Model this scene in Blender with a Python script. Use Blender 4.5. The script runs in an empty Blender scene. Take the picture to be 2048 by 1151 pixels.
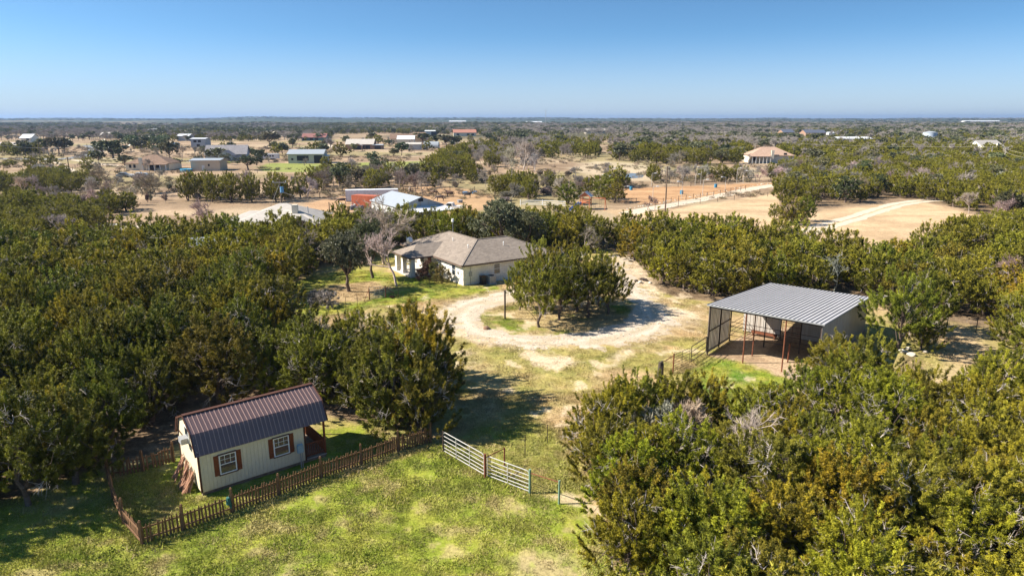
import bpy, math, random
import numpy as np
from mathutils import Vector, Matrix
R = math.radians
SC = bpy.context.scene
COL = SC.collection

# ------------------------------------------------------------------ camera, light, exposure
CH, PITCH, FPX = 19.0, R(13.9), 1365.0
cam = bpy.data.cameras.new('camera'); cam.lens = 24.0; cam.sensor_width = 36.0
cam.clip_start = 0.1; cam.clip_end = 40000
co = bpy.data.objects.new('camera', cam); COL.objects.link(co)
co.location = (0, 0, CH); co.rotation_euler = (R(90) - PITCH, 0, 0)
SC.camera = co
SUN_EL, SUN_AZ = R(40), R(182)          # azimuth of the sun as a world angle (180 = from -x), anticlockwise
SD = Vector((math.cos(SUN_AZ) * math.cos(SUN_EL), math.sin(SUN_AZ) * math.cos(SUN_EL), math.sin(SUN_EL)))
sl = bpy.data.lights.new('sun', 'SUN'); sl.energy = 5.0; sl.angle = R(0.53); sl.color = (1.0, 0.91, 0.78)
so = bpy.data.objects.new('sun', sl); COL.objects.link(so)
so.rotation_euler = (-SD).to_track_quat('-Z', 'Y').to_euler(); so.location = SD * 60
W = bpy.data.worlds.new('World'); SC.world = W; W.use_nodes = True
nt = W.node_tree; bg = nt.nodes['Background']
sky = nt.nodes.new('ShaderNodeTexSky'); sky.sky_type = 'NISHITA'; sky.sun_disc = False
sky.sun_elevation = SUN_EL; sky.sun_rotation = math.pi / 2 - SUN_AZ
sky.altitude = 300; sky.air_density = 1.0; sky.dust_density = 0.6; sky.ozone_density = 2.5
tc = nt.nodes.new('ShaderNodeTexCoord'); mp = nt.nodes.new('ShaderNodeVectorMath'); mp.operation = 'MULTIPLY_ADD'; mp.inputs[2].default_value = (0, 0, 0.035)
mp.inputs[1].default_value = (1, 1, 2.4)
nr = nt.nodes.new('ShaderNodeVectorMath'); nr.operation = 'NORMALIZE'
nt.links.new(tc.outputs['Generated'], mp.inputs[0]); nt.links.new(mp.outputs[0], nr.inputs[0]); nt.links.new(nr.outputs[0], sky.inputs['Vector'])
hs = nt.nodes.new('ShaderNodeHueSaturation'); hs.inputs['Saturation'].default_value = 1.15
nt.links.new(sky.outputs[0], hs.inputs['Color']); tn = nt.nodes.new('ShaderNodeVectorMath'); tn.operation = 'MULTIPLY'; tn.inputs[1].default_value = (0.90, 1.04, 1.0)
nt.links.new(hs.outputs[0], tn.inputs[0]); sz = nt.nodes.new('ShaderNodeSeparateXYZ'); nt.links.new(tc.outputs['Generated'], sz.inputs[0])
mz = nt.nodes.new('ShaderNodeMapRange'); mz.interpolation_type = 'SMOOTHSTEP'; mz.inputs[1].default_value = -0.02; mz.inputs[2].default_value = 0.12; mz.inputs[3].default_value = 0.92; mz.inputs[4].default_value = 0.0
nt.links.new(sz.outputs[2], mz.inputs[0])
hm = nt.nodes.new('ShaderNodeMix'); hm.data_type = 'RGBA'; hm.inputs['B'].default_value = (2.95, 3.3, 3.95, 1)   # pale haze colour blended into the sky low over the horizon
nt.links.new(mz.outputs[0], hm.inputs['Factor']); nt.links.new(tn.outputs[0], hm.inputs['A']); nt.links.new(hm.outputs['Result'], bg.inputs[0])
bg.inputs[1].default_value = 0.080
SC.view_settings.view_transform = 'Standard'; SC.view_settings.look = 'None'
SC.view_settings.exposure = 1.24; SC.view_settings.gamma = 1.0
SC.render.engine = 'CYCLES'
cy = SC.cycles
cy.max_bounces = 4; cy.diffuse_bounces = 2; cy.glossy_bounces = 2; cy.transmission_bounces = 2
cy.volume_bounces = 0; cy.transparent_max_bounces = 8
cy.use_denoising = True; cy.use_adaptive_sampling = True; cy.adaptive_threshold = 0.006
cy.volume_step_rate = 1.0

# ------------------------------------------------------------------ projection helpers (pixels of the 2048x1151 photograph)
CP, SP = math.cos(PITCH), math.sin(PITCH)
def G(px, py, z=0.0):
    """world point at height z that is seen at pixel px, py"""
    a = (px - 1024) / FPX; b = (py - 575.5) / FPX
    dy = CP - b * SP; dz = -SP - b * CP
    t = (z - CH) / dz
    return Vector((a * t, dy * t, z))
def PX(x, y, z=0.0):
    d = y * CP + (CH - z) * SP
    u = -y * SP + (CH - z) * CP
    d = np.maximum(d, 0.5)
    return 1024 + FPX * x / d, 575.5 + FPX * u / d

# ------------------------------------------------------------------ noise
def _h(ix, iy, s):
    n = (ix.astype(np.int64) * 374761393 + iy.astype(np.int64) * 668265263 + s * 974711) & 0x7fffffff
    n = ((n ^ (n >> 13)) * 1274126177) & 0x7fffffff
    n = (n ^ (n >> 16))
    return (n & 0xffff) / 65535.0
def vnoise(x, y, s=0):
    ix = np.floor(x); iy = np.floor(y); fx = x - ix; fy = y - iy
    fx = fx * fx * (3 - 2 * fx); fy = fy * fy * (3 - 2 * fy)
    a = _h(ix, iy, s); b = _h(ix + 1, iy, s); c = _h(ix, iy + 1, s); d = _h(ix + 1, iy + 1, s)
    return (a * (1 - fx) + b * fx) * (1 - fy) + (c * (1 - fx) + d * fx) * fy
def fbm(x, y, sc, oct=4, s=0):
    x = np.asarray(x, float) / sc; y = np.asarray(y, float) / sc
    t = 0; a = 0.5; n = 0
    for k in range(oct):
        t = t + a * vnoise(x + 17.3 * k, y - 9.1 * k, s + k * 7); n += a; a *= 0.5
        x = x * 2.03; y = y * 2.03
    return t / n
def sstep(a, b, x):
    t = np.clip((x - a) / (b - a), 0, 1); return t * t * (3 - 2 * t)
def inpoly(px, py, poly):
    """point in polygon, vectorised"""
    px = np.asarray(px, float); py = np.asarray(py, float)
    P = np.array(poly, float)
    out = np.zeros(px.shape, bool)
    bb = (px >= P[:, 0].min()) & (px <= P[:, 0].max()) & (py >= P[:, 1].min()) & (py <= P[:, 1].max())
    if not bb.any(): return out
    x = px[bb]; y = py[bb]; c = np.zeros(x.shape, bool)
    for k in range(len(P)):
        x1, y1 = P[k]; x2, y2 = P[(k + 1) % len(P)]
        if y1 == y2: continue
        m = ((y1 > y) != (y2 > y))
        xi = (x2 - x1) * (y - y1) / (y2 - y1) + x1
        c ^= m & (x < xi)
    out[bb] = c
    return out
def ZG(x, y):
    """terrain height"""
    x = np.asarray(x, float); y = np.asarray(y, float)
    D = np.hypot(x, y)
    z = (fbm(x, y, 60, 2, 3) - 0.5) * 0.25 * sstep(20, 60, D)
    z = z + (fbm(x, y, 420, 3, 5) - 0.5) * 5.0 * sstep(350, 1200, D)
    th = np.arctan2(x, np.maximum(y, 1e-3))
    pxx = 1024 + FPX * np.tan(np.clip(th, -1.3, 1.3)) / CP
    hill = 11 + 19 * fbm(th * 34, D / 1600.0, 2.0, 4, 9) * np.where(pxx < 1300, 1.0, 0.75) + 11 * np.exp(-((pxx - 590) / 130) ** 2) + 3 * np.exp(-((pxx - 1150) / 240) ** 2)
    z = z + sstep(2400, 6500, D) * hill
    mid = np.exp(-((D - 2100 - 300 * np.sin(th * 9)) / 420) ** 2)
    z = z + mid * 3.5 * (0.4 + fbm(th * 60, D / 700, 5.0, 2, 21))
    return z
def GZ(px, py):
    p = G(px, py); p.z = float(ZG(p.x, p.y)); return p

# ------------------------------------------------------------------ material helpers
MATS = {}
def _mat(name):
    m = bpy.data.materials.new(name); m.use_nodes = True
    return m, m.node_tree, m.node_tree.nodes['Principled BSDF']
def mat(name, c, rough=0.75, metal=0.0, var=0.12, scale=3.0, bump=0.0, bscale=30.0, c2=None, streak=None, spec=0.3):
    """weathered plain surface: two scales of noise in the colour, optional bump"""
    if name in MATS: return MATS[name]
    m, t, b = _mat(name)
    N, L = t.nodes.new, t.links.new
    tcn = N('ShaderNodeTexCoord')
    src = tcn.outputs['Object']
    if streak:
        mpn = N('ShaderNodeMapping'); mpn.inputs['Scale'].default_value = streak
        L(src, mpn.inputs['Vector']); src = mpn.outputs[0]
    n1 = N('ShaderNodeTexNoise'); n1.inputs['Scale'].default_value = scale; n1.inputs['Detail'].default_value = 5; n1.inputs['Roughness'].default_value = 0.65
    L(src, n1.inputs['Vector'])
    mx = N('ShaderNodeMix'); mx.data_type = 'RGBA'
    a = [max(0, v * (1 - var)) for v in c]; d = [min(1, v * (1 + var)) for v in (c2 or c)]
    mx.inputs['A'].default_value = (*a, 1); mx.inputs['B'].default_value = (*d, 1)
    rp = N('ShaderNodeMapRange'); rp.inputs[1].default_value = 0.3; rp.inputs[2].default_value = 0.7
    L(n1.outputs['Fac'], rp.inputs[0]); L(rp.outputs[0], mx.inputs['Factor']); L(mx.outputs['Result'], b.inputs['Base Color'])
    b.inputs['Roughness'].default_value = rough; b.inputs['Metallic'].default_value = metal
    b.inputs['Specular IOR Level'].default_value = spec
    if bump:
        n2 = N('ShaderNodeTexNoise'); n2.inputs['Scale'].default_value = bscale; n2.inputs['Detail'].default_value = 4
        L(tcn.outputs['Object'], n2.inputs['Vector'])
        bp = N('ShaderNodeBump'); bp.inputs['Strength'].default_value = bump; bp.inputs['Distance'].default_value = 0.03
        L(n2.outputs['Fac'], bp.inputs['Height']); L(bp.outputs[0], b.inputs['Normal'])
    MATS[name] = m; return m

def mat_leaf(name, dark, bright, brown=(0.16, 0.11, 0.05), trans=0.15, rough=0.55, spec=0.25, huevar=0.5):
    if name in MATS: return MATS[name]
    m, t, b = _mat(name)
    N, L = t.nodes.new, t.links.new
    at = N('ShaderNodeAttribute'); at.attribute_name = 'tint'
    oi = N('ShaderNodeObjectInfo')
    mx = N('ShaderNodeMix'); mx.data_type = 'RGBA'
    mx.inputs['A'].default_value = (*dark, 1); mx.inputs['B'].default_value = (*bright, 1)
    L(at.outputs['Fac'], mx.inputs['Factor'])
    m2 = N('ShaderNodeMix'); m2.data_type = 'RGBA'; m2.blend_type = 'MULTIPLY'; m2.inputs['Factor'].default_value = 1
    L(mx.outputs['Result'], m2.inputs['A']); L(oi.outputs['Color'], m2.inputs['B'])
    hv = N('ShaderNodeHueSaturation')
    mr = N('ShaderNodeMapRange'); mr.inputs[3].default_value = 0.5 - 0.03 * huevar; mr.inputs[4].default_value = 0.5 + 0.03 * huevar
    L(oi.outputs['Random'], mr.inputs[0]); L(mr.outputs[0], hv.inputs['Hue'])
    mv = N('ShaderNodeMapRange'); mv.inputs[3].default_value = 1 - 0.3 * huevar; mv.inputs[4].default_value = 1 + 0.35 * huevar
    ms = N('ShaderNodeMath'); ms.operation = 'FRACT'; mm = N('ShaderNodeMath'); mm.operation = 'MULTIPLY'; mm.inputs[1].default_value = 7.31
    L(oi.outputs['Random'], mm.inputs[0]); L(mm.outputs[0], ms.inputs[0]); L(ms.outputs[0], mv.inputs[0]); L(mv.outputs[0], hv.inputs['Value'])
    L(m2.outputs['Result'], hv.inputs['Color'])
    L(hv.outputs[0], b.inputs['Base Color'])
    b.inputs['Roughness'].default_value = rough; b.inputs['Specular IOR Level'].default_value = spec
    tr = N('ShaderNodeBsdfTranslucent'); L(hv.outputs[0], tr.inputs['Color'])
    ad = N('ShaderNodeMixShader'); ad.inputs[0].default_value = trans
    L(b.outputs[0], ad.inputs[1]); L(tr.outputs[0], ad.inputs[2])
    L(ad.outputs[0], t.nodes['Material Output'].inputs['Surface'])
    MATS[name] = m; return m

# ------------------------------------------------------------------ mesh helpers
def mesh_np(name, V, F, mats=(), attrs=None, smooth=False, midx=None):
    """V (n,3) float, F (m,3|4) int -> mesh, fast"""
    V = np.ascontiguousarray(V, np.float32); F = np.ascontiguousarray(F, np.int32)
    me = bpy.data.meshes.new(name)
    k = F.shape[1]
    me.vertices.add(len(V)); me.vertices.foreach_set('co', V.ravel())
    me.loops.add(F.size); me.loops.foreach_set('vertex_index', F.ravel())
    me.polygons.add(len(F)); me.polygons.foreach_set('loop_start', np.arange(0, F.size, k, dtype=np.int32))
    me.update(calc_edges=True)
    if smooth: me.polygons.foreach_set('use_smooth', np.ones(len(F), bool))
    if midx is not None: me.polygons.foreach_set('material_index', np.asarray(midx, np.int32))
    for an, (dom, ty, arr) in (attrs or {}).items():
        at = me.attributes.new(an, ty, dom)
        key = {'FLOAT': 'value', 'INT': 'value', 'FLOAT_VECTOR': 'vector', 'FLOAT_COLOR': 'color'}[ty]
        at.data.foreach_set(key, np.ascontiguousarray(arr, np.float32 if ty != 'INT' else np.int32).ravel())
    for m in mats: me.materials.append(m)
    return me
def props(o, label=None, cat=None, group=None, kind=None):
    if label: o['label'] = label
    if cat: o['category'] = cat
    if group: o['group'] = group
    if kind: o['kind'] = kind
    return o
def link(name, me, parent=None, loc=None, rz=None):
    o = bpy.data.objects.new(name, me); COL.objects.link(o)
    if parent is not None: o.parent = parent
    if loc is not None: o.location = loc
    if rz is not None: o.rotation_euler = (0, 0, rz)
    return o
def empty(name, loc, rz=0.0, label=None, cat=None, group=None):
    o = bpy.data.objects.new(name, None); COL.objects.link(o); o.empty_display_size = 0.5
    o.location = loc; o.rotation_euler = (0, 0, rz)
    return props(o, label, cat, group)
class MB:
    """collects faces of any size; one material per build"""
    def __init__(s): s.v = []; s.f = []
    def face(s, pts):
        n = len(s.v); s.v += [tuple(p) for p in pts]; s.f.append(tuple(range(n, n + len(pts)))); return s
    def box(s, c, d, M=None):
        x, y, z = [q / 2 for q in d]; n = len(s.v)
        for i in (-1, 1):
            for j in (-1, 1):
                for k in (-1, 1):
                    p = Vector((i * x, j * y, k * z))
                    if M is not None: p = M @ p
                    s.v.append((c[0] + p.x, c[1] + p.y, c[2] + p.z))
        for q in ((0, 1, 3, 2), (4, 6, 7, 5), (0, 4, 5, 1), (2, 3, 7, 6), (0, 2, 6, 4), (1, 5, 7, 3)):
            s.f.append(tuple(n + i for i in q))
        return s
    def b2(s, a, b):
        return s.box([(a[i] + b[i]) / 2 for i in range(3)], [abs(b[i] - a[i]) for i in range(3)])
    def prism(s, poly, a, b, ax=1):
        """poly = 2D outline in the plane across axis ax, pushed from a to b"""
        def P(q, t):
            return {0: (t, q[0], q[1]), 1: (q[0], t, q[1]), 2: (q[0], q[1], t)}[ax]
        n = len(s.v); m = len(poly)
        s.v += [P(q, a) for q in poly] + [P(q, b) for q in poly]
        s.f.append(tuple(range(n, n + m))); s.f.append(tuple(range(n + 2 * m - 1, n + m - 1, -1)))
        for i in range(m):
            j = (i + 1) % m; s.f.append((n + i, n + j, n + m + j, n + m + i))
        return s
    def tube(s, p, q, r, r2=None, n=8):
        p = Vector(p); q = Vector(q); r2 = r if r2 is None else r2
        d = (q - p).normalized(); a = d.orthogonal().normalized(); b = d.cross(a); k = len(s.v)
        for i in range(n):
            t = 2 * math.pi * i / n; o = a * math.cos(t) + b * math.sin(t)
            s.v.append(tuple(p + o * r)); s.v.append(tuple(q + o * r2))
        for i in range(n):
            j = (i + 1) % n; s.f.append((k + 2 * i, k + 2 * j, k + 2 * j + 1, k + 2 * i + 1))
        s.f.append(tuple(k + 2 * i for i in range(n))[::-1]); s.f.append(tuple(k + 2 * i + 1 for i in range(n)))
        return s
    def path(s, pts, r, n=8):
        for a, b in zip(pts[:-1], pts[1:]): s.tube(a, b, r, n=n)
        return s
    def beam(s, p, q, w, h):
        """rectangular bar from p to q, w across, h up"""
        p = Vector(p); q = Vector(q); d = (q - p); L = d.length; d.normalize()
        up = Vector((0, 0, 1)) if abs(d.z) < 0.95 else Vector((0, 1, 0))
        sx = d.cross(up).normalized(); uz = sx.cross(d)
        M = Matrix((d, sx, uz)).transposed()
        return s.box((p + q) / 2, (L, w, h), M)
    def slab(s, pts, th):
        """a flat polygon given a thickness along its normal (downwards)"""
        P = [Vector(p) for p in pts]; nn = (P[1] - P[0]).cross(P[2] - P[0]).normalized()
        if nn.z < 0: nn = -nn
        n = len(s.v); m = len(P)
        s.v += [tuple(p) for p in P] + [tuple(p - nn * th) for p in P]
        s.f.append(tuple(range(n, n + m))); s.f.append(tuple(range(n + 2 * m - 1, n + m - 1, -1)))
        for i in range(m):
            j = (i + 1) % m; s.f.append((n + i, n + j, n + m + j, n + m + i))
        return s
    def mesh(s, name, m, smooth=False, bevel=0):
        me = bpy.data.meshes.new(name); me.from_pydata(s.v, [], s.f)
        import bmesh
        bm = bmesh.new(); bm.from_mesh(me); bmesh.ops.recalc_face_normals(bm, faces=bm.faces); bm.to_mesh(me); bm.free()
        me.materials.append(m)
        if smooth: me.polygons.foreach_set('use_smooth', [True] * len(me.polygons))
        return me
    def build(s, name, m, parent=None, loc=None, rz=None, smooth=False):
        return link(name, s.mesh(name, m, smooth), parent, loc, rz)
def copy_tree(o, parent=None):
    c = o.copy(); COL.objects.link(c); c.parent = parent
    for ch in [x for x in bpy.data.objects if x.parent is o]: copy_tree(ch, c)
    return c

def scatter(name, pts, protos, pid, rot, scl, col=None, kind='stuff'):
    """ONE object whose geometry nodes place small meshes on points (for what nobody could count)"""
    cc = bpy.data.collections.new(name + '_source')
    for i, me in enumerate(protos):
        cc.objects.link(bpy.data.objects.new('%s_source_%02d' % (name, i), me))
    n = len(pts)
    me = bpy.data.meshes.new(name); me.vertices.add(n); me.vertices.foreach_set('co', np.ascontiguousarray(pts, np.float32).ravel())
    for an, ty, key, arr in (('pid', 'INT', 'value', pid), ('rot', 'FLOAT_VECTOR', 'vector', rot), ('scl', 'FLOAT_VECTOR', 'vector', scl), ('col', 'FLOAT_COLOR', 'color', col)):
        if arr is None: continue
        at = me.attributes.new(an, ty, 'POINT'); at.data.foreach_set(key, np.ascontiguousarray(arr, np.int32 if ty == 'INT' else np.float32).ravel())
    o = link(name, me); props(o, kind=kind)
    g = bpy.data.node_groups.new(name, 'GeometryNodeTree')
    g.interface.new_socket('Geometry', in_out='INPUT', socket_type='NodeSocketGeometry')
    g.interface.new_socket('Geometry', in_out='OUTPUT', socket_type='NodeSocketGeometry')
    N, L = g.nodes.new, g.links.new
    gi = N('NodeGroupInput'); go = N('NodeGroupOutput'); ip = N('GeometryNodeInstanceOnPoints')
    ci = N('GeometryNodeCollectionInfo'); ci.inputs['Collection'].default_value = cc
    ci.inputs['Separate Children'].default_value = True; ci.inputs['Reset Children'].default_value = True
    mv = N('GeometryNodeMeshToPoints'); L(gi.outputs[0], mv.inputs[0])
    def na(nm, ty):
        q = N('GeometryNodeInputNamedAttribute'); q.data_type = ty; q.inputs['Name'].default_value = nm; return q.outputs[0]
    L(mv.outputs[0], ip.inputs['Points']); L(ci.outputs[0], ip.inputs['Instance'])
    ip.inputs['Pick Instance'].default_value = True
    L(na('pid', 'INT'), ip.inputs['Instance Index'])
    er = N('FunctionNodeEulerToRotation'); L(na('rot', 'FLOAT_VECTOR'), er.inputs[0]); L(er.outputs[0], ip.inputs['Rotation'])
    L(na('scl', 'FLOAT_VECTOR'), ip.inputs['Scale'])
    L(ip.outputs[0], go.inputs[0])
    md = o.modifiers.new('scatter', 'NODES'); md.node_group = g
    return o
# ------------------------------------------------------------------ the ground
LAWN = [(-260, 1500), (-260, 1040), (40, 1000), (200, 940), (240, 1005), (300, 1090), (700, 942), (868, 886), (890, 880), (1062, 988), (1120, 1008), (1160, 1012), (1230, 1090), (1260, 1500)]
YARD = [(213, 950), (345, 915), (400, 900), (640, 860), (760, 845), (868, 880), (700, 942), (560, 996), (283, 1092), (225, 990)]
GATEGRASS = [(890, 880), (960, 850), (1090, 850), (1170, 930), (1200, 1010), (1060, 988)]
SHEDGRASS = [(1380, 745), (1420, 722), (1480, 724), (1540, 742), (1600, 762), (1560, 830), (1440, 840), (1400, 780)]
HOUSEGRASS = [(560, 604), (600, 560), (700, 535), (800, 555), (870, 556), (930, 576), (1000, 572), (1010, 580), (930, 592), (850, 602), (760, 612), (680, 626), (620, 640)]
HOUSETAN = [(610, 600), (660, 570), (760, 562), (800, 575), (735, 600), (660, 612)]
ISLAND = [(955, 635), (975, 620), (1010, 608), (1050, 598), (1120, 585), (1200, 578), (1245, 590), (1262, 605), (1265, 625), (1245, 645), (1180, 663), (1090, 672), (1020, 667), (975, 655)]
LOOP = [(868, 640), (880, 625), (905, 606), (960, 592), (1010, 583), (1100, 569), (1180, 556), (1238, 548), (1222, 512), (1256, 510), (1266, 545), (1288, 580), (1330, 610), (1352, 630), (1360, 652), (1330, 670), (1260, 688), (1180, 699), (1090, 696), (1010, 690), (950, 681), (905, 667), (885, 655)]
BARE = [[(1036, 706), (1068, 701), (1080, 712), (1140, 714), (1156, 726), (1120, 741), (1075, 731), (1056, 722)],
        [(1212, 722), (1262, 696), (1272, 707), (1238, 723)], [(812, 641), (822, 634), (840, 635), (842, 643), (825, 647)],
        [(905, 704), (925, 700), (945, 708), (925, 712)], [(1290, 600), (1340, 612), (1400, 628), (1390, 640), (1350, 640)],
        [(1270, 520), (1300, 560), (1330, 590), (1300, 590), (1262, 545)], [(1130, 1010), (1195, 1035), (1200, 1060), (1150, 1030)],
        [(1010, 1105), (1080, 1092), (1170, 1120), (1180, 1170), (1060, 1180)], [(560, 1125), (600, 1128), (580, 1160), (520, 1180)],
        [(1010, 1015), (1050, 1000), (1065, 1010), (1030, 1035)], [(760, 865), (800, 852), (850, 862), (800, 878), (770, 876)]]
DIRT = [(1408, 712), (1440, 694), (1500, 664), (1600, 650), (1740, 660), (1700, 740), (1620, 770), (1560, 752), (1480, 722)]
FOREST = [
    [(-400, 1110), (30, 1020), (120, 975), (215, 930), (345, 895), (480, 840), (640, 838), (700, 850), (770, 855), (860, 860), (860, 792), (800, 744), (720, 726), (640, 700), (570, 664), (560, 606), (600, 560), (640, 530), (740, 510), (800, 490), (850, 470), (900, 460), (480, 466), (350, 492), (230, 497), (60, 515), (-60, 528), (-500, 560)],
    [(800, 456), (1250, 456), (1400, 470), (1500, 486), (1700, 508), (1850, 520), (2048, 525), (2400, 520), (2400, 700), (2048, 662), (1860, 640), (1740, 605), (1420, 604), (1370, 598), (1310, 582), (1268, 556), (1256, 520), (1225, 498), (1060, 500), (900, 468)],
    [(1195, 940), (1280, 885), (1430, 880), (1520, 890), (1600, 840), (1660, 785), (1760, 768), (1840, 700), (1860, 735), (2000, 745), (2030, 680), (2300, 700), (2600, 1000), (2600, 2600), (1230, 2600), (1240, 1100)],
    [(1560, 420), (1560, 330), (1500, 290), (2600, 262), (2600, 500), (2048, 450), (1900, 412), (1800, 396), (1650, 416)]]
RFIELD = [(1200, 418), (1330, 420), (1560, 385), (1560, 440), (1650, 418), (1840, 402), (1990, 440), (1900, 480), (1850, 515), (1700, 506), (1500, 484), (1300, 462)]
ARENA = [(1226, 377), (1330, 374), (1480, 368), (1560, 366), (1500, 377), (1440, 389), (1310, 409), (1242, 405), (1236, 390)]
LEFTDIRT = [(560, 432), (640, 400), (690, 385), (870, 372), (960, 380), (1000, 400), (980, 420), (900, 425), (740, 425), (640, 440)]
GREENFAR = [[(515, 334), (540, 326), (690, 328), (690, 337), (640, 345), (560, 344), (518, 342)], [(690, 326), (860, 322), (850, 332), (700, 338)], [(425, 322), (470, 321), (470, 326), (430, 327)], [(10, 380), (70, 378), (70, 386), (15, 390)]]
PONDBANK = [(1130, 335), (1200, 322), (1290, 328), (1340, 345), (1320, 362), (1220, 362), (1180, 350)]
def mixc(a, b, t): return a * (1 - t[..., None]) + np.asarray(b) * t[..., None]
def soft(x, y, poly, wob=0.5, sc=1.5, n=4, grow=0.0, seed=0):
    """0..1 mask of a patch of ground, its edge broken by noise"""
    acc = 0
    for k in range(n):
        dx = (fbm(x, y, sc, 3, 50 + k + seed) - 0.5) * wob * 3; dy = (fbm(x, y, sc, 3, 80 + k + seed) - 0.5) * wob * 3
        px, py = PX(x + dx, y + dy); acc = acc + inpoly(px, py, poly)
    return acc / n
def ground_colour(x, y):
    D = np.hypot(x, y)
    a = fbm(x, y, 9, 4, 1); b = fbm(x, y, 2.2, 4, 2); c = fbm(x, y, 0.7, 3, 4); big = fbm(x, y, 55, 4, 6)
    col = mixc(np.array([0.42, 0.30, 0.155]) + 0 * x[..., None], (0.27, 0.205, 0.10), sstep(0.3, 0.7, b))
    green = mixc(np.array([0.165, 0.215, 0.022]) + 0 * x[..., None], (0.30, 0.285, 0.05), sstep(0.35, 0.65, c * 0.6 + b * 0.4))
    col = mixc(col, green, sstep(0.42, 0.62, a * 0.65 + b * 0.35) * 0.55 * (D < 120))
    # farther off: dry pink-brown pasture
    far = mixc(np.array([0.34, 0.245, 0.16]) + 0 * x[..., None], (0.23, 0.165, 0.105), sstep(0.3, 0.7, fbm(x, y, 18, 5, 11)))
    far = mixc(far, (0.17, 0.115, 0.075), sstep(0.52, 0.66, fbm(x, y * 0.7, 5, 4, 12)) * 0.55); far = mixc(far, (0.42, 0.33, 0.22), sstep(0.55, 0.68, fbm(x, y, 26, 4, 14)) * 0.6)
    far = mixc(far, (0.23, 0.21, 0.09), sstep(0.5, 0.7, big) * 0.6)
    col = mixc(col, far, sstep(105, 135, D))
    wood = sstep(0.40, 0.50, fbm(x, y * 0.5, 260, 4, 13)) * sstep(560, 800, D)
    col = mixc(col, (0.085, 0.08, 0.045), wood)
    haze_hills = sstep(2300, 2700, D)
    hc = mixc(np.array([0.045, 0.06, 0.035]) + 0 * x[..., None], (0.22, 0.17, 0.11), sstep(0.42, 0.60, fbm(x, y * 0.4, 500, 3, 31)) * (D < 4300) * sstep(-0.35, -0.5, x / np.maximum(y, 1)))
    col = mixc(col, (0.05, 0.06, 0.035), haze_hills); col = col * (1 - haze_hills[..., None]) + hc * haze_hills[..., None]
    near = D < 900
    def paint(poly, cc, wob, sc, amt=1.0, seed=0):
        nonlocal col
        m = np.zeros(x.shape); q = near
        m[q] = soft(x[q], y[q], poly, wob, sc, 4, 0, seed) * amt
        if callable(cc): cc = cc()
        col = mixc(col, cc, m)
    lawn = mixc(green * 1.05, (0.34, 0.28, 0.13), sstep(0.57, 0.74, a * 0.45 + b * 0.55) * 0.6)
    lawn = mixc(lawn, (0.11, 0.16, 0.02), sstep(0.5, 0.8, fbm(x, y, 3.5, 3, 61)) * 0.2)
    lawn = mixc(lawn, (0.24, 0.275, 0.034), np.full(x.shape, 0.5))
    for P in FOREST: paint(P, mixc(np.array([0.13, 0.09, 0.055]) + 0 * x[..., None], (0.22, 0.16, 0.10), sstep(0.4, 0.7, c)), 1.2, 4)
    hf = fbm(x, y, 0.9, 4, 63)
    lawn = mixc(lawn, (0.36, 0.29, 0.13), sstep(0.58, 0.70, hf) * 0.7); lawn = mixc(lawn, (0.09, 0.14, 0.015), sstep(0.52, 0.36, hf) * 0.3)
    paint(LAWN, lawn, 0.8, 3)
    paint(YARD, lawn * 0.9, 0.3, 1)
    paint(GATEGRASS, lawn, 1.2, 2, 0.75)
    paint(SHEDGRASS, mixc(green, (0.10, 0.18, 0.02), sstep(0.45, 0.7, b)), 0.6, 1.5)
    paint(HOUSEGRASS, green, 1.5, 4)
    paint(HOUSETAN, (0.36, 0.26, 0.14), 1.5, 3)
    paint(RFIELD, mixc(np.array([0.50, 0.36, 0.22]) + 0 * x[..., None], (0.38, 0.27, 0.16), sstep(0.35, 0.7, fbm(x, y * 2.5, 7, 4, 71))), 1.0, 4)
    paint(LEFTDIRT, (0.40, 0.25, 0.14), 2, 8, 0.8)
    for P in GREENFAR: paint(P, (0.20, 0.24, 0.05), 2, 8, 0.85)
    paint(PONDBANK, (0.48, 0.40, 0.28), 5, 14, 0.6)
    paint(ARENA, mixc(np.array([0.42, 0.26, 0.14]) + 0 * x[..., None], (0.35, 0.20, 0.10), sstep(0.35, 0.65, fbm(x * 0.4, y, 3, 3, 77))), 0.1, 2)
    paint(LOOP, (0.43, 0.34, 0.22), 2.2, 2.5)
    paint(ISLAND, mixc(green * 0.8, (0.34, 0.26, 0.13), sstep(0.24, 0.52, b)), 0.5, 1.2)
    for i, P in enumerate(BARE): paint(P, (0.54, 0.43, 0.30) if i < 6 else (0.42, 0.31, 0.19), 0.7 if i < 4 else 1.3, 1.0, 0.9 if i < 6 else 0.65, i)
    spots = sstep(0.66, 0.74, fbm(x, y, 1.6, 4, 91)) * (D < 90) * 0.7
    px, py = PX(x, y); open_ = inpoly(px, py, [(640, 640), (1240, 500), (1430, 620), (1560, 760), (1300, 900), (1230, 1300), (300, 1300), (300, 1095), (880, 880), (900, 800)])
    spots = spots * ~inpoly(px, py, LAWN); col = mixc(col, (0.50, 0.40, 0.27), spots * open_)
    paint(DIRT, mixc(np.array([0.38, 0.28, 0.19]) + 0 * x[..., None], (0.28, 0.195, 0.13), sstep(0.4, 0.6, b)), 0.5, 1.0, 0.95)
    paint([(1842, 700), (1870, 652), (2012, 672), (2035, 700), (2050, 800), (1900, 812), (1850, 770)], mixc(np.array([0.44, 0.33, 0.19]) + 0 * x[..., None], (0.30, 0.26, 0.09), sstep(0.5, 0.65, a)), 0.8, 2)
    # worn double track from the gate up to the loop
    for poly in ([(930, 850), (985, 850), (1010, 770), (960, 700), (920, 700), (950, 770)],):
        paint(poly, (0.36, 0.28, 0.15), 0.8, 1.5, 0.4)
    return np.clip(col, 0.01, 0.8)
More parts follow.
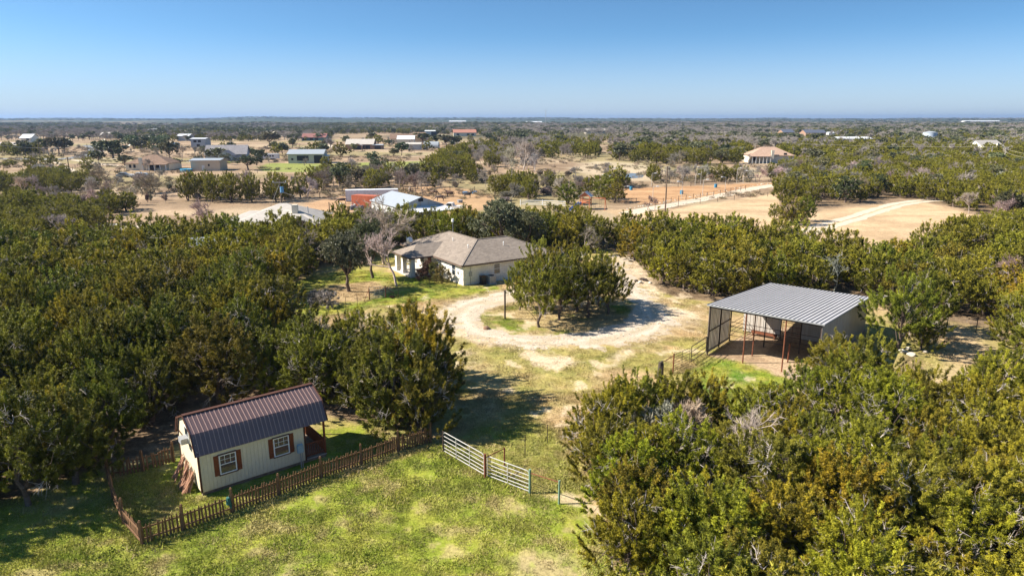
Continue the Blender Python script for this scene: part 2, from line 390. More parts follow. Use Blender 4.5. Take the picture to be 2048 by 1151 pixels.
def build_ground():
    th = np.concatenate([np.linspace(-math.pi, R(-52), 40)[:-1], np.linspace(R(-52), R(52), 760), np.linspace(R(52), math.pi, 40)[1:]])
    r = np.concatenate([[0.01, 2, 4, 6, 8, 10, 12], 14 * np.exp(np.arange(0, 930) * 0.0076)])
    r = r[r < 15500]; r = np.append(r, 16000)
    T, RR = np.meshgrid(th, r); x = RR * np.sin(T); y = RR * np.cos(T)
    z = ZG(x, y); V = np.stack([x, y, z], -1).reshape(-1, 3)
    nr_, nc = T.shape; i = np.arange(nr_ * nc).reshape(nr_, nc)
    F = np.stack([i[:-1, :-1], i[:-1, 1:], i[1:, 1:], i[1:, :-1]], -1).reshape(-1, 4)[:, ::-1]
    c = ground_colour(x.ravel(), y.ravel()); c4 = np.concatenate([c, np.ones((len(c), 1))], 1)
    m, t, b = _mat('ground')
    N, L = t.nodes.new, t.links.new
    at = N('ShaderNodeAttribute'); at.attribute_name = 'gcol'
    ge = N('ShaderNodeNewGeometry')
    col = at.outputs['Color']
    for sc_, lo, hi in ((5.0, 0.62, 1.36), (0.9, 0.85, 1.18), (0.06, 0.86, 1.14)):
        n = N('ShaderNodeTexNoise'); n.inputs['Scale'].default_value = sc_; n.inputs['Detail'].default_value = 6; n.inputs['Roughness'].default_value = 0.7
        L(ge.outputs['Position'], n.inputs['Vector'])
        mr = N('ShaderNodeMapRange'); mr.inputs[1].default_value = 0.32; mr.inputs[2].default_value = 0.68; mr.inputs[3].default_value = lo; mr.inputs[4].default_value = hi
        L(n.outputs['Fac'], mr.inputs[0])
        vm = N('ShaderNodeVectorMath'); vm.operation = 'SCALE'; L(col, vm.inputs[0]); L(mr.outputs[0], vm.inputs['Scale']); col = vm.outputs[0]
    n = N('ShaderNodeTexNoise'); n.inputs['Scale'].default_value = 2.4; n.inputs['Detail'].default_value = 9; n.inputs['Roughness'].default_value = 0.78; L(ge.outputs['Position'], n.inputs['Vector'])
    mr = N('ShaderNodeMapRange'); mr.inputs[1].default_value = 0.52; mr.inputs[2].default_value = 0.66; mr.inputs[4].default_value = 0.36; L(n.outputs['Fac'], mr.inputs[0])
    mxs = N('ShaderNodeMix'); mxs.data_type = 'RGBA'; mxs.inputs['B'].default_value = (0.40, 0.30, 0.18, 1); L(mr.outputs[0], mxs.inputs['Factor']); L(col, mxs.inputs['A']); col = mxs.outputs['Result']
    L(col, b.inputs['Base Color']); b.inputs['Roughness'].default_value = 0.95; b.inputs['Specular IOR Level'].default_value = 0.1
    n = N('ShaderNodeTexNoise'); n.inputs['Scale'].default_value = 7; n.inputs['Detail'].default_value = 8; n.inputs['Roughness'].default_value = 0.75
    L(ge.outputs['Position'], n.inputs['Vector'])
    bp = N('ShaderNodeBump'); bp.inputs['Strength'].default_value = 0.55; bp.inputs['Distance'].default_value = 0.12
    L(n.outputs['Fac'], bp.inputs['Height']); L(bp.outputs[0], b.inputs['Normal'])
    me = mesh_np('ground', V, F, [m], {'gcol': ('POINT', 'FLOAT_COLOR', c4)}, smooth=True)
    props(link('ground', me), kind='structure')
build_ground()

# loose gravel: a thin sheet a little above the ground, cells kept where the ragged mask says so
MG = mat('pale_gravel', (0.42, 0.35, 0.265), 0.95, var=0.12, scale=2.0, bump=0.7, bscale=30, c2=(0.52, 0.45, 0.355), spec=0.1)
MG2 = mat('white_caliche', (0.52, 0.44, 0.34), 0.95, var=0.2, scale=1.2, bump=0.5, bscale=12, spec=0.1)
def sheet(name, poly, holes, cell, m, lift=0.012, wob=0.9, sc=1.6, edge=0.5):
    P = [G(*q) for q in poly]; xs = [p.x for p in P]; ys = [p.y for p in P]
    gx = np.arange(min(xs) - 2, max(xs) + 2, cell); gy = np.arange(min(ys) - 2, max(ys) + 2, cell)
    X, Y = np.meshgrid(gx, gy); mk = soft(X, Y, poly, wob, sc, 3)
    for h in holes: mk = mk * (1 - soft(X, Y, h, 0.6, 1.2, 3))
    mk = mk + (fbm(X, Y, 0.7, 4, 99) - 0.5) * 1.5
    keep = (mk[:-1, :-1] + mk[1:, 1:] + mk[1:, :-1] + mk[:-1, 1:]) / 4 > edge
    i = np.arange(X.size).reshape(X.shape)
    F = np.stack([i[:-1, :-1], i[:-1, 1:], i[1:, 1:], i[1:, :-1]], -1)[keep]
    used, inv = np.unique(F, return_inverse=True); F = inv.reshape(F.shape)
    V = np.stack([X, Y, ZG(X, Y) + lift], -1).reshape(-1, 3)[used]
    # two wheel tracks run round the island; the strip between them is greener
    cx, cy_ = G(1112, 626)[:2]; IW = np.array([G(*q)[:2] for q in ISLAND]); ia = np.arctan2(IW[:, 1] - cy_, IW[:, 0] - cx); ir = np.hypot(IW[:, 0] - cx, IW[:, 1] - cy_); o_ = np.argsort(ia)
    ia, ir = ia[o_], ir[o_]; ang = np.arctan2(V[:, 1] - cy_, V[:, 0] - cx); rb = np.interp(ang, np.concatenate([[ia[-1] - 6.2832], ia, [ia[0] + 6.2832]]), np.concatenate([[ir[-1]], ir, [ir[0]]]))
    dd = np.hypot(V[:, 0] - cx, V[:, 1] - cy_) - rb + (fbm(V[:, 0], V[:, 1], 4, 2, 15) - 0.5) * 1.0
    tr = np.exp(-((dd - 1.5) / 0.42) ** 2) + np.exp(-((dd - 3.3) / 0.42) ** 2); md = np.exp(-((dd - 2.4) / 0.35) ** 2) * sstep(0.4, 0.6, fbm(V[:, 0], V[:, 1], 1.5, 3, 16))
    c = np.array([0.44, 0.37, 0.285]) + 0 * V; c = mixc(c, (0.33, 0.28, 0.17), md * 0.6); c = mixc(c, (0.58, 0.50, 0.40), np.clip(tr, 0, 1) * 0.6); c = mixc(c, (0.40, 0.32, 0.21), sstep(0.55, 0.7, fbm(V[:, 0], V[:, 1], 2.5, 4, 18)) * 0.6)
    return props(link(name, mesh_np(name, V, F, [m], {'gcol': ('POINT', 'FLOAT_COLOR', np.concatenate([c, np.ones((len(c), 1))], 1))}, smooth=True)), kind='structure')
def gravel_material():
    m, t, b = _mat('worn_gravel'); N, L = t.nodes.new, t.links.new
    at = N('ShaderNodeAttribute'); at.attribute_name = 'gcol'; ge = N('ShaderNodeNewGeometry'); col = at.outputs['Color']
    for sc_, lo, hi in ((9.0, 0.68, 1.28), (1.6, 0.88, 1.12)):
        n = N('ShaderNodeTexNoise'); n.inputs['Scale'].default_value = sc_; n.inputs['Detail'].default_value = 7; n.inputs['Roughness'].default_value = 0.75; L(ge.outputs['Position'], n.inputs['Vector'])
        mr = N('ShaderNodeMapRange'); mr.inputs[1].default_value = 0.35; mr.inputs[2].default_value = 0.65; mr.inputs[3].default_value = lo; mr.inputs[4].default_value = hi; L(n.outputs['Fac'], mr.inputs[0])
        vm = N('ShaderNodeVectorMath'); vm.operation = 'SCALE'; L(col, vm.inputs[0]); L(mr.outputs[0], vm.inputs['Scale']); col = vm.outputs[0]
    L(col, b.inputs['Base Color']); b.inputs['Roughness'].default_value = 0.95; b.inputs['Specular IOR Level'].default_value = 0.1
    n = N('ShaderNodeTexNoise'); n.inputs['Scale'].default_value = 14; n.inputs['Detail'].default_value = 6; L(ge.outputs['Position'], n.inputs['Vector']); bp = N('ShaderNodeBump'); bp.inputs['Strength'].default_value = 0.6; bp.inputs['Distance'].default_value = 0.05; L(n.outputs['Fac'], bp.inputs['Height']); L(bp.outputs[0], b.inputs['Normal'])
    return m
MG = gravel_material()
sheet('gravel_drive', LOOP, [ISLAND], 0.16, MG, edge=0.66, wob=1.8)
def ribbon(name, pts, w, m, lift=0.02, jag=0.25, kind='structure', gap=None):
    P = [G(*q) for q in pts]; out = []
    for a, b in zip(P[:-1], P[1:]):
        n = max(2, int((b - a).length / 1.2))
        out += [a.lerp(b, k / n) for k in range(n)]
    out.append(P[-1]); Q = np.array([[p.x, p.y] for p in out])
    for _ in range(6): Q[1:-1] = (Q[:-2] + Q[2:] + 2 * Q[1:-1]) / 4
    T = np.gradient(Q, axis=0); T /= np.linalg.norm(T, axis=1)[:, None]; Nn = np.stack([-T[:, 1], T[:, 0]], 1)
    V, F = [], []
    bands = [(-w / 2, w / 2)] if not gap else [(-w / 2, -gap / 2), (gap / 2, w / 2)]
    for (lo, hi) in bands:
        us = np.linspace(lo, hi, 5); base = len(V)
        for k in range(len(Q)):
            for j, u in enumerate(us):
                e = (fbm(np.array([k * 0.7]), np.array([u * 3.0]), 1.5, 3, 5)[0] - 0.5) * jag * 4 if j in (0, 4) else 0
                p = Q[k] + Nn[k] * (u + e); V.append((p[0], p[1], float(ZG(p[0], p[1])) + lift))
        for k in range(len(Q) - 1):
            for j in range(4):
                a = base + k * 5 + j; F.append((a, a + 1, a + 6, a + 5))
    return props(link(name, mesh_np(name, np.array(V), np.array(F), [m], smooth=True)), kind=kind)
ribbon('lane', [(1255, 428), (1275, 422), (1330, 412), (1400, 399), (1450, 389), (1500, 378), (1545, 371), (1600, 366), (1640, 364)], 4.2, MG2)
ribbon('side_lane', [(1580, 478), (1612, 466), (1650, 452), (1700, 438), (1760, 419), (1800, 408), (1840, 402), (1880, 400)], 4.2, MG2, gap=0.5)
ribbon('west_lane', [(60, 505), (120, 478), (180, 466), (235, 456), (330, 448)], 4.0, MG2)
ribbon('yard_lane', [(330, 462), (400, 462), (470, 452), (520, 440)], 7.0, MG2, jag=1.0)
MR = mat('asphalt_far_road', (0.17, 0.18, 0.19), 0.9, var=0.1, scale=0.5)
ribbon('road', [(-80, 317), (0, 318), (60, 318), (95, 319), (130, 318), (160, 314), (185, 308), (193, 301), (188, 294), (178, 290)], 9.0, MR)
ribbon('farm_track', [(93, 321), (105, 326), (120, 334), (135, 343), (142, 348)], 6.0, MG2, gap=1.6)
ribbon('driveway', [(140, 320), (165, 322), (195, 328), (250, 333), (262, 336)], 4.0, MG2)
ribbon('farm_driveway', [(190, 317), (260, 318), (330, 320), (395, 324), (440, 324)], 3.5, MG2)
ribbon('ranch_driveway', [(650, 289), (663, 292), (672, 296)], 5, MG2)
MWAT = mat('pond_water', (0.16, 0.18, 0.19), 0.25, var=0.1, scale=0.3, spec=0.6)
def flat(name, poly, z, m):
    mb = MB(); P = [G(*q) for q in poly]; zz = max(float(ZG(p.x, p.y)) for p in P) + z
    return props(mb.face([(p.x, p.y, zz) for p in P]).build(name, m), kind='structure')
flat('pond', [(1206, 351), (1214, 348), (1240, 349), (1262, 346.5), (1280, 347.5), (1288, 351), (1284, 355.5), (1262, 357), (1240, 354), (1216, 354)], 0.03, MWAT)
flat('stock_pond', [(1222, 336.4), (1232, 335.6), (1242, 336.6), (1234, 338)], 0.03, MWAT)
# haze: the air between the camera and the far ridges
def build_haze():
    mb = MB(); mb.box((0, 0, 38), (33000, 33000, 96)); m = bpy.data.materials.new('haze_air'); m.use_nodes = True
    t = m.node_tree; t.nodes.remove(t.nodes['Principled BSDF'])
    v = t.nodes.new('ShaderNodeVolumePrincipled'); v.inputs['Color'].default_value = (0.33, 0.50, 0.80, 1); v.inputs['Density'].default_value = 0.00009
    v.inputs['Anisotropy'].default_value = 0.2
    t.links.new(v.outputs[0], t.nodes['Material Output'].inputs['Volume'])
    props(mb.build('haze', m), kind='stuff')
build_haze()
# ------------------------------------------------------------------ plants
ML_J = mat_leaf('juniper_foliage', (0.048, 0.053, 0.008), (0.35, 0.322, 0.032), huevar=0.25)
ML_O = mat_leaf('oak_foliage', (0.07, 0.082, 0.035), (0.21, 0.22, 0.10), spec=0.5, rough=0.4, huevar=0.5)
ML_S = mat_leaf('brush_foliage', (0.09, 0.085, 0.04), (0.20, 0.16, 0.09), huevar=0.8)
ML_T = mat_leaf('bare_twigs', (0.195, 0.168, 0.145), (0.42, 0.385, 0.345), trans=0.0, rough=0.8, spec=0.1, huevar=0.5)
MBK = mat('juniper_bark', (0.15, 0.115, 0.095), 0.9, var=0.3, scale=6, bump=0.6, bscale=25, spec=0.1)
MGR = mat('grey_dead_wood', (0.46, 0.41, 0.37), 0.85, var=0.25, scale=5, spec=0.1)
def blades(C, D, L, Wd, rng, quad=False):
    n = len(C); D = D / np.maximum(np.linalg.norm(D, axis=1), 1e-6)[:, None]
    p = np.cross(D, rng.normal(size=(n, 3))); p /= np.maximum(np.linalg.norm(p, axis=1), 1e-6)[:, None]
    L = np.broadcast_to(L, (n,))[:, None]; Wd = np.broadcast_to(Wd, (n,))[:, None]
    V = np.stack([C - p * Wd / 2, C + p * Wd / 2, C + D * L], 1).reshape(-1, 3)
    return V
def tubes(segs, n=5):
    """segs: list of (p, q, r1, r2)"""
    S = np.array([[*a, *b] for a, b, _, _ in segs]); r = np.array([[u, v] for _, _, u, v in segs])
    p, q = S[:, :3], S[:, 3:]; d = q - p; d /= np.maximum(np.linalg.norm(d, axis=1), 1e-6)[:, None]
    ref = np.where(np.abs(d[:, 2:3]) < 0.9, [[0, 0, 1.0]], [[1.0, 0, 0]]); a = np.cross(d, ref); a /= np.linalg.norm(a, axis=1)[:, None]; b = np.cross(d, a)
    V = []
    for k in range(n):
        t = 2 * math.pi * k / n; o = a * math.cos(t) + b * math.sin(t)
        V.append(p + o * r[:, :1]); V.append(q + o * r[:, 1:])
    V = np.stack(V, 1)                      # seg, 2n, 3
    base = (np.arange(len(p)) * 2 * n)[:, None]
    F = []
    for k in range(n):
        j = (k + 1) % n
        F.append(base + np.array([[2 * k, 2 * j, 2 * j + 1, 2 * k + 1]]))
    F = np.stack(F, 1).reshape(-1, 4)
    return V.reshape(-1, 3), F
def limb(p, q, r1, r2, rng, n=4, wig=0.12, sag=0.0):
    p = np.array(p, float); q = np.array(q, float); L = np.linalg.norm(q - p); pts = [p]
    for k in range(1, n + 1):
        t = k / n; c = p + (q - p) * t + (rng.normal(size=3) * wig * L * (0.35 if k < n else 0)) ; c[2] += math.sin(t * math.pi) * sag * L; pts.append(c)
    rr = np.linspace(r1, r2, n + 1)
    return [(pts[k], pts[k + 1], rr[k], rr[k + 1]) for k in range(n)]
def unit(v): return v / np.maximum(np.linalg.norm(v, axis=-1, keepdims=True), 1e-6)
def crown_mesh(name, axis0, axisd, axl, rng, m, sprays, per, L, Wd, spread, mat_, splen=0.3, tint=None):
    """clusters: a plume along an axis; sprays leave the plume; blades leave the spray"""
    n = len(axis0)
    t = rng.random((n, sprays)) ** 0.8
    so_ = axis0[:, None, :] + axisd[:, None, :] * (t * axl[:, None])[..., None]
    sd = unit(axisd[:, None, :] + rng.normal(size=(n, sprays, 3)) * spread)
    u = rng.random((n, sprays, per))
    c = so_[:, :, None, :] + sd[:, :, None, :] * (u * splen * (1.15 - 0.6 * t)[..., None])[..., None] + rng.normal(size=(n, sprays, per, 3)) * 0.02
    bd = unit(sd[:, :, None, :] + rng.normal(size=(n, sprays, per, 3)) * 0.75)
    C = c.reshape(-1, 3); Bd = bd.reshape(-1, 3); k = len(C)
    V = blades(C, Bd, L * (0.6 + 0.8 * rng.random(k)), Wd * (0.6 + 0.8 * rng.random(k)), rng)
    V[:, 2] = np.maximum(V[:, 2], 0.03)
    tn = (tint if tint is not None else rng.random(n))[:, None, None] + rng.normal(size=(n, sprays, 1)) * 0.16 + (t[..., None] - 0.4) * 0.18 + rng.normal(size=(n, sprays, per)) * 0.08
    tn = np.clip(tn.reshape(-1), 0, 1)
    F = np.arange(len(V)).reshape(-1, 3)
    return mesh_np(name, V, F, [mat_], {'tint': ('FACE', 'FLOAT', tn)})
def bare_branches(rng, H, spread=0.6, depth=5, trunk=1, r0=0.1, base=(0, 0, 0), up=0.25, kids=3, first=0.35, shrink=0.68, minr=0.008):
    segs = []
    def grow(p, d, L, r, k):
        n = 3 if k > 1 else 2; q = p
        for i in range(n):
            d = unit(d + rng.normal(size=3) * 0.13 + np.array([0, 0, up * 0.12])); e = q + d * L / n
            ra = r * (1 - 0.3 * i / n); rb = r * (1 - 0.3 * (i + 1) / n); segs.append((q, e, max(ra, minr), max(rb, minr)))
            if i > 0 and k > 0 and rng.random() < 0.6:
                dd = unit(d + rng.normal(size=3) * spread); grow(e, dd, L * shrink * 0.7, rb * 0.55, k - 1)
            q = e
        if k > 0:
            for _ in range(kids):
                dd = unit(d + rng.normal(size=3) * spread + np.array([0, 0, up * 0.3])); grow(q, dd, L * shrink * (0.8 + 0.4 * rng.random()), r * 0.62, k - 1)
    for _ in range(trunk):
        d = unit(np.array([rng.normal() * 0.12 * (trunk > 1) * 3, rng.normal() * 0.12 * (trunk > 1) * 3, 1.0]))
        grow(np.array(base, float), d, H * first, r0, depth)
    return segs
def tube_mesh(name, segs, m, n=5, tint=None):
    V, F = tubes(segs, n)
    at = None
    if tint is not None: at = {'tint': ('FACE', 'FLOAT', np.repeat(tint, n))}
    return mesh_np(name, V, F, [m], at, smooth=n > 4)
def juniper(seed, lod, H=4.6, RX=2.1, stem=0.22, dead=0.25, lobes=7, thin=1.0, dens=1.0):
    """returns (trunk mesh, crown mesh) of one juniper; lod 0 near .. 2 far"""
    rng = np.random.default_rng(seed)
    nc, sp, per, L, Wd, spl = {0: (310, 16, 23, 0.078, 0.024, 0.20), 1: (210, 9, 11, 0.16, 0.055, 0.26), 2: (80, 6, 7, 0.34, 0.15, 0.4)}[lod]
    nc = int(nc * dens); cen = []
    for tier, (n_, lo, hi, rr_) in enumerate(((lobes, stem, 0.42, 0.52), (lobes, 0.42, 0.70, 0.42), (3, 0.72, 0.84, 0.18))):
        for k in range(n_):
            a = 2 * math.pi * (k + 0.5 * tier) / n_ + rng.normal() * 0.3; rr = RX * rr_ * (0.75 + 0.5 * rng.random()); hz = H * (lo + (hi - lo) * rng.random())
            cen.append([math.cos(a) * rr, math.sin(a) * rr, hz, RX * (0.30 + 0.16 * rng.random()) * (1.0 if tier < 2 else 0.85)])
    cen = np.array(cen)
    w = cen[:, 3] ** 2; w /= w.sum()
    k = rng.choice(len(cen), nc * 2, p=w)
    nrm = unit(rng.normal(size=(nc * 2, 3)) + np.array([0, 0, 0.2])); c = cen[k]
    P = c[:, :3] + nrm * (c[:, 3] * (0.7 + 0.3 * rng.random(nc * 2) ** 0.6))[:, None]
    keep = np.ones(nc * 2, bool)
    for j in range(len(cen)):
        dd = np.linalg.norm(P - cen[j, :3], axis=1); keep &= ~((dd < cen[j, 3] * 0.72) & (k != j))
    P = P[keep][:nc]; nrm = nrm[keep][:nc]
    P[:, 2] = np.clip(P[:, 2], 0.3, H * 0.97)
    out = unit(P * np.array([1, 1, 0.0]) + 1e-3)
    hi = np.clip((P[:, 2] / H - 0.55) / 0.4, 0, 1)
    ax = unit(nrm * 0.42 + out * 0.3 + np.array([0, 0, 0.9]) + np.array([0, 0, 0.9]) * hi[:, None] + rng.normal(size=P.shape) * 0.2)
    axl = (0.35 + 0.45 * rng.random(len(P)) ** 1.5 + 0.25 * hi * rng.random(len(P))) * (1.15 if lod < 2 else 1)
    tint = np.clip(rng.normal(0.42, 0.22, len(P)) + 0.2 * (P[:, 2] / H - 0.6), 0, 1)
    crown = crown_mesh('foliage', P - ax * 0.1, ax, axl, rng, None, sp, per, L, Wd, 0.42, ML_J, spl, tint)
    segs = []; pale = []; nt_ = 1 + int(rng.random() * 2.4)
    for q in range(nt_):
        a = rng.random() * 6.28; top = np.array([math.cos(a) * RX * 0.25 * (nt_ > 1), math.sin(a) * RX * 0.25 * (nt_ > 1), H * (0.55 + 0.2 * rng.random())])
        tr = limb((math.cos(a) * 0.06, math.sin(a) * 0.06, -0.1), top, (0.11 + 0.015 * H / nt_) * thin, 0.035, rng, 6, 0.09); segs += tr
        if lod < 2:
            for s_ in rng.choice(len(P), min(len(P), 22 if lod == 0 else 9), replace=False):
                b0 = tr[min(5, 1 + int(rng.random() * 5))][0]; segs += limb(b0, P[s_], 0.032 * thin, 0.010, rng, 3, 0.12, 0.06)
    if lod == 0:
        spots = rng.choice(len(P), min(len(P), int(34 * dead) + 4), replace=False)
        for s_ in spots:
            p0 = P[s_] - nrm[s_] * 0.25
            for _ in range(3):
                d = unit(nrm[s_] + rng.normal(size=3) * 0.6 + np.array([0, 0, 0.3])); q = p0 + d * rng.uniform(0.4, 0.8); pale += limb(p0, q, 0.016, 0.009, rng, 2, 0.15)
                for _ in range(5):
                    b0 = p0 + (q - p0) * rng.uniform(0.3, 1); pale += limb(b0, b0 + unit(d + rng.normal(size=3) * 0.8) * rng.uniform(0.2, 0.45), 0.008, 0.004, rng, 1, 0.1)
    elif lod == 1:
        for s_ in rng.choice(len(P), min(len(P), int(40 * dead) + 4), replace=False):
            p0 = P[s_] - nrm[s_] * 0.2
            for _ in range(4): pale += limb(p0, p0 + unit(nrm[s_] + rng.normal(size=3) * 0.8) * 0.7, 0.016, 0.008, rng, 1, 0.1)
    nn = 4 if lod else 5
    V, F = tubes(segs, nn); mi = np.zeros(len(F), int)
    if pale: V2, F2 = tubes(pale, nn); F = np.concatenate([F, F2 + len(V)]); V = np.concatenate([V, V2]); mi = np.concatenate([mi, np.ones(len(F2), int)])
    return mesh_np('trunk', V, F, [MBK, MGR], midx=mi, smooth=True), crown
MGRB = mat('grey_juniper_bark', (0.33, 0.28, 0.245), 0.9, var=0.35, scale=3, spec=0.1)
def oak(seed, lod, H=6.0, RX=3.0, stem=0.3, dens=1.0):
    rng = np.random.default_rng(seed)
    nc, sp, per, L, Wd = {0: (300, 11, 14, 0.11, 0.075), 1: (150, 8, 8, 0.24, 0.16), 2: (60, 6, 5, 0.6, 0.45)}[lod]
    nc = int(nc * dens)
    cen = []
    nl = 9
    for k in range(nl):
        a = 2 * math.pi * k / nl * 2.4; rr = RX * (0.25 + 0.42 * rng.random()); hz = H * (stem + 0.2 + 0.45 * rng.random())
        cen.append([math.cos(a) * rr, math.sin(a) * rr, hz, RX * (0.36 + 0.18 * rng.random())])
    cen.append([0, 0, H * 0.74, RX * 0.45]); cen = np.array(cen)
    k = rng.choice(len(cen), nc); nrm = unit(rng.normal(size=(nc, 3)) + np.array([0, 0, 0.3])); c = cen[k]
    P = c[:, :3] + nrm * (c[:, 3] * (0.6 + 0.4 * rng.random(nc)))[:, None] * np.array([1, 1, 0.8])
    P[:, 2] = np.clip(P[:, 2], H * stem * 0.8, H)
    crown = crown_mesh('foliage', P - nrm * 0.2, unit(nrm + rng.normal(size=P.shape) * 0.5), np.full(len(P), 0.5), rng, None, sp, per, L, Wd, 1.1, ML_O, 0.35, np.clip(rng.normal(0.45, 0.22, len(P)), 0, 1))
    segs = []; tp = np.array([rng.normal() * 0.2, rng.normal() * 0.2, H * stem]); segs += limb((0, 0, -0.1), tp, 0.06 * H ** 0.8, 0.12, rng, 4, 0.06)
    for cc_ in cen:
        mid = limb(tp, cc_[:3], 0.10, 0.04, rng, 4, 0.1); segs += mid
        if lod < 2:
            near = np.argsort(np.linalg.norm(P - cc_[:3], axis=1))[:9]
            for s_ in near: segs += limb(mid[-1][1], P[s_], 0.035, 0.012, rng, 2, 0.12)
    return tube_mesh('trunk', segs, MBK, 5 if lod < 2 else 4), crown
def baretree(seed, lod, H=5.5, spread=0.55, shrub=False, pale=0.5):
    rng = np.random.default_rng(seed)
    if lod == 0: segs = bare_branches(rng, H, spread, 4, 3 if shrub else 1, 0.05 if shrub else 0.11, up=0.5, kids=3, first=0.25 if shrub else 0.33, shrink=0.72, minr=0.015)
    elif lod == 1: segs = bare_branches(rng, H, spread, 3, 4 if shrub else 1, 0.05 if shrub else 0.12, up=0.5, kids=4, first=0.26 if shrub else 0.34, shrink=0.74, minr=0.022)
    else: segs = bare_branches(rng, H, spread, 2, 4 if shrub else 1, 0.06 if shrub else 0.14, up=0.5, kids=5, first=0.30 if shrub else 0.36, shrink=0.8, minr=0.045)
    tint = np.clip(rng.normal(pale, 0.2, len(segs)), 0, 1)
    # twig fans at the ends
    ends = [s for s in segs if s[3] <= {0: 0.02, 1: 0.035, 2: 0.08}[lod]]
    E = np.array([s[1] for s in ends]); Dn = unit(np.array([s[1] - s[0] for s in ends]))
    per = {0: 6, 1: 8, 2: 9}[lod]; L = {0: 0.35, 1: 0.5, 2: 0.8}[lod] * H / 5.5; Wd = {0: 0.018, 1: 0.035, 2: 0.09}[lod]
    C = np.repeat(E, per, 0) - np.repeat(Dn, per, 0) * rng.random((len(E) * per, 1)) * 0.2; DD = unit(np.repeat(Dn, per, 0) + rng.normal(size=C.shape) * 0.5)
    V1 = blades(C, DD, L * (0.5 + rng.random(len(C))), Wd, rng)
    V0, F0 = tubes(segs, 4)
    V1[:, 2] = np.maximum(V1[:, 2], 0.02)
    f4 = F0; f3 = np.arange(len(V1)).reshape(-1, 3) + len(V0)
    tri = np.concatenate([f4[:, [0, 1, 2]], f4[:, [0, 2, 3]]]); t4 = np.repeat(tint, 4); tt = np.concatenate([t4, t4, np.clip(rng.normal(pale, 0.2, len(f3)), 0, 1)])
    return mesh_np('branches', np.concatenate([V0, V1]), np.concatenate([tri, f3]), [ML_T], {'tint': ('FACE', 'FLOAT', tt)})
def join2(name, a, b):
    """one mesh out of a trunk (quads) and a crown (triangles), for far trees"""
    def arr(me):
        v = np.empty(len(me.vertices) * 3, np.float32); me.vertices.foreach_get('co', v); v = v.reshape(-1, 3)
        k = me.polygons[0].loop_total; f = np.empty(len(me.loops), np.int32); me.loops.foreach_get('vertex_index', f); return v, f.reshape(-1, k)
    va, fa = arr(a); vb, fb = arr(b)
    if fa.shape[1] == 4: fa = np.concatenate([fa[:, [0, 1, 2]], fa[:, [0, 2, 3]]])
    tn = np.empty(len(b.polygons), np.float32); b.attributes['tint'].data.foreach_get('value', tn)
    ma = np.zeros(len(a.polygons), np.int32); a.polygons.foreach_get('material_index', ma); ma = ma + 1
    if len(fa) == 2 * len(ma): ma = np.concatenate([ma, ma])
    mi = np.concatenate([ma, np.zeros(len(fb), int)])
    return mesh_np(name, np.concatenate([va, vb]), np.concatenate([fa, fb + len(va)]), [b.materials[0]] + list(a.materials), {'tint': ('FACE', 'FLOAT', np.concatenate([np.full(len(fa), 0.4, np.float32), tn]))}, midx=mi)

J_HI = [juniper(11 + i, 0, 4.6, 2.1, 0.14 + 0.04 * (i % 3), 0.15 + 0.4 * (i % 3), 6 + i % 3) for i in range(6)]
J_MID = [juniper(31 + i, 1, 4.6, 2.1, 0.18, 0.2 + 0.3 * (i % 2), 6 + i % 3) for i in range(6)]
J_FAR = [join2('juniper_far', *juniper(51 + i, 2, 4.6, 2.2, 0.2, 0.2, 6)) for i in range(4)]
O_HI = [oak(71 + i, 0) for i in range(2)]
O_MID = [join2('oak_mid', *oak(81 + i, 1)) for i in range(4)]
O_FAR = [join2('oak_far', *oak(91 + i, 2)) for i in range(4)]
B_HI = [baretree(101 + i, 0) for i in range(3)]
B_MID = [baretree(111 + i, 1) for i in range(4)]
B_FAR = [baretree(121 + i, 2) for i in range(3)]
S_HI = [baretree(131 + i, 0, 2.2, 0.6, True, 0.7) for i in range(2)]
S_MID = [baretree(141 + i, 1, 2.6, 0.6, True, 0.5) for i in range(3)]
# ------------------------------------------------------------------ building materials
M_CREAM = mat('cream_siding', (0.66, 0.59, 0.43), 0.8, var=0.09, scale=4, streak=(3, 3, 0.6))
M_BROWN = mat('dark_brown_trim', (0.075, 0.03, 0.018), 0.7, var=0.2, scale=5)
M_RED = mat('redwood_stain', (0.19, 0.055, 0.02), 0.7, var=0.25, scale=8, streak=(6, 6, 1))
M_ROOFB = mat('brown_metal_roof', (0.185, 0.12, 0.112), 0.33, metal=0.5, var=0.10, scale=1.5, spec=0.6)
M_ROOFR = mat('brown_metal_rib', (0.30, 0.20, 0.17), 0.35, var=0.05, spec=0.7)
M_WHITE = mat('white_paint', (0.78, 0.78, 0.76), 0.5, var=0.05)
M_GLASS = mat('dark_window_glass', (0.03, 0.04, 0.05), 0.06, var=0.2, scale=0.6, spec=0.9)
M_PICKET = mat('weathered_brown_wood', (0.17, 0.095, 0.05), 0.85, var=0.4, scale=5, streak=(4, 4, 0.7))
M_PICKET2 = mat('grey_weathered_wood', (0.20, 0.16, 0.125), 0.9, var=0.4, scale=6)
M_GALV = mat('galvanised_pipe', (0.50, 0.49, 0.46), 0.45, metal=0.3, var=0.12, scale=4)
M_RUST = mat('rusty_pipe', (0.17, 0.06, 0.03), 0.8, var=0.35, scale=8)
M_RUSTD = mat('dark_pipe', (0.05, 0.035, 0.03), 0.7, var=0.3, scale=8)
M_GREENP = mat('green_painted_pipe', (0.16, 0.26, 0.19), 0.6, var=0.2, scale=6)
M_STONE = mat('white_limestone', (0.48, 0.44, 0.37), 0.9, var=0.10, scale=2.5, bump=0.5, bscale=8)
M_GREY = mat('grey_metal', (0.33, 0.34, 0.35), 0.5, metal=0.3, var=0.15)
M_CONC = mat('concrete', (0.50, 0.47, 0.42), 0.9, var=0.12)
M_FASC = mat('fascia_brown', (0.12, 0.08, 0.06), 0.7, var=0.1)
M_BLACK = mat('black_plastic', (0.02, 0.022, 0.025), 0.5)
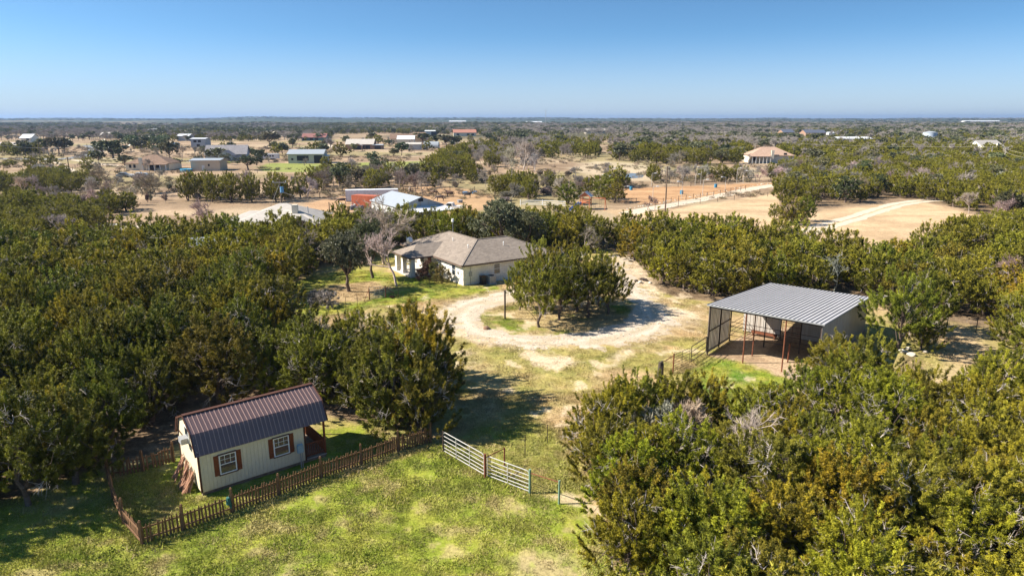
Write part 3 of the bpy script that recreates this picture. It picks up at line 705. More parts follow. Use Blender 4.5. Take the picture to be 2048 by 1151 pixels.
M_BLUE = mat('blue_plastic', (0.03, 0.12, 0.32), 0.5, var=0.1)
def mat_metal(name, c, dirt, period, ax=0, rough=0.4, stre=(0.25, 2.0, 1)):
    """sheet metal: base colour streaked with dirt along the sheets"""
    m, t, b = _mat(name); N, L = t.nodes.new, t.links.new
    tcn = N('ShaderNodeTexCoord'); mpn = N('ShaderNodeMapping'); mpn.inputs['Scale'].default_value = stre; L(tcn.outputs['Object'], mpn.inputs['Vector'])
    n = N('ShaderNodeTexNoise'); n.inputs['Scale'].default_value = 1.6; n.inputs['Detail'].default_value = 6; n.inputs['Roughness'].default_value = 0.7; L(mpn.outputs[0], n.inputs['Vector'])
    mr = N('ShaderNodeMapRange'); mr.inputs[1].default_value = 0.4; mr.inputs[2].default_value = 0.72; L(n.outputs['Fac'], mr.inputs[0])
    mx = N('ShaderNodeMix'); mx.data_type = 'RGBA'; mx.inputs['A'].default_value = (*c, 1); mx.inputs['B'].default_value = (*dirt, 1); L(mr.outputs[0], mx.inputs['Factor'])
    L(mx.outputs['Result'], b.inputs['Base Color']); b.inputs['Roughness'].default_value = rough; b.inputs['Metallic'].default_value = 0.0
    MATS[name] = m; return m
def mat_shingle(name, c1, c2, size=0.35):
    """asphalt shingles: small brick cells of mixed tone, laid along the object's own axes"""
    m, t, b = _mat(name); N, L = t.nodes.new, t.links.new
    tcn = N('ShaderNodeTexCoord')
    v = N('ShaderNodeTexVoronoi'); v.inputs['Scale'].default_value = 1 / size; mpn = N('ShaderNodeMapping'); mpn.inputs['Scale'].default_value = (1, 1, 2.2)
    L(tcn.outputs['Object'], mpn.inputs['Vector']); L(mpn.outputs[0], v.inputs['Vector'])
    n = N('ShaderNodeTexNoise'); n.inputs['Scale'].default_value = 0.5; n.inputs['Detail'].default_value = 5; L(tcn.outputs['Object'], n.inputs['Vector'])
    sp = N('ShaderNodeSeparateColor'); L(v.outputs['Color'], sp.inputs[0])
    ad = N('ShaderNodeMath'); ad.operation = 'MULTIPLY_ADD'; ad.inputs[1].default_value = 0.65; L(sp.outputs[0], ad.inputs[0])
    m3 = N('ShaderNodeMath'); m3.operation = 'MULTIPLY'; m3.inputs[1].default_value = 0.4; L(n.outputs['Fac'], m3.inputs[0]); L(m3.outputs[0], ad.inputs[2])
    mx = N('ShaderNodeMix'); mx.data_type = 'RGBA'; mx.inputs['A'].default_value = (*c1, 1); mx.inputs['B'].default_value = (*c2, 1); L(ad.outputs[0], mx.inputs['Factor'])
    L(mx.outputs['Result'], b.inputs['Base Color']); b.inputs['Roughness'].default_value = 0.92; b.inputs['Specular IOR Level'].default_value = 0.15
    MATS[name] = m; return m
def mat_stone_wall(name, c1, c2, mortar, bw=0.6, bh=0.28):
    m, t, b = _mat(name); N, L = t.nodes.new, t.links.new
    tcn = N('ShaderNodeTexCoord'); sp = N('ShaderNodeSeparateXYZ'); L(tcn.outputs['Object'], sp.inputs[0])
    ad = N('ShaderNodeMath'); ad.operation = 'ADD'; L(sp.outputs[0], ad.inputs[0]); L(sp.outputs[1], ad.inputs[1])
    cb = N('ShaderNodeCombineXYZ'); L(ad.outputs[0], cb.inputs[0]); L(sp.outputs[2], cb.inputs[1])
    br = N('ShaderNodeTexBrick'); br.inputs['Scale'].default_value = 1.0; br.inputs['Brick Width'].default_value = bw; br.inputs['Row Height'].default_value = bh; br.inputs['Mortar Size'].default_value = 0.014
    br.inputs['Color1'].default_value = (*c1, 1); br.inputs['Color2'].default_value = (*c2, 1); br.inputs['Mortar'].default_value = (*mortar, 1)
    L(cb.outputs[0], br.inputs['Vector']); L(br.outputs['Color'], b.inputs['Base Color']); b.inputs['Roughness'].default_value = 0.9
    bp = N('ShaderNodeBump'); bp.inputs['Strength'].default_value = 0.6; bp.inputs['Distance'].default_value = 0.02; bp.invert = True; L(br.outputs['Fac'], bp.inputs['Height']); L(bp.outputs[0], b.inputs['Normal'])
    MATS[name] = m; return m
M_SHING = mat_shingle('brown_grey_shingles', (0.165, 0.138, 0.115), (0.27, 0.228, 0.19), 0.3)
M_LIME = mat_stone_wall('limestone_blocks', (0.80, 0.76, 0.68), (0.70, 0.66, 0.58), (0.58, 0.54, 0.47))
M_GALVR = mat_metal('galvanised_roof_sheet', (0.49, 0.475, 0.47), (0.40, 0.385, 0.37), 1, stre=(2.0, 0.25, 1))
M_SHEDW = mat_metal('weathered_wall_sheet', (0.46, 0.44, 0.41), (0.33, 0.28, 0.235), 1, stre=(2.0, 2.0, 0.25), rough=0.5)

# ------------------------------------------------------------------ the cream cabin
def window(parent, x, y, z0, w, h, shutters=True, ax='x', side=-1, label=None):
    """a window lying in the plane y = const (ax x) of its building; side = outward sign"""
    o = side
    f = MB(); t = 0.05
    f.b2((x - w / 2, y, z0), (x - w / 2 + t, y + o * 0.05, z0 + h)); f.b2((x + w / 2 - t, y, z0), (x + w / 2, y + o * 0.05, z0 + h))
    f.b2((x - w / 2 + t, y, z0), (x + w / 2 - t, y + o * 0.05, z0 + t)); f.b2((x - w / 2 + t, y, z0 + h - t), (x + w / 2 - t, y + o * 0.05, z0 + h))
    f.b2((x - w / 2 + t, y, z0 + h / 2 - 0.02), (x + w / 2 - t, y + o * 0.045, z0 + h / 2 + 0.02))
    fr = f.build('window', M_WHITE, parent)
    if label: fr['label'] = label
    g = MB().b2((x - w / 2 + t, y + o * 0.004, z0 + t), (x + w / 2 - t, y + o * 0.02, z0 + h - t)).build('glass', M_GLASS, fr)
    mu = MB()
    for k in (1, 2): mu.b2((x - w / 2 + w * k / 3 - 0.009, y + o * 0.02, z0 + h / 2 + 0.02), (x - w / 2 + w * k / 3 + 0.009, y + o * 0.035, z0 + h - t))
    mu.b2((x - w / 2 + t, y + o * 0.0205, z0 + h * 0.74 - 0.009), (x + w / 2 - t, y + o * 0.034, z0 + h * 0.74 + 0.009)).build('muntin', M_WHITE, fr)
    if shutters:
        for s in (-1, 1):
            sh = MB(); xa = x + s * (w / 2 + 0.02); xb = x + s * (w / 2 + 0.27)
            for k in range(3):
                q0 = xa + (xb - xa) * (k / 3 + 0.012); q1 = xa + (xb - xa) * ((k + 1) / 3 - 0.012); sh.b2((q0, y, z0 - 0.03), (q1, y + o * 0.025, z0 + h + 0.03))
            for zz in (0.14, 0.82): sh.b2((xa, y + o * 0.025, z0 + h * zz), (xb, y + o * 0.045, z0 + h * zz + 0.07))
            sh.build('shutter', M_RED, parent)
        MB().b2((x - w / 2 - 0.05, y, z0 + h + 0.003), (x + w / 2 + 0.05, y + o * 0.06, z0 + h + 0.06)).build('window_head', M_BROWN, fr)
        MB().b2((x - w / 2 - 0.05, y, z0 - 0.06), (x + w / 2 + 0.05, y + o * 0.06, z0 - 0.003)).build('window_sill', M_BROWN, fr)
def cabin():
    p0 = G(405, 993); p1 = G(655, 913); yaw = math.atan2(p1.y - p0.y, p1.x - p0.x); L = (p1 - p0).length; Wd = 3.75; z0 = float(ZG(p0.x, p0.y))
    r = empty('cabin', (p0.x, p0.y, z0), yaw, 'cream barn-style cabin with brown metal gambrel roof and red-brown shutters', 'cabin')
    pw = L - 1.25; E, K, T = 2.42, 3.28, 3.86; kin = 0.52
    prof = [(0, 0.22), (Wd, 0.22), (Wd, E), (Wd - kin, K), (Wd / 2, T), (kin, K), (0, E)]
    w = MB(); w.prism([(0.012, 0.22), (Wd - 0.012, 0.22), (Wd - 0.012, E), (Wd - kin, K - 0.03), (Wd / 2, T - 0.04), (kin, K - 0.03), (0.012, E)], 0.012, pw, 0)
    n = int(pw / 0.203)
    for i in range(n + 1):                         # vertical siding boards with grooves between them
        a = i * pw / (n + 1) + 0.008; b = (i + 1) * pw / (n + 1) - 0.008
        w.b2((a, -0.004, 0.22), (b, 0.012, E - 0.06)); w.b2((a, Wd - 0.012, 0.22), (b, Wd + 0.004, E - 0.06))
    n = int(Wd / 0.203)
    for i in range(n + 1):
        a = i * Wd / (n + 1) + 0.008; b = (i + 1) * Wd / (n + 1) - 0.008; ym = (a + b) / 2
        zt = min(E + (K - E) * min(ym, Wd - ym) / kin, T - (T - K) * (abs(ym - Wd / 2)) / (Wd / 2 - kin)) - 0.06
        w.b2((-0.004, a, 0.22), (0.012, b, 2.36)); w.b2((-0.004, a, 2.47), (0.012, b, max(zt, 2.5)))
    w.build('wall', M_CREAM, r)
    for a_, b_, nm_ in (((-0.03, -0.03, 0.2), (0.06, 0.06, E), 'corner_trim'), ((-0.03, Wd - 0.06, 0.2), (0.06, Wd + 0.03, E), 'corner_trim'), ((pw - 0.05, -0.03, 0.2), (pw + 0.04, 0.05, E), 'corner_trim'), ((-0.028, 0.06, 2.37), (-0.005, Wd - 0.06, 2.46), 'band_trim')): MB().b2(a_, b_).build(nm_, M_BROWN, r)
    # skids / floor frame
    MB().b2((0.05, 0.1, 0.0), (L - 0.02, 0.35, 0.2)).b2((0.05, Wd - 0.35, 0.0), (L - 0.02, Wd - 0.1, 0.2)).b2((0.05, Wd / 2 - 0.1, 0.0), (L, Wd / 2 + 0.1, 0.2)).build('skid', M_PICKET2, r)
    MB().b2((0.02, 0.02, 0.2), (L, Wd - 0.02, 0.219)).build('floor_frame', M_CONC, r)
    # roof: four sheets with ribs
    rf = MB(); rb = MB(); ov = 0.09; x0, x1 = -0.12, L + 0.12
    pr = [(-ov, E - 0.14), (kin - 0.03, K + 0.03), (Wd / 2, T + 0.05), (Wd - kin + 0.03, K + 0.03), (Wd + ov, E - 0.14)]
    for (ya, za), (yb, zb) in zip(pr[:-1], pr[1:]): rf.slab([(x0, ya, za), (x1, ya, za), (x1, yb, zb), (x0, yb, zb)], 0.03)
    rf.build('roof', M_ROOFB, r)
    nr_ = int((x1 - x0) / 0.2286)
    for i in range(1, nr_ + 1):
        x = x0 + i * (x1 - x0) / (nr_ + 1)
        for (ya, za), (yb, zb) in zip(pr[:-1], pr[1:]):
            nz = Vector((0, -(zb - za), (yb - ya))).normalized() * 0.011
            rb.beam((x, ya + nz.y, za + nz.z), (x, yb + nz.y, zb + nz.z), 0.035, 0.022)
    rb.build('roof_rib', M_ROOFR, r)
    rt = MB()
    for x in (x0 - 0.005, x1 + 0.005):
        for (ya, za), (yb, zb) in zip(pr[:-1], pr[1:]): rt.beam((x, ya, za), (x, yb, zb), 0.05, 0.09)
    rt.beam((x0, Wd / 2, T + 0.065), (x1, Wd / 2, T + 0.065), 0.26, 0.025)
    rt.build('roof_trim', M_BROWN, r)
    window(r, 1.42, -0.004, 0.92, 0.86, 1.08); window(r, 4.28, -0.004, 0.98, 0.86, 1.08)
    # loft window in the end wall with a window air conditioner
    f = MB(); yc = Wd / 2 - 0.3
    f.b2((-0.06, yc - 0.36, 2.5), (-0.005, yc + 0.36, 3.35)); f.build('loft_window', M_WHITE, r)
    MB().b2((-0.07, yc - 0.3, 2.86), (-0.061, yc + 0.3, 3.29)).build('glass', M_GLASS, bpy.data.objects['loft_window'])
    ac = MB().b2((-0.42, yc - 0.28, 2.52), (-0.062, yc + 0.28, 2.83))
    for k in range(6): ac.b2((-0.435, yc - 0.25, 2.55 + k * 0.045), (-0.42, yc + 0.25, 2.57 + k * 0.045))
    props(ac.build('window_air_conditioner', M_GREY, r), 'white-grey window air conditioner under the loft window')
    # porch: back wall with a door, posts, railing, step
    MB().b2((pw, 0.9, 0.24), (pw + 0.03, 1.8, 2.2)).build('door', M_RED, r)
    MB().b2((pw + 0.0, 0.05, 0.22), (L - 0.01, Wd - 0.03, 0.25)).build('porch_floor', M_PICKET2, r)
    for y in (0.05, Wd - 0.15): MB().b2((L - 0.11, y, 0.25), (L - 0.01, y + 0.1, 2.38)).build('porch_post', M_RED, r)
    MB().b2((pw + 0.04, 0.03, 2.30), (L, 0.12, 2.42)).b2((L - 0.1, 0.12, 2.3), (L - 0.02, Wd - 0.12, 2.44)).build('porch_beam', M_RED, r)
    ra = MB(); ra.b2((pw + 0.05, 0.07, 1.08), (L - 0.11, 0.13, 1.14)); ra.b2((pw + 0.05, 0.07, 0.36), (L - 0.11, 0.13, 0.41)); ra.b2((L - 0.09, 0.15, 1.08), (L - 0.03, Wd - 0.15, 1.14)); ra.b2((L - 0.09, 0.15, 0.36), (L - 0.03, Wd - 0.15, 0.41))
    for k in range(9): x = pw + 0.14 + k * 0.115; ra.b2((x, 0.085, 0.41), (x + 0.035, 0.12, 1.08))
    for k in range(int((Wd - 0.4) / 0.12)): y = 0.22 + k * 0.12; ra.b2((L - 0.075, y, 0.41), (L - 0.04, y + 0.035, 1.08))
    ra.build('porch_railing', M_RED, r)
    # things around it
    Mx = Matrix.Translation((p0.x, p0.y, z0)) @ Matrix.Rotation(yaw, 4, 'Z')
    a = empty('electric_meter_pedestal', Mx @ Vector((pw - 0.42, -0.32, 0)), yaw, 'pale blue electric box on a post beside the cabin porch', 'electric box')
    mbx = MB().b2((-0.16, -0.09, 0.95), (0.16, 0.09, 1.38)).b2((-0.14, -0.1, 1.39), (0.14, 0.08, 1.43)); mbx.build('box', mat('pale_blue_box', (0.25, 0.36, 0.42), 0.6), a)
    MB().tube((0, 0, 0), (0, 0, 0.95), 0.04).tube((0.1, 0, 0), (0.1, 0, 0.95), 0.025).build('post', M_GREY, a)
    # loose pickets leaning on the end wall: each stick is a stick of one pile
    rg = random.Random(4); a = MB()
    for k in range(46):
        y = 0.75 + rg.random() * 2.3; h = rg.uniform(0.7, 1.3); dx = rg.uniform(0.35, 0.8); y2 = y + rg.uniform(-0.3, 0.3)
        a.beam((-dx, y, 0.03), (-0.05 - rg.random() * 0.12, y2, h), 0.07, 0.025)
    o = a.build('firewood_pile', mat('split_wood', (0.30, 0.16, 0.10), 0.9, var=0.5, scale=3), None, (p0.x, p0.y, z0), yaw); props(o, 'pile of reddish sticks and old pickets leaning on the cabin end wall', 'wood pile')
cabin()

# ------------------------------------------------------------------ picket fences
def picket_fence(pts, label, h=1.0, sway=0.0, seed=1, gapp=0.03, noends=False):
    rg = random.Random(seed); P = [GZ(*q) for q in pts]
    r = empty('picket_fence', P[0], 0, label, 'picket fence', 'brown picket fences round the cabin yard'); o0 = P[0]
    post = None
    for i, p in enumerate(P):
        if noends and i in (0, len(P) - 1): continue
        q = p - o0; b = MB(); hh = h + rg.uniform(0.15, 0.35); w = 0.055
        b.box((q.x, q.y, q.z + hh / 2), (w * 2, w * 2, hh)); b.box((q.x, q.y, q.z + hh + 0.03), (w * 1.3, w * 1.3, 0.06)); b.build('post', M_PICKET, r)
    for a, b in zip(P[:-1], P[1:]):
        L = (b - a).length; d = (b - a).normalized(); n = Vector((d.y, -d.x, 0)); m = MB(); k = max(2, int(L / 0.155))
        ang = math.atan2(d.y, d.x)
        for z in (0.25, 0.78):
            prev = None
            for j in range(7):
                t = j / 6; c = a.lerp(b, t) - o0 - n * 0.045 + Vector((0, 0, z * h + math.sin(t * math.pi) * sway * rg.uniform(-0.6, 1)))
                if prev is not None: m.beam(prev, c, 0.035, 0.075)
                prev = c
        for j in range(k):
            if rg.random() < gapp: continue
            t = (j + 0.5) / k; c = a.lerp(b, t) - o0 + n * 0.0; lean = rg.gauss(0, 0.03); hh = h * rg.uniform(0.94, 1.05); dz = rg.uniform(-0.03, 0.02)
            wv = 0.045; th = 0.01
            M = Matrix.Rotation(ang, 4, 'Z') @ Matrix.Rotation(lean, 4, 'Y')
            pr = [(-wv, 0.03), (wv, 0.03), (wv, hh - 0.11), (wv * 0.45, hh - 0.085), (wv * 0.8, hh - 0.045), (0, hh), (-wv * 0.8, hh - 0.045), (-wv * 0.45, hh - 0.085), (-wv, hh - 0.11)]
            s0 = len(m.v); m.prism(pr, -th, th, 1)
            for q in range(s0, len(m.v)):
                v = M @ Vector(m.v[q]); m.v[q] = (v.x + c.x, v.y + c.y, v.z + c.z + dz)
        m.build('picket_panel', M_PICKET, r)
picket_fence([(285, 1089), (368, 1061), (466, 1025), (559, 991), (643, 957), (723, 930), (797, 903), (862, 886)], 'long brown picket fence running from the yard corner to the big juniper', 1.02, 0.0, 1)
picket_fence([(285, 1089), (248, 1047), (227, 998), (217, 957)], 'short leaning side run of brown picket fence at the yard left', 1.0, 0.03, 2, 0.1, True)
picket_fence([(217, 957), (287, 943), (348, 924)], 'sagging back run of brown picket fence behind the cabin end', 1.0, 0.10, 3, 0.2)
a = MB(); q = GZ(461, 1024); a.tube((0, 0, 0.9), (0.0, 0, 0.55), 0.10, 0.14, 7).tube((0.05, 0.02, 0.6), (0.1, 0, 0.3), 0.10, 0.03, 6)
props(a.build('rag', mat('teal_cloth', (0.03, 0.12, 0.11), 0.9), None, (q.x + 0.02, q.y - 0.12, q.z)), 'dark teal cloth tied to a post of the long picket fence', 'cloth')

# ------------------------------------------------------------------ pipe gates and posts
def pipe_gate(a, b, label, mt, h=1.22, rails=6, r=0.025, ups=2, z0=0.1, arch=True, cat='gate', group=None, name='pipe_gate'):
    A, B = GZ(*a), GZ(*b); L = (B - A).length; yaw = math.atan2(B.y - A.y, B.x - A.x)
    e = empty(name, A, yaw, label, cat, group); f = MB(); dz = B.z - A.z
    c = 0.16
    pts = [(0, 0, z0), (0, 0, h - c), (c * 0.3, 0, h - c * 0.3), (c, 0, h), (L - c, 0, h + dz), (L - c * 0.3, 0, h - c * 0.3 + dz), (L, 0, h - c + dz), (L, 0, z0 + dz), (0, 0, z0)] if arch else [(0, 0, z0), (0, 0, h), (L, 0, h + dz), (L, 0, z0 + dz), (0, 0, z0)]
    f.path(pts, r); f.build('frame', mt, e)
    m = MB()
    for k in range(1, rails - 1):
        z = z0 + (h - z0) * (k / (rails - 1)) ** 1.1; m.tube((0, 0, z), (L, 0, z + dz), r * 0.85)
    m.build('rail', mt, e); m = MB()
    for k in range(ups): x = L * (k + 1) / (ups + 1); m.b2((x - 0.02, -r - 0.012, z0 + 0.0), (x + 0.02, -r - 0.002, h + dz))
    if ups: m.build('upright', mt, e)
    return e
def post(px, py, h, label, mt=M_RUST, r=0.055, name='fence_post', cat='post', group=None, lean=0.0, n=10):
    p = GZ(px, py); m = MB(); m.tube((0, 0, -0.05), (lean, 0, h), r, n=n)
    return props(m.build(name, mt, None, p), label, cat, group)
pipe_gate((888, 904), (968, 951), 'long galvanised pipe gate left of the rusty middle post', M_GALV, rails=6, ups=2, h=1.30, group='galvanised gates on the lawn')
pipe_gate((975, 953), (1058, 985), 'galvanised pipe gate with rounded ends right of the rusty middle post', M_GALV, rails=6, ups=1, h=1.25, group='galvanised gates on the lawn')
post(970.5, 955, 1.42, 'thick rusty post between the two galvanised gates', M_RUST, 0.07)
post(887, 904, 1.32, 'dark post at the hinge end of the long galvanised gate', M_RUSTD, 0.05)
post(1059.5, 986, 1.38, 'green painted post at the right end of the gates', M_GREENP, 0.065)
post(1118, 1007, 1.32, 'green painted post at the far end of the single rusty rail', M_GREENP, 0.055)
def rail(a, b, za, zb, label, mt=M_RUST, r=0.028, name='pipe_rail', cat='rail', mid=()):
    A, B = GZ(*a), GZ(*b); m = MB(); m.tube((0, 0, za), (B.x - A.x, B.y - A.y, B.z - A.z + zb), r)
    return props(m.build(name, mt, None, A), label, cat)
rail((1059.5, 986), (1118, 1007), 1.18, 1.22, 'single rusty rail between the two green posts')
post(1009, 932, 1.15, 'rusty brace post behind the galvanised gates', M_RUST, 0.045)
rail((972, 955), (1009, 932), 1.22, 1.1, 'slanting rusty rail from the gate post to the brace post')
post(1050, 910, 1.28, 'slim steel post on the grass behind the gates', M_RUSTD, 0.024, 't_post'); post(1094.5, 886, 1.22, 'slim green steel post nearest the foreground grove', M_RUSTD, 0.022, 't_post')
post(1274, 755, 0.55, 'short dark stake in the grass left of the wooden stump post', M_RUSTD, 0.05)

# ------------------------------------------------------------------ the open metal shed
def metal_shed():
    A = G(1412, 711); B = G(1644, 651.8, 4.15); yaw = math.atan2(B.y - A.y, B.x - A.x); z0 = float(ZG(A.x, A.y))
    yaw = R(-38.5); Wf, Dp, HF, HB, part = 8.7, 15.4, 4.2, 3.1, 8.2
    r = empty('metal_shed', (A.x, A.y, z0), yaw, 'open-fronted grey metal livestock shed with a ribbed sloping roof', 'shed')
    H = lambda y: HF + (HB - HF) * y / Dp
    rf = MB(); o = 0.15
    rf.slab([(-o, -o, H(-o) + 0.12), (Wf + o, -o, H(-o) + 0.12), (Wf + o, Dp + o, H(Dp + o) + 0.12), (-o, Dp + o, H(Dp + o) + 0.12)], 0.04); rf.build('roof', M_GALVR, r)
    rb = MB(); n = 28
    for k in range(n + 1):
        x = -o + (Wf + 2 * o) * k / n; rb.beam((x, -o, H(-o) + 0.142), (x, Dp + o, H(Dp + o) + 0.142), 0.05, 0.045)
    rb.build('roof_rib', mat('roof_rib_grey', (0.13, 0.13, 0.14), 0.6, var=0.1), r)
    MB().beam((-o, -o - 0.02, H(-o) + 0.09), (Wf + o, -o - 0.02, H(-o) + 0.09), 0.03, 0.1).beam((Wf + o + 0.02, -o, H(0) + 0.09), (Wf + o + 0.02, Dp + o, H(Dp) + 0.09), 0.03, 0.12).beam((-o - 0.02, -o, H(0) + 0.09), (-o - 0.02, Dp + o, H(Dp) + 0.09), 0.03, 0.1).build('roof_trim', M_GREY, r)
    def wallsheet(x0, y0, x1, y1, zb, name='wall_panel', topf=None):
        m = MB(); L = math.hypot(x1 - x0, y1 - y0); n = max(2, int(L / 0.3)); dx, dy = (x1 - x0) / L, (y1 - y0) / L; nx, ny = dy, -dx
        def top(x, y): return (H(y) if topf is None else topf) - 0.02
        for k in range(n):
            a, b = L * k / n, L * (k + 1) / n; c = b - 0.05
            for (u, v, off) in ((a, c, 0.0), (c, b, 0.028)):
                pa = (x0 + dx * u + nx * off, y0 + dy * u + ny * off); pb = (x0 + dx * v + nx * off, y0 + dy * v + ny * off)
                za, zb_ = top(*pa), top(*pb); th = 0.012
                m.slab([(pa[0], pa[1], zb), (pb[0], pb[1], zb), (pb[0], pb[1], zb_), (pa[0], pa[1], za)], th)
        return m.build(name, M_SHEDW, r)
    wallsheet(0, 0, 0, 4.8, 0.12); wallsheet(Wf, Dp, Wf, 0, 0.1)
    wallsheet(0.0, part, 3.35, part, 0.15); wallsheet(5.1, part, Wf, part, 0.3)
    st = MB()
    for (x, y) in ((0, 0), (0, 2.4), (0, 4.8), (0, part), (0, 11.8), (0, Dp), (Wf, 0), (Wf, 4.8), (Wf, part), (Wf, 11.8), (Wf, Dp), (3.35, part), (5.1, part), (1.5, part), (7.2, part), (3.0, 5.0), (5.9, 5.0), (3.2, Dp), (6.0, Dp), (3.05, 2.1)):
        m = MB(); xx = x + (0.07 if x == 0 else -0.07 if x == Wf else 0); m.tube((xx, y + 0.06, -0.05), (xx, y + 0.06, H(y) - 0.12), 0.05); m.build('column', M_RUSTD if (x in (0, Wf) or y >= 5) else M_RUST, r)
    for x in (3.05, 6.1): MB().tube((x, 0.0, -0.05), (x, 0.0, H(0) - 0.12), 0.055).build('column', M_RUST, r)
    g = MB()
    for z in (2.05, 0.35): g.tube((0.09, 0.1, z), (0.09, 4.8, z), 0.045)
    for y in (0.0, 4.8, part, 11.8, Dp): g.beam((0, y + 0.06, H(y) - 0.06), (Wf, y + 0.06, H(y) - 0.06), 0.08, 0.12)
    for k in range(7): x = Wf * k / 6; g.beam((min(max(x, 0.1), Wf - 0.1), 0, H(0) + 0.035), (min(max(x, 0.1), Wf - 0.1), Dp, H(Dp) + 0.035), 0.05, 0.08)
    g.build('girt', M_RUSTD, r)
    g = MB()
    for z in (0.55, 0.95, 1.35, 1.75):
        g.tube((0.05, 4.9, z), (Wf - 0.05, 4.9, z), 0.025)
    g.build('corral_rail', M_RUSTD, r)
    g = MB()
    for z in (0.45, 0.8, 1.15, 1.5): g.tube((3.4, part + 0.4, z), (5.1, part + 0.4, z), 0.02)
    for x in (3.4, 4.25, 5.1): g.tube((x, part + 0.4, 0.3), (x, part + 0.4, 1.5), 0.02)
    g.build('corral_panel', M_RUST, r)
    g = MB()
    for z in (0.45, 0.8, 1.15, 1.5): g.tube((0.0, 4.9, z), (0.0, part, z), 0.02)
    g.build('corral_panel', M_RUSTD, r)
    Mx = Matrix.Translation((A.x, A.y, z0)) @ Matrix.Rotation(yaw, 4, 'Z')
    q = Mx @ Vector((5.95, -1.2 + 1.0, 0)); q = G(1575, 725)
    props(MB().tube((0, 0, 0), (0.02, 0, 1.6), 0.06).build('fence_post', M_RUST, None, q), 'short rusty post standing alone in front of the metal shed', 'post')
    q = Mx @ Vector((1.0, part - 0.6, 0.0)); m = MB()
    m.b2((0, 0, 0.25), (2.2, 0.35, 0.45)).b2((0.1, 0.02, 0.0), (0.18, 0.33, 0.25)).b2((2.0, 0.02, 0.0), (2.08, 0.33, 0.25))
    props(m.build('feed_trough', M_RUST, None, q, yaw), 'low rusty feed trough against the back panel of the metal shed', 'feed trough')
    return r
metal_shed()
pipe_gate((1381, 732), (1411, 711), 'dark four-rail pipe panel against the metal shed corner', M_RUSTD, h=1.6, rails=4, r=0.032, ups=0, z0=0.35, arch=False, cat='fence panel', name='corral_fence')
pipe_gate((1346, 747), (1378, 732), 'lighter many-railed gate between the wooden stump post and the shed panel', M_RUSTD, h=1.5, rails=7, r=0.018, ups=1, z0=0.2)
post(1345.5, 748, 1.65, 'rusty hinge post of the many-railed gate', M_RUST, 0.05)
rail((1326, 757), (1346, 748), 1.35, 1.5, 'single rusty rail from the stump post to the hinge post')
m = MB(); p = GZ(1319, 768)
for k in range(6): m.tube((0.11 * math.cos(k), 0.09 * math.sin(k), -0.05), (0.11 * math.cos(k) + 0.04, 0.08 * math.sin(k), 1.62 + 0.16 * math.sin(k * 2.2)), 0.13, 0.085, 6)
props(m.build('wooden_post', mat('charred_wood', (0.075, 0.06, 0.05), 0.95, var=0.5, scale=6, streak=(4, 4, 0.5)), None, p), 'thick dark weathered wooden stump post at the end of the pipe gates', 'post')

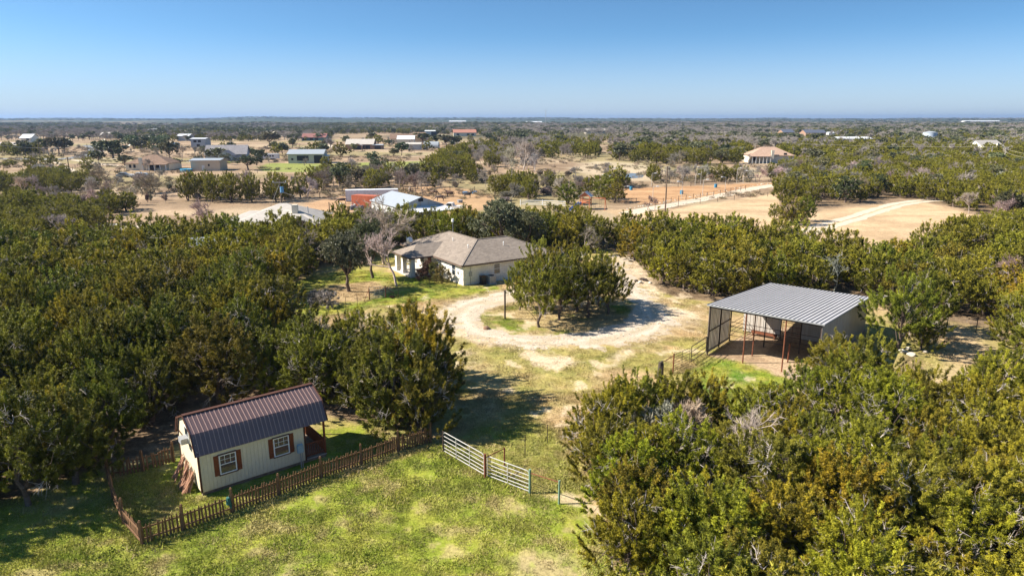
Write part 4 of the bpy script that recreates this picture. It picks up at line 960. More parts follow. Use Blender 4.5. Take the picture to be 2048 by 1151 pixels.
# ------------------------------------------------------------------ the stone house
def house():
    A = G(927, 571.8); z0 = float(ZG(A.x, A.y)); yaw = R(33)
    r = empty('stone_house', (A.x - 0.0, A.y, z0), yaw, 'pale limestone house with a brown-grey shingled hip roof behind the drive', 'house')
    U2, V1, WW, WB = 13.3, 16.4, 9.0, 9.0; E = 2.55; s = 0.39; o = 0.45
    w = MB(); out = [(0, 0), (U2, 0), (U2, WW), (WB, WW), (WB, V1), (0, V1)]
    w.prism(out, 0.0, E, 2); w.build('wall', M_LIME, r)
    q = [(-o, -o), (U2 + o, -o), (U2 + o, WW + o), (WB + o, WW + o), (WB + o, V1 + o), (-o, V1 + o)]; hz = (WW / 2 + o) * s
    ze = E - 0.03
    P = [(x, y, ze) for x, y in q]; J = (WB / 2, WW / 2, ze + hz); R2 = (U2 - WW / 2, WW / 2, ze + hz); R1 = (WB / 2, V1 - WB / 2, ze + hz)
    f = MB()
    for F in ([P[0], P[1], R2, J], [P[1], P[2], R2], [P[2], P[3], J, R2], [P[3], P[4], R1, J], [P[4], P[5], R1], [P[5], P[0], J, R1]): f.slab(F, 0.06)
    rf = f.build('roof', M_SHING, r)
    f = MB()
    for a, b in zip(P, P[1:] + P[:1]): f.beam((a[0], a[1], ze - 0.11), (b[0], b[1], ze - 0.11), 0.03, 0.18)
    f.build('fascia', M_FASC, r)
    f = MB(); f.prism([(x * 0.998, y * 0.998) for x, y in q], ze - 0.22, ze - 0.205, 2); f.build('soffit', M_WHITE, r)
    # ridge caps
    f = MB()
    for a, b in ((P[0], J), (J, R2), (J, R1), (R2, P[1]), (R1, P[5]), (R2, P[2]), (R1, P[4])): f.beam((a[0], a[1], a[2] + 0.02), (b[0], b[1], b[2] + 0.02), 0.22, 0.03)
    f.build('ridge_cap', M_SHING, rf)
    for (x, y, zz) in ((2.6, 3.4, 0.35), (7.2, 2.6, 0.4), (3.0, 8.0, 0.3)):
        z = ze + (min(x, y) + o) * s; m = MB(); m.tube((x, y, z - 0.1), (x, y, z + zz), 0.05); m.tube((x, y, z + zz), (x, y, z + zz + 0.08), 0.09, 0.03); m.build('vent', M_WHITE, rf)
    # porch with stone columns on the left side
    pa, pb, pu, pe = 6.9, 12.3, -3.6, 2.5
    yc = (pa + pb) / 2; zr = pe + (pb - pa) / 2 * 0.42; ur = (zr - ze) / s - o; f = MB()
    zt = lambda u: ze + (u + o) * s
    f.slab([(pu, pa, pe), ((pe - ze) / s - o, pa, pe), (ur, yc, zr), (pu + 2.2, yc, zr)], 0.06); f.slab([(pu, pb, pe), (pu + 2.2, yc, zr), (ur, yc, zr), ((pe - ze) / s - o, pb, pe)], 0.06); f.slab([(pu, pa, pe), (pu + 2.2, yc, zr), (pu, pb, pe)], 0.06)
    f.build('porch_roof', M_SHING, r)
    MB().beam((pu, pa, pe - 0.1), (0, pa, pe - 0.1), 0.03, 0.18).beam((pu, pa, pe - 0.1), (pu, pb, pe - 0.1), 0.03, 0.18).beam((pu, pb, pe - 0.1), (0, pb, pe - 0.1), 0.03, 0.18).build('porch_fascia', M_FASC, r)
    MB().b2((pu + 0.1, pa + 0.1, 0.0), (-0.003, pb + 1.6, 0.14)).build('porch_slab', M_CONC, r)
    for (u, v) in ((pu + 0.55, pa + 0.5), (pu + 0.55, pb - 0.5), (pu + 0.55, yc + 0.3)):
        MB().b2((u - 0.26, v - 0.26, 0.14), (u + 0.26, v + 0.26, 2.4)).b2((u - 0.33, v - 0.33, 0.14), (u + 0.33, v + 0.33, 0.55)).build('column', M_LIME, r)
    MB().b2((-0.05, 8.3, 0.14), (-0.003, 9.25, 2.2)).build('door', M_RED, r)
    # windows, left face (plane u = 0) and front face (plane v = 0)
    def win(face, c, z, w_, h):
        m = MB(); g = MB(); k = 0.06
        if face == 'L': m.b2((-0.05, c - w_ / 2, z), (-0.003, c + w_ / 2, z + h)); g.b2((-0.058, c - w_ / 2 + k, z + k), (-0.051, c + w_ / 2 - k, z + h / 2 - 0.02)).b2((-0.058, c - w_ / 2 + k, z + h / 2 + 0.02), (-0.051, c + w_ / 2 - k, z + h - k))
        else: m.b2((c - w_ / 2, -0.05, z), (c + w_ / 2, -0.003, z + h)); g.b2((c - w_ / 2 + k, -0.058, z + k), (c + w_ / 2 - k, -0.051, z + h / 2 - 0.02)).b2((c - w_ / 2 + k, -0.058, z + h / 2 + 0.02), (c + w_ / 2 - k, -0.051, z + h - k))
        o_ = m.build('window', M_WHITE, r); g.build('glass', M_GLASS, o_)
    win('L', 2.3, 0.9, 0.9, 1.3); win('L', 6.0, 0.9, 1.2, 1.3); win('L', 13.6, 0.9, 1.5, 1.3); win('L', 10.9, 0.9, 1.2, 1.3)
    win('F', 4.6, 0.9, 0.9, 1.3); win('F', 8.0, 0.9, 1.5, 1.3); win('F', 11.6, 0.9, 1.2, 1.3)
    MB().b2((0.75, -0.14, 1.05), (1.1, -0.003, 1.55)).tube((0.92, -0.07, 1.55), (0.92, -0.07, 2.45), 0.03).tube((0.92, -0.07, 0.0), (0.92, -0.07, 1.05), 0.03).build('meter_box', M_GREY, r)
    MB().b2((-0.1, 1.1, 1.2), (-0.003, 1.35, 1.5)).b2((-0.1, 4.3, 1.3), (-0.003, 4.55, 1.6)).build('wall_box', M_GREY, r)
    # antenna mast and dish
    m = MB(); m.tube((4.5, 10.8, ze + hz - 0.1), (4.5, 10.8, ze + hz + 1.45), 0.03); m.build('mast', M_GREY, r); m = MB().tube((4.5, 10.8, ze + hz + 1.4), (4.5, 10.8, ze + hz + 1.78), 0.17, 0.15, 12).build('mast_head', M_WHITE, r)
    m = MB(); m.tube((-0.2, 15.2, ze), (-0.2, 15.2, ze + 1.25), 0.03); m.build('dish_mast', M_GREY, r)
    m = MB(); m.tube((-0.15, 14.6, ze + 0.75), (-0.05, 14.25, ze + 0.9), 0.40, 0.36, 16); m.tube((-0.2, 15.2, ze + 0.7), (-0.15, 14.7, ze + 0.75), 0.03); m.build('satellite_dish', M_WHITE, r)
    Mx = Matrix.Translation((A.x, A.y, z0)) @ Matrix.Rotation(yaw, 4, 'Z')
    e = empty('air_conditioner', Mx @ Vector((3.35, -0.75, 0)), yaw, 'grey outdoor air conditioning unit against the stone house wall', 'air conditioner')
    MB().b2((-0.5, -0.48, 0), (0.5, 0.48, 0.08)).build('pad', M_CONC, e)
    c = MB().b2((-0.42, -0.42, 0.08), (0.42, 0.42, 0.98))
    for k in range(14): z = 0.14 + k * 0.057; c.b2((-0.435, -0.435, z), (0.435, 0.435, z + 0.02))
    c.build('case', mat('air_conditioner_grey', (0.42, 0.40, 0.37), 0.6), e); MB().tube((0, 0, 0.98), (0, 0, 1.03), 0.36, 0.34, 20).build('fan_grille', M_BLACK, e)
    e = empty('trash_bin', Mx @ Vector((2.3, -0.6, 0)), yaw, 'dark wheeled trash bin beside the air conditioning unit', 'trash bin')
    m = MB(); m.prism([(-0.24, 0.06), (0.24, 0.06), (0.31, 1.0), (-0.31, 1.0)], -0.3, 0.3, 1); m.build('body', M_BLACK, e); MB().b2((-0.33, -0.36, 1.0), (0.33, 0.33, 1.06)).build('lid', mat('brown_lid', (0.10, 0.05, 0.03), 0.6), e)
    for s_ in (-1, 1): MB().tube((s_ * 0.3, 0.28, 0.1), (s_ * 0.25, 0.28, 0.1), 0.1, n=12).build('wheel', M_BLACK, e)
house()
# small yard gate, its braces and slim posts
pipe_gate((740, 598), (770, 594), 'small arched galvanised yard gate in front of the house porch', M_GALV, h=1.25, rails=5, r=0.02, ups=2)
post(739, 599.5, 1.35, 'rusty post at the left of the small yard gate', M_RUST, 0.05); post(771.5, 595.5, 1.4, 'rusty post at the right of the small yard gate', M_RUST, 0.05)
rail((739, 599.5), (728, 604), 1.2, 0.05, 'slanting rusty brace left of the small yard gate'); rail((771.5, 595.5), (798, 594.5), 1.2, 0.05, 'long slanting brace right of the small yard gate')
for i, (x, y, l) in enumerate([(715, 609.5, 'slim steel post nearest the small yard gate'), (692.5, 620, 'second slim steel post left of the small yard gate'), (658, 630, 'slim steel post farthest left of the small yard gate'), (797, 594, 'slim steel post at the foot of the long brace'), (860, 575, 'slim steel post on the grass near the house bushes')]): post(x, y, 1.35, l, M_RUSTD, 0.022, 't_post', group='slim steel posts of the house yard')
rail((912, 574), (927, 570), 0.05, 1.75, 'slanting pole leaning on the corner of the stone house', M_RUSTD)
post(1010, 638, 2.9, 'bare post at the left of the grass island', M_RUSTD, 0.085, 'wooden_post')
# bushes and rocks
rg9 = np.random.default_rng(77)
def bush(px, py, Rr, Hh, mt, label, dens=1.0, name='shrub'):
    p = GZ(px, py); n = int(60 * dens); nr_ = unit(rg9.normal(size=(n, 3)) + np.array([0, 0, 0.4])); P = nr_ * np.array([Rr, Rr, Hh * 0.5]) * (0.5 + 0.5 * rg9.random((n, 1))) + np.array([0, 0, Hh * 0.45]); P[:, 2] = np.maximum(P[:, 2], 0.05)
    me = crown_mesh('bush', P, unit(nr_ + np.array([0, 0, 0.5])), np.full(n, 0.25), rg9, None, 8, 9, 0.14, 0.05, 0.8, mt, 0.2)
    return props(link(name, me, None, p), label, 'shrub')
MLB = mat_leaf('shrub_leaves', (0.06, 0.07, 0.02), (0.20, 0.20, 0.06)); MLY = mat_leaf('yellow_shrub_leaves', (0.14, 0.11, 0.03), (0.32, 0.25, 0.08)); MLR = mat_leaf('dark_red_shrub', (0.07, 0.035, 0.025), (0.14, 0.08, 0.05))
bush(885, 566, 0.9, 2.0, MLY, 'yellowing bush against the house wall beside the porch'); bush(872, 562, 0.8, 2.3, MLB, 'green bush next to the yellowing one at the house porch'); bush(858, 558, 1.0, 2.2, MLR, 'dark reddish bush beside the porch column'); bush(846, 560, 0.9, 1.4, MLR, 'low dark bush at the porch slab edge')
bush(650, 612, 1.6, 1.3, ML_T, 'grey twiggy brush at the end of the shaded house lawn', 1.4); bush(632, 606, 1.3, 1.2, ML_T, 'smaller grey brush beside the twiggy one by the house lawn', 1.2)
def rock(px, py, s, label, sq=(1, 0.8, 0.55), mt=None, group=None, seed=0):
    import bmesh
    rg = np.random.default_rng(seed + int(px)); v = unit(rg.normal(size=(26, 3))) * rg.uniform(0.8, 1.0, (26, 1)) * s * np.array(sq)
    bm = bmesh.new(); [bm.verts.new((q[0], q[1], q[2] + s * sq[2] * 0.45)) for q in v]; bmesh.ops.convex_hull(bm, input=bm.verts); me = bpy.data.meshes.new('rock'); bm.to_mesh(me); bm.free(); me.materials.append(mt or M_STONE)
    return props(link('rock', me, None, GZ(px, py), rg.random() * 3), label, 'rock', group)
for a in [(1806, 706, 0.45, 'pale flat boulder at the foot of the big tree right of the shed'), (1822, 712, 0.4, 'pale boulder nearest the foreground grove right of the shed'), (1815, 699, 0.32, 'small pale boulder behind two bigger ones right of the shed'), (1850, 706, 0.3, 'small white rock alone on the shaded grass right of the shed')]: rock(*a)
for i, a in enumerate([(1272, 563), (1280, 566), (1290, 562), (1300, 567), (1284, 560)]): rock(a[0], a[1], 0.32 + 0.08 * (i % 3), ['dark rock at the left end of the row by the drive', 'pale rock second in the row by the drive', 'dark rock in the middle of the row by the drive', 'pale rock at the right end of the row by the drive', 'small rock behind the row by the drive'][i], mt=(M_STONE if i % 2 else M_RUSTD))
rock(973, 658, 0.4, 'brown rock at the foot of the nearest island tree', mt=mat('brown_stone', (0.2, 0.12, 0.08), 0.9)); rock(784, 595, 0.35, 'rusty rock beside the small yard gate', mt=M_RUST)
# wire mesh fence at right
def wire_fence(pts, label, h=1.25, cat='wire fence'):
    P = [GZ(*q) for q in pts]; o0 = P[0]; r = empty('wire_fence', o0, 0, label, cat)
    for p in P: q = p - o0; MB().tube((q.x, q.y, q.z), (q.x, q.y, q.z + h + 0.12), 0.035).build('post', M_RUSTD, r)
    m = MB()
    for a, b in zip(P[:-1], P[1:]):
        L = (b - a).length
        for z in np.linspace(0.08, h, 8): m.tube(a - o0 + Vector((0, 0, z)), b - o0 + Vector((0, 0, z)), 0.007, n=3)
        for k in range(int(L / 0.32)):
            c = a.lerp(b, (k + 0.5) / int(L / 0.32)) - o0; m.tube(c + Vector((0, 0, 0.08)), c + Vector((0, 0, h)), 0.005, n=3)
    m.build('wire_mesh', M_GREY, r)
wire_fence([(1846, 656), (1892, 661), (1951, 666), (2024, 676), (2100, 690)], 'square mesh wire fence at the edge of the grass behind the foreground grove')
# ------------------------------------------------------------------ the far neighbourhood
def c_mat(name, c, rough=0.8, var=0.06, **k): return mat(name, c, rough, var=var, scale=1.0, **k)
FM = dict(tan=c_mat('tan_wall', (0.55, 0.45, 0.33)), cream=c_mat('cream_wall', (0.66, 0.60, 0.48)), white=c_mat('white_wall', (0.66, 0.66, 0.64)), greyw=c_mat('grey_wall', (0.42, 0.43, 0.43)), bluew=c_mat('blue_grey_wall', (0.33, 0.37, 0.42)),
          green=c_mat('pale_green_wall', (0.42, 0.425, 0.375)), brick=c_mat('brick_wall', (0.30, 0.19, 0.13)), brown=c_mat('brown_wall', (0.20, 0.14, 0.10)), dark=c_mat('dark_opening', (0.03, 0.03, 0.035)),
          rbrown=mat_shingle('brown_shingles', (0.14, 0.09, 0.065), (0.26, 0.18, 0.13), 0.6), rgrey=mat_shingle('grey_shingles', (0.16, 0.15, 0.16), (0.27, 0.26, 0.27), 0.6), rred=c_mat('red_roof', (0.33, 0.155, 0.11)), rwhite=c_mat('white_metal_roof', (0.60, 0.62, 0.64), 0.45),
          rgalv=c_mat('grey_metal_roof', (0.30, 0.33, 0.36), 0.45), rpale=mat_shingle('pale_shingles', (0.36, 0.335, 0.30), (0.46, 0.43, 0.39), 0.5), rdark=c_mat('dark_blue_roof', (0.09, 0.10, 0.13), 0.5), rpink=mat_shingle('pinkish_tile_roof', (0.30, 0.20, 0.145), (0.41, 0.29, 0.22), 0.5), rmaroon=c_mat('maroon_roof', (0.22, 0.10, 0.085)),
          teal=c_mat('teal_wall', (0.09, 0.17, 0.19)))
def far_house(name, x0, x1, yb, label, cat, wall, roof, wh=2.8, pitch=0.35, depth=9, yaw=8, kind='gable', openings=(), porch=None, chimney=None, group=None, skirt=None, L=None, axis='long', ov=0.5):
    """front-left corner at pixel x0; length measured in the picture from x0 to x1"""
    A = G(x0, yb); B = G(x1, yb); Lm = L or (B - A).length / max(0.5, math.cos(R(yaw))) ; z0 = float(ZG((A.x + B.x) / 2, A.y))
    r = empty(name, (A.x, A.y, z0 - 0.05), R(yaw), label, cat, group)
    w = MB(); w.b2((0, 0, 0), (Lm, depth, wh)); hz = (depth / 2 if axis == 'long' else Lm / 2) * pitch
    if kind == 'gable' and axis == 'long': w.prism([(0, wh), (depth, wh), (depth / 2, wh + hz)], 0.0, Lm, 0)
    if kind == 'gable' and axis == 'cross': w.prism([(0, wh), (Lm, wh), (Lm / 2, wh + hz)], 0.0, depth, 1)
    w.build('wall', FM[wall], r); f = MB(); e = wh + 0.03; o = ov; dz = o * pitch
    if kind == 'gable' and axis == 'long':
        f.slab([(-o, -o, e - dz), (Lm + o, -o, e - dz), (Lm + o, depth / 2, e + hz), (-o, depth / 2, e + hz)], 0.12); f.slab([(-o, depth + o, e - dz), (-o, depth / 2, e + hz), (Lm + o, depth / 2, e + hz), (Lm + o, depth + o, e - dz)], 0.12)
    elif kind == 'gable':
        f.slab([(-o, -o, e - dz), (Lm / 2, -o, e + hz), (Lm / 2, depth + o, e + hz), (-o, depth + o, e - dz)], 0.12); f.slab([(Lm + o, -o, e - dz), (Lm + o, depth + o, e - dz), (Lm / 2, depth + o, e + hz), (Lm / 2, -o, e + hz)], 0.12)
    elif kind == 'hip':
        k = min(depth, Lm) / 2; P = [(-o, -o, e - dz), (Lm + o, -o, e - dz), (Lm + o, depth + o, e - dz), (-o, depth + o, e - dz)]; a = (k, depth / 2, e + k * pitch); b = (Lm - k, depth / 2, e + k * pitch)
        if Lm - 2 * k < 0.5: b = (a[0] + 0.3, a[1], a[2])
        f.slab([P[0], P[1], b, a], 0.12); f.slab([P[1], P[2], b], 0.12); f.slab([P[2], P[3], a, b], 0.12); f.slab([P[3], P[0], a], 0.12)
    elif kind == 'shed':
        f.slab([(-o, -o, e - dz), (Lm + o, -o, e - dz), (Lm + o, depth + o, e + depth * pitch), (-o, depth + o, e + depth * pitch)], 0.12)
    elif kind == 'arch':
        for k in range(10):
            t0, t1 = math.pi * k / 10, math.pi * (k + 1) / 10; c = depth / 2
            f.slab([(0, c - c * math.cos(t0), wh + c * 0.8 * math.sin(t0)), (Lm, c - c * math.cos(t0), wh + c * 0.8 * math.sin(t0)), (Lm, c - c * math.cos(t1), wh + c * 0.8 * math.sin(t1)), (0, c - c * math.cos(t1), wh + c * 0.8 * math.sin(t1))], 0.05)
    rf = f.build('roof', FM[roof], r)
    for i, (t, wd, zb, h, kd) in enumerate(openings):
        cx = t * Lm; m = MB().b2((cx - wd / 2, -0.06, zb), (cx + wd / 2, -0.004, zb + h)); m.build({'w': 'window', 'd': 'door', 'g': 'garage_door'}[kd[0]], FM['dark'] if kd[-1] != '+' else FM['white'], r)
    if porch:
        t0, t1, dp, ncol = porch; xa, xb = t0 * Lm, t1 * Lm
        MB().slab([(xa, -dp, wh - 0.45), (xb, -dp, wh - 0.45), (xb, 0.2, wh - 0.02), (xa, 0.2, wh - 0.02)], 0.12).build('porch_roof', FM[roof], r)
        for k in range(ncol): x = xa + 0.2 + (xb - xa - 0.4) * k / max(1, ncol - 1); MB().b2((x - 0.13, -dp + 0.1, 0), (x + 0.13, -dp + 0.36, wh - 0.5)).build('column', FM['white'] if wall != 'tan' else FM['tan'], r)
    if chimney: MB().b2((chimney * Lm - 0.6, -0.7, 0), (chimney * Lm + 0.6, -0.004, wh + 2.0)).build('chimney', FM['cream'], r)
    return r
fh = far_house
# mid-distance buildings
r = fh('farmhouse', 253, 335, 341, 'farmhouse with brown hipped roof, pale walls and shaded back porch at left', 'house', 'cream', 'rbrown', 2.8, 0.42, 13, 6, 'hip', [(0.1, 0.8, 1.0, 1.2, 'w'), (0.2, 0.8, 1.0, 1.2, 'w'), (0.6, 1.6, 0.1, 2.2, 'd'), (0.75, 1.8, 0.9, 1.3, 'w')], porch=(0.45, 1.0, 3.0, 5), chimney=0.36)
fh('metal_barn', 383, 438, 342, 'tan metal barn with plain walls right of the farmhouse', 'barn', 'tan', 'rgalv', 4.0, 0.10, 10, 7, 'gable', [(0.42, 1.0, 0.0, 2.1, 'd+'), (0.62, 0.6, 1.8, 0.8, 'w')])
fh('gabled_house', 412, 456, 321, 'grey-roofed house with a blue-grey gable behind the tan barn', 'house', 'bluew', 'rgrey', 3.0, 0.55, 14, 14, 'gable', [(0.3, 1.2, 1.0, 1.3, 'w'), (0.62, 1.2, 1.0, 1.3, 'w')], L=18)
fh('gabled_house', 437, 452, 323, 'blue-grey front gable wing of the grey-roofed house', 'house', 'bluew', 'rgrey', 2.8, 0.7, 8, 10, 'gable', [(0.5, 1.5, 0.8, 1.5, 'w')], axis='cross', L=6)
r = fh('open_barn', 577, 640, 327, 'pale green barn with grey metal roof and open bays', 'barn', 'green', 'rgalv', 4.2, 0.30, 11, 5, 'gable', [(0.12, 0.9, 1.4, 0.9, 'w'), (0.42, 5.0, 1.2, 2.2, 'w'), (0.86, 3.6, 0.1, 3.4, 'd')], L=15)
fh('carport', 632, 654, 326, 'low white-roofed lean-to at the right end of the pale green barn', 'lean-to', 'greyw', 'rwhite', 3.0, 0.05, 6, 5, 'shed', [(0.3, 1.6, 0, 2.0, 'd')])
fh('red_brown_house', 604, 651, 282, 'long house with maroon roof among oaks', 'house', 'teal', 'rmaroon', 3.2, 0.45, 14, 3, 'gable', [(0.1, 3, 0.6, 2, 'w'), (0.4, 3, 0.6, 2, 'w'), (0.62, 3, 0.6, 2, 'w')])
fh('ranch_house', 692, 746, 299, 'ranch house with pale grey roof and brick porch gable', 'house', 'brick', 'rpale', 3.4, 0.45, 13, 3, 'gable', [(0.3, 3.0, 0.1, 2.6, 'd'), (0.55, 5.0, 0.1, 2.6, 'd'), (0.8, 3.0, 0.3, 2.4, 'w')])
fh('porch_gable', 706, 724, 300, 'front porch gable of the pale-roofed ranch house', 'porch', 'brick', 'rpale', 2.8, 0.42, 3.0, 3, 'gable', [(0.5, 4.4, 0.1, 2.5, 'd')], axis='cross', ov=0.3)
fh('carport', 746, 765, 299, 'open carport with grey roof right of the ranch house', 'carport', 'brown', 'rgalv', 2.8, 0.12, 7, 3, 'gable', [(0.5, 4, 0, 2.3, 'd')])
fh('metal_shop', 795, 828, 291, 'tan metal shop with bright roof, rear one of the twin sheds', 'metal shop', 'cream', 'rwhite', 4.5, 0.3, 16, 5, 'gable', [])
fh('metal_shop', 807, 841, 300, 'grey-green metal shop with open doors, front one of the twin sheds', 'metal shop', 'greyw', 'rpale', 3.6, 0.2, 10, 3, 'gable', [(0.15, 2, 0, 2.4, 'd')])
fh('quonset_hut', 847, 877, 297, 'low arched grey metal hut right of the twin sheds', 'quonset hut', 'greyw', 'rgalv', 1.2, 0.2, 8, 0, 'arch', [])
fh('tan_house', 781, 812, 286, 'tan house with brown roofs and a white chimney behind the twin sheds', 'house', 'tan', 'rbrown', 3.5, 0.5, 14, 8, 'gable', [(0.3, 2, 1, 1.4, 'w')], L=30)
fh('tan_house_wing', 827, 850, 279, 'second brown-roofed wing right of the tan house', 'house', 'tan', 'rbrown', 3.4, 0.5, 12, 4, 'gable', [(0.4, 2, 1, 1.4, 'w')])
fh('storage_building', 850, 870, 273, 'pale building with white roof beside a dark tank', 'storage building', 'greyw', 'rwhite', 5.5, 0.15, 12, 0, 'gable', [(0.9, 6, 0, 5, 'd')])
fh('red_roof_house', 907, 952, 273, 'long cream house with a bright red-orange roof on the skyline side', 'house', 'cream', 'rred', 4.0, 0.40, 16, 6, 'gable', [(0.2, 3, 1, 1.8, 'w'), (0.65, 3, 1, 1.8, 'w'), (0.85, 3, 1, 1.8, 'w')])
fh('white_house', 43, 62, 290, 'two-storey white house with a metal roof among the trees at far left', 'house', 'white', 'rwhite', 5.6, 0.4, 12, 10, 'gable', [(0.3, 2.2, 1, 2.2, 'w'), (0.7, 2.2, 3.6, 1.5, 'w')], porch=(0.0, 1.0, 2.5, 4))
fh('metal_shed_far', -30, 36, 302, 'long grey-roofed metal shed cut by the left photo edge', 'metal shed', 'greyw', 'rpale', 3.0, 0.28, 14, 2, 'gable', [])
fh('long_shed', 295, 326, 266, 'long white-roofed shed deep in the woods at left', 'shed', 'greyw', 'rwhite', 4.2, 0.2, 14, 0, 'gable', [])
fh('white_roof_house', 355, 378, 282, 'white-roofed building behind the grey gabled house', 'house', 'greyw', 'rwhite', 4.5, 0.25, 12, 3, 'gable', [])
fh('white_block_house', 383, 411, 296, 'boxy two-storey pale blue-white house behind the bare trees', 'house', 'bluew', 'rwhite', 6.0, 0.1, 10, 3, 'gable', [(0.3, 2, 3.6, 1.5, 'w'), (0.6, 2, 3.6, 1.5, 'w'), (0.5, 2, 0.6, 1.8, 'w')])
fh('teal_carport', 326, 350, 298, 'dark open carport with a teal roof edge behind the tall oak', 'carport', 'teal', 'rgalv', 3.0, 0.25, 8, 4, 'gable', [(0.5, 6, 0, 2.5, 'd')])
fh('cream_ridge_house', 201, 232, 277, 'cream house half hidden by trees beyond the road', 'house', 'cream', 'rpale', 3.5, 0.4, 12, 6, 'gable', [])
fh('dark_roof_house', 1566, 1588, 272, 'smaller dark blue-roofed house in the far right clearing', 'house', 'brick', 'rdark', 3.6, 0.4, 16, 2, 'gable', [(0.5, 3, 0.5, 2, 'w')])
fh('dark_roof_house', 1611, 1652, 273, 'longer dark blue-roofed house in the far right clearing', 'house', 'brick', 'rdark', 3.6, 0.4, 16, 2, 'gable', [(0.2, 3, 0.5, 2, 'w'), (0.6, 3, 0.5, 2, 'w')])
fh('small_white_shed', 1657, 1668, 272, 'small white building right of the longer dark-roofed house', 'shed', 'white', 'rwhite', 3.0, 0.2, 8, 0, 'gable', [])
fh('long_white_shed', 1677, 1740, 294, 'long low building with a bright white roof in the woods at right', 'metal shed', 'greyw', 'rwhite', 5.6, 0.15, 14, -3, 'gable', [])
r = fh('tile_roof_house', 1500, 1584, 326, 'big house with pinkish roofs and a white porch right of centre', 'house', 'cream', 'rpink', 3.6, 0.5, 13, -4, 'hip', [(0.1, 1.4, 1, 1.8, 'w'), (0.5, 1.4, 3, 1.5, 'w'), (0.8, 1.4, 3, 1.5, 'w')], porch=(-0.1, 0.42, 4.0, 7), chimney=0.5)
r = fh('white_gabled_house', 1966, 2020, 307, 'white house with a steep gable above the woods at far right', 'house', 'white', 'rpale', 3.6, 0.6, 12, 18, 'gable', [(0.1, 1.2, 5, 1.4, 'w')], chimney=0.6)
fh('far_white_building', 1930, 1952, 247, 'white complex of low buildings near the right horizon', 'building', 'white', 'rwhite', 6, 0.2, 30, 0, 'gable', [], L=150)
fh('far_white_building', 898, 910, 247, 'tiny white building near the horizon left of the mast', 'building', 'white', 'rwhite', 6, 0.2, 30, 0, 'gable', [], L=70)
fh('far_cottage', 1172, 1190, 268, 'cream cottages at the back of the narrow clearing', 'house', 'cream', 'rpale', 3.5, 0.4, 12, 6, 'gable', [(0.5, 2, 1, 1.6, 'w')], L=26)
fh('far_cottage', 1124, 1134, 264, 'white-fronted shed left of the cream cottages', 'shed', 'white', 'rgalv', 3.5, 0.3, 12, 6, 'gable', [], L=14)
fh('far_roof', 1052, 1062, 248, 'tiny white roof near the horizon left of the mast base', 'building', 'white', 'rwhite', 6, 0.2, 30, 0, 'gable', [], L=60)

# the near neighbour: pale-roofed house, grey barn, containers, shade roof
def pale_house():
    # roof points are read off at their heights, so the plan comes out in metres
    A = Vector((-44.8, 109.5, 0)); yaw = R(6); z0 = float(ZG(A.x, A.y))
    r = empty('pale_roofed_house', (A.x, A.y, z0), yaw, 'low house with a very pale hipped and gabled roof behind the left grove', 'house')
    L, Dp, E, s = 13.2, 12.0, 2.7, 0.40
    w = MB().b2((0, 0, 0), (L, Dp, E)); w.b2((L - 5.4, -1.6, 0), (L - 0.6, -0.003, E)); w.prism([(L - 5.4, E), (L - 0.6, E), (L - 3, E + 2.4 * s)], -1.6, -1.4, 1); w.build('wall', FM['tan'], r)
    o = 0.6; e = E + 0.02 - o * s; k = Dp / 2 + o; f = MB()
    P0, P1, P2, P3 = (-o, -o, e), (L + o, -o, e), (L + o, Dp + o, e), (-o, Dp + o, e); a = (k - o, Dp / 2, e + k * s); b = (L - k + o, Dp / 2, e + k * s)
    f.slab([P0, P1, b, a], 0.12); f.slab([P2, P3, a, b], 0.12); f.slab([P3, P0, a], 0.12); f.slab([P1, P2, b], 0.12)
    gx = L - 3; f.slab([(gx - 2.9, -2.0, e), (gx, -2.0, e + 2.9 * s), (gx, 2.9, e + 2.9 * s), (gx - 2.9, 0.3, e)], 0.1); f.slab([(gx + 2.9, -2.0, e), (gx + 2.9, 0.3, e), (gx, 2.9, e + 2.9 * s), (gx, -2.0, e + 2.9 * s)], 0.1); f.build('roof', FM['rpale'], r)
    f = MB(); q0, q1, q2 = (-2.6, 2.5, e), (-2.6, 9.5, e), (1.0, 6, e + 3.6 * s); f.slab([q0, (3, 2.5, e), (3, 6, e + 3.6 * s), q2], 0.12); f.slab([q1, q2, (3, 6, e + 3.6 * s), (3, 9.5, e)], 0.12); f.slab([q0, q2, q1], 0.12); f.build('porch_roof', FM['rpale'], r)
    for (x, y) in ((-2.3, 2.8), (-2.3, 9.2), (-2.3, 6)): MB().b2((x - 0.12, y - 0.12, 0), (x + 0.12, y + 0.12, e)).build('porch_post', FM['brown'], r)
    MB().b2((8.6, 2.6, E), (9.5, 3.5, E + 2.5)).build('chimney', FM['cream'], r)
    MB().tube((11.0, 3.6, E + 1.0), (11.0, 3.6, E + 2.1), 0.09).build('vent_pipe', FM['greyw'], r)
    MB().b2((L + 0.003, 3.0, 1), (L + 0.06, 4.4, 2.2)).b2((L + 0.003, 7.6, 1), (L + 0.06, 9.0, 2.2)).build('window', FM['dark'], r)
pale_house()
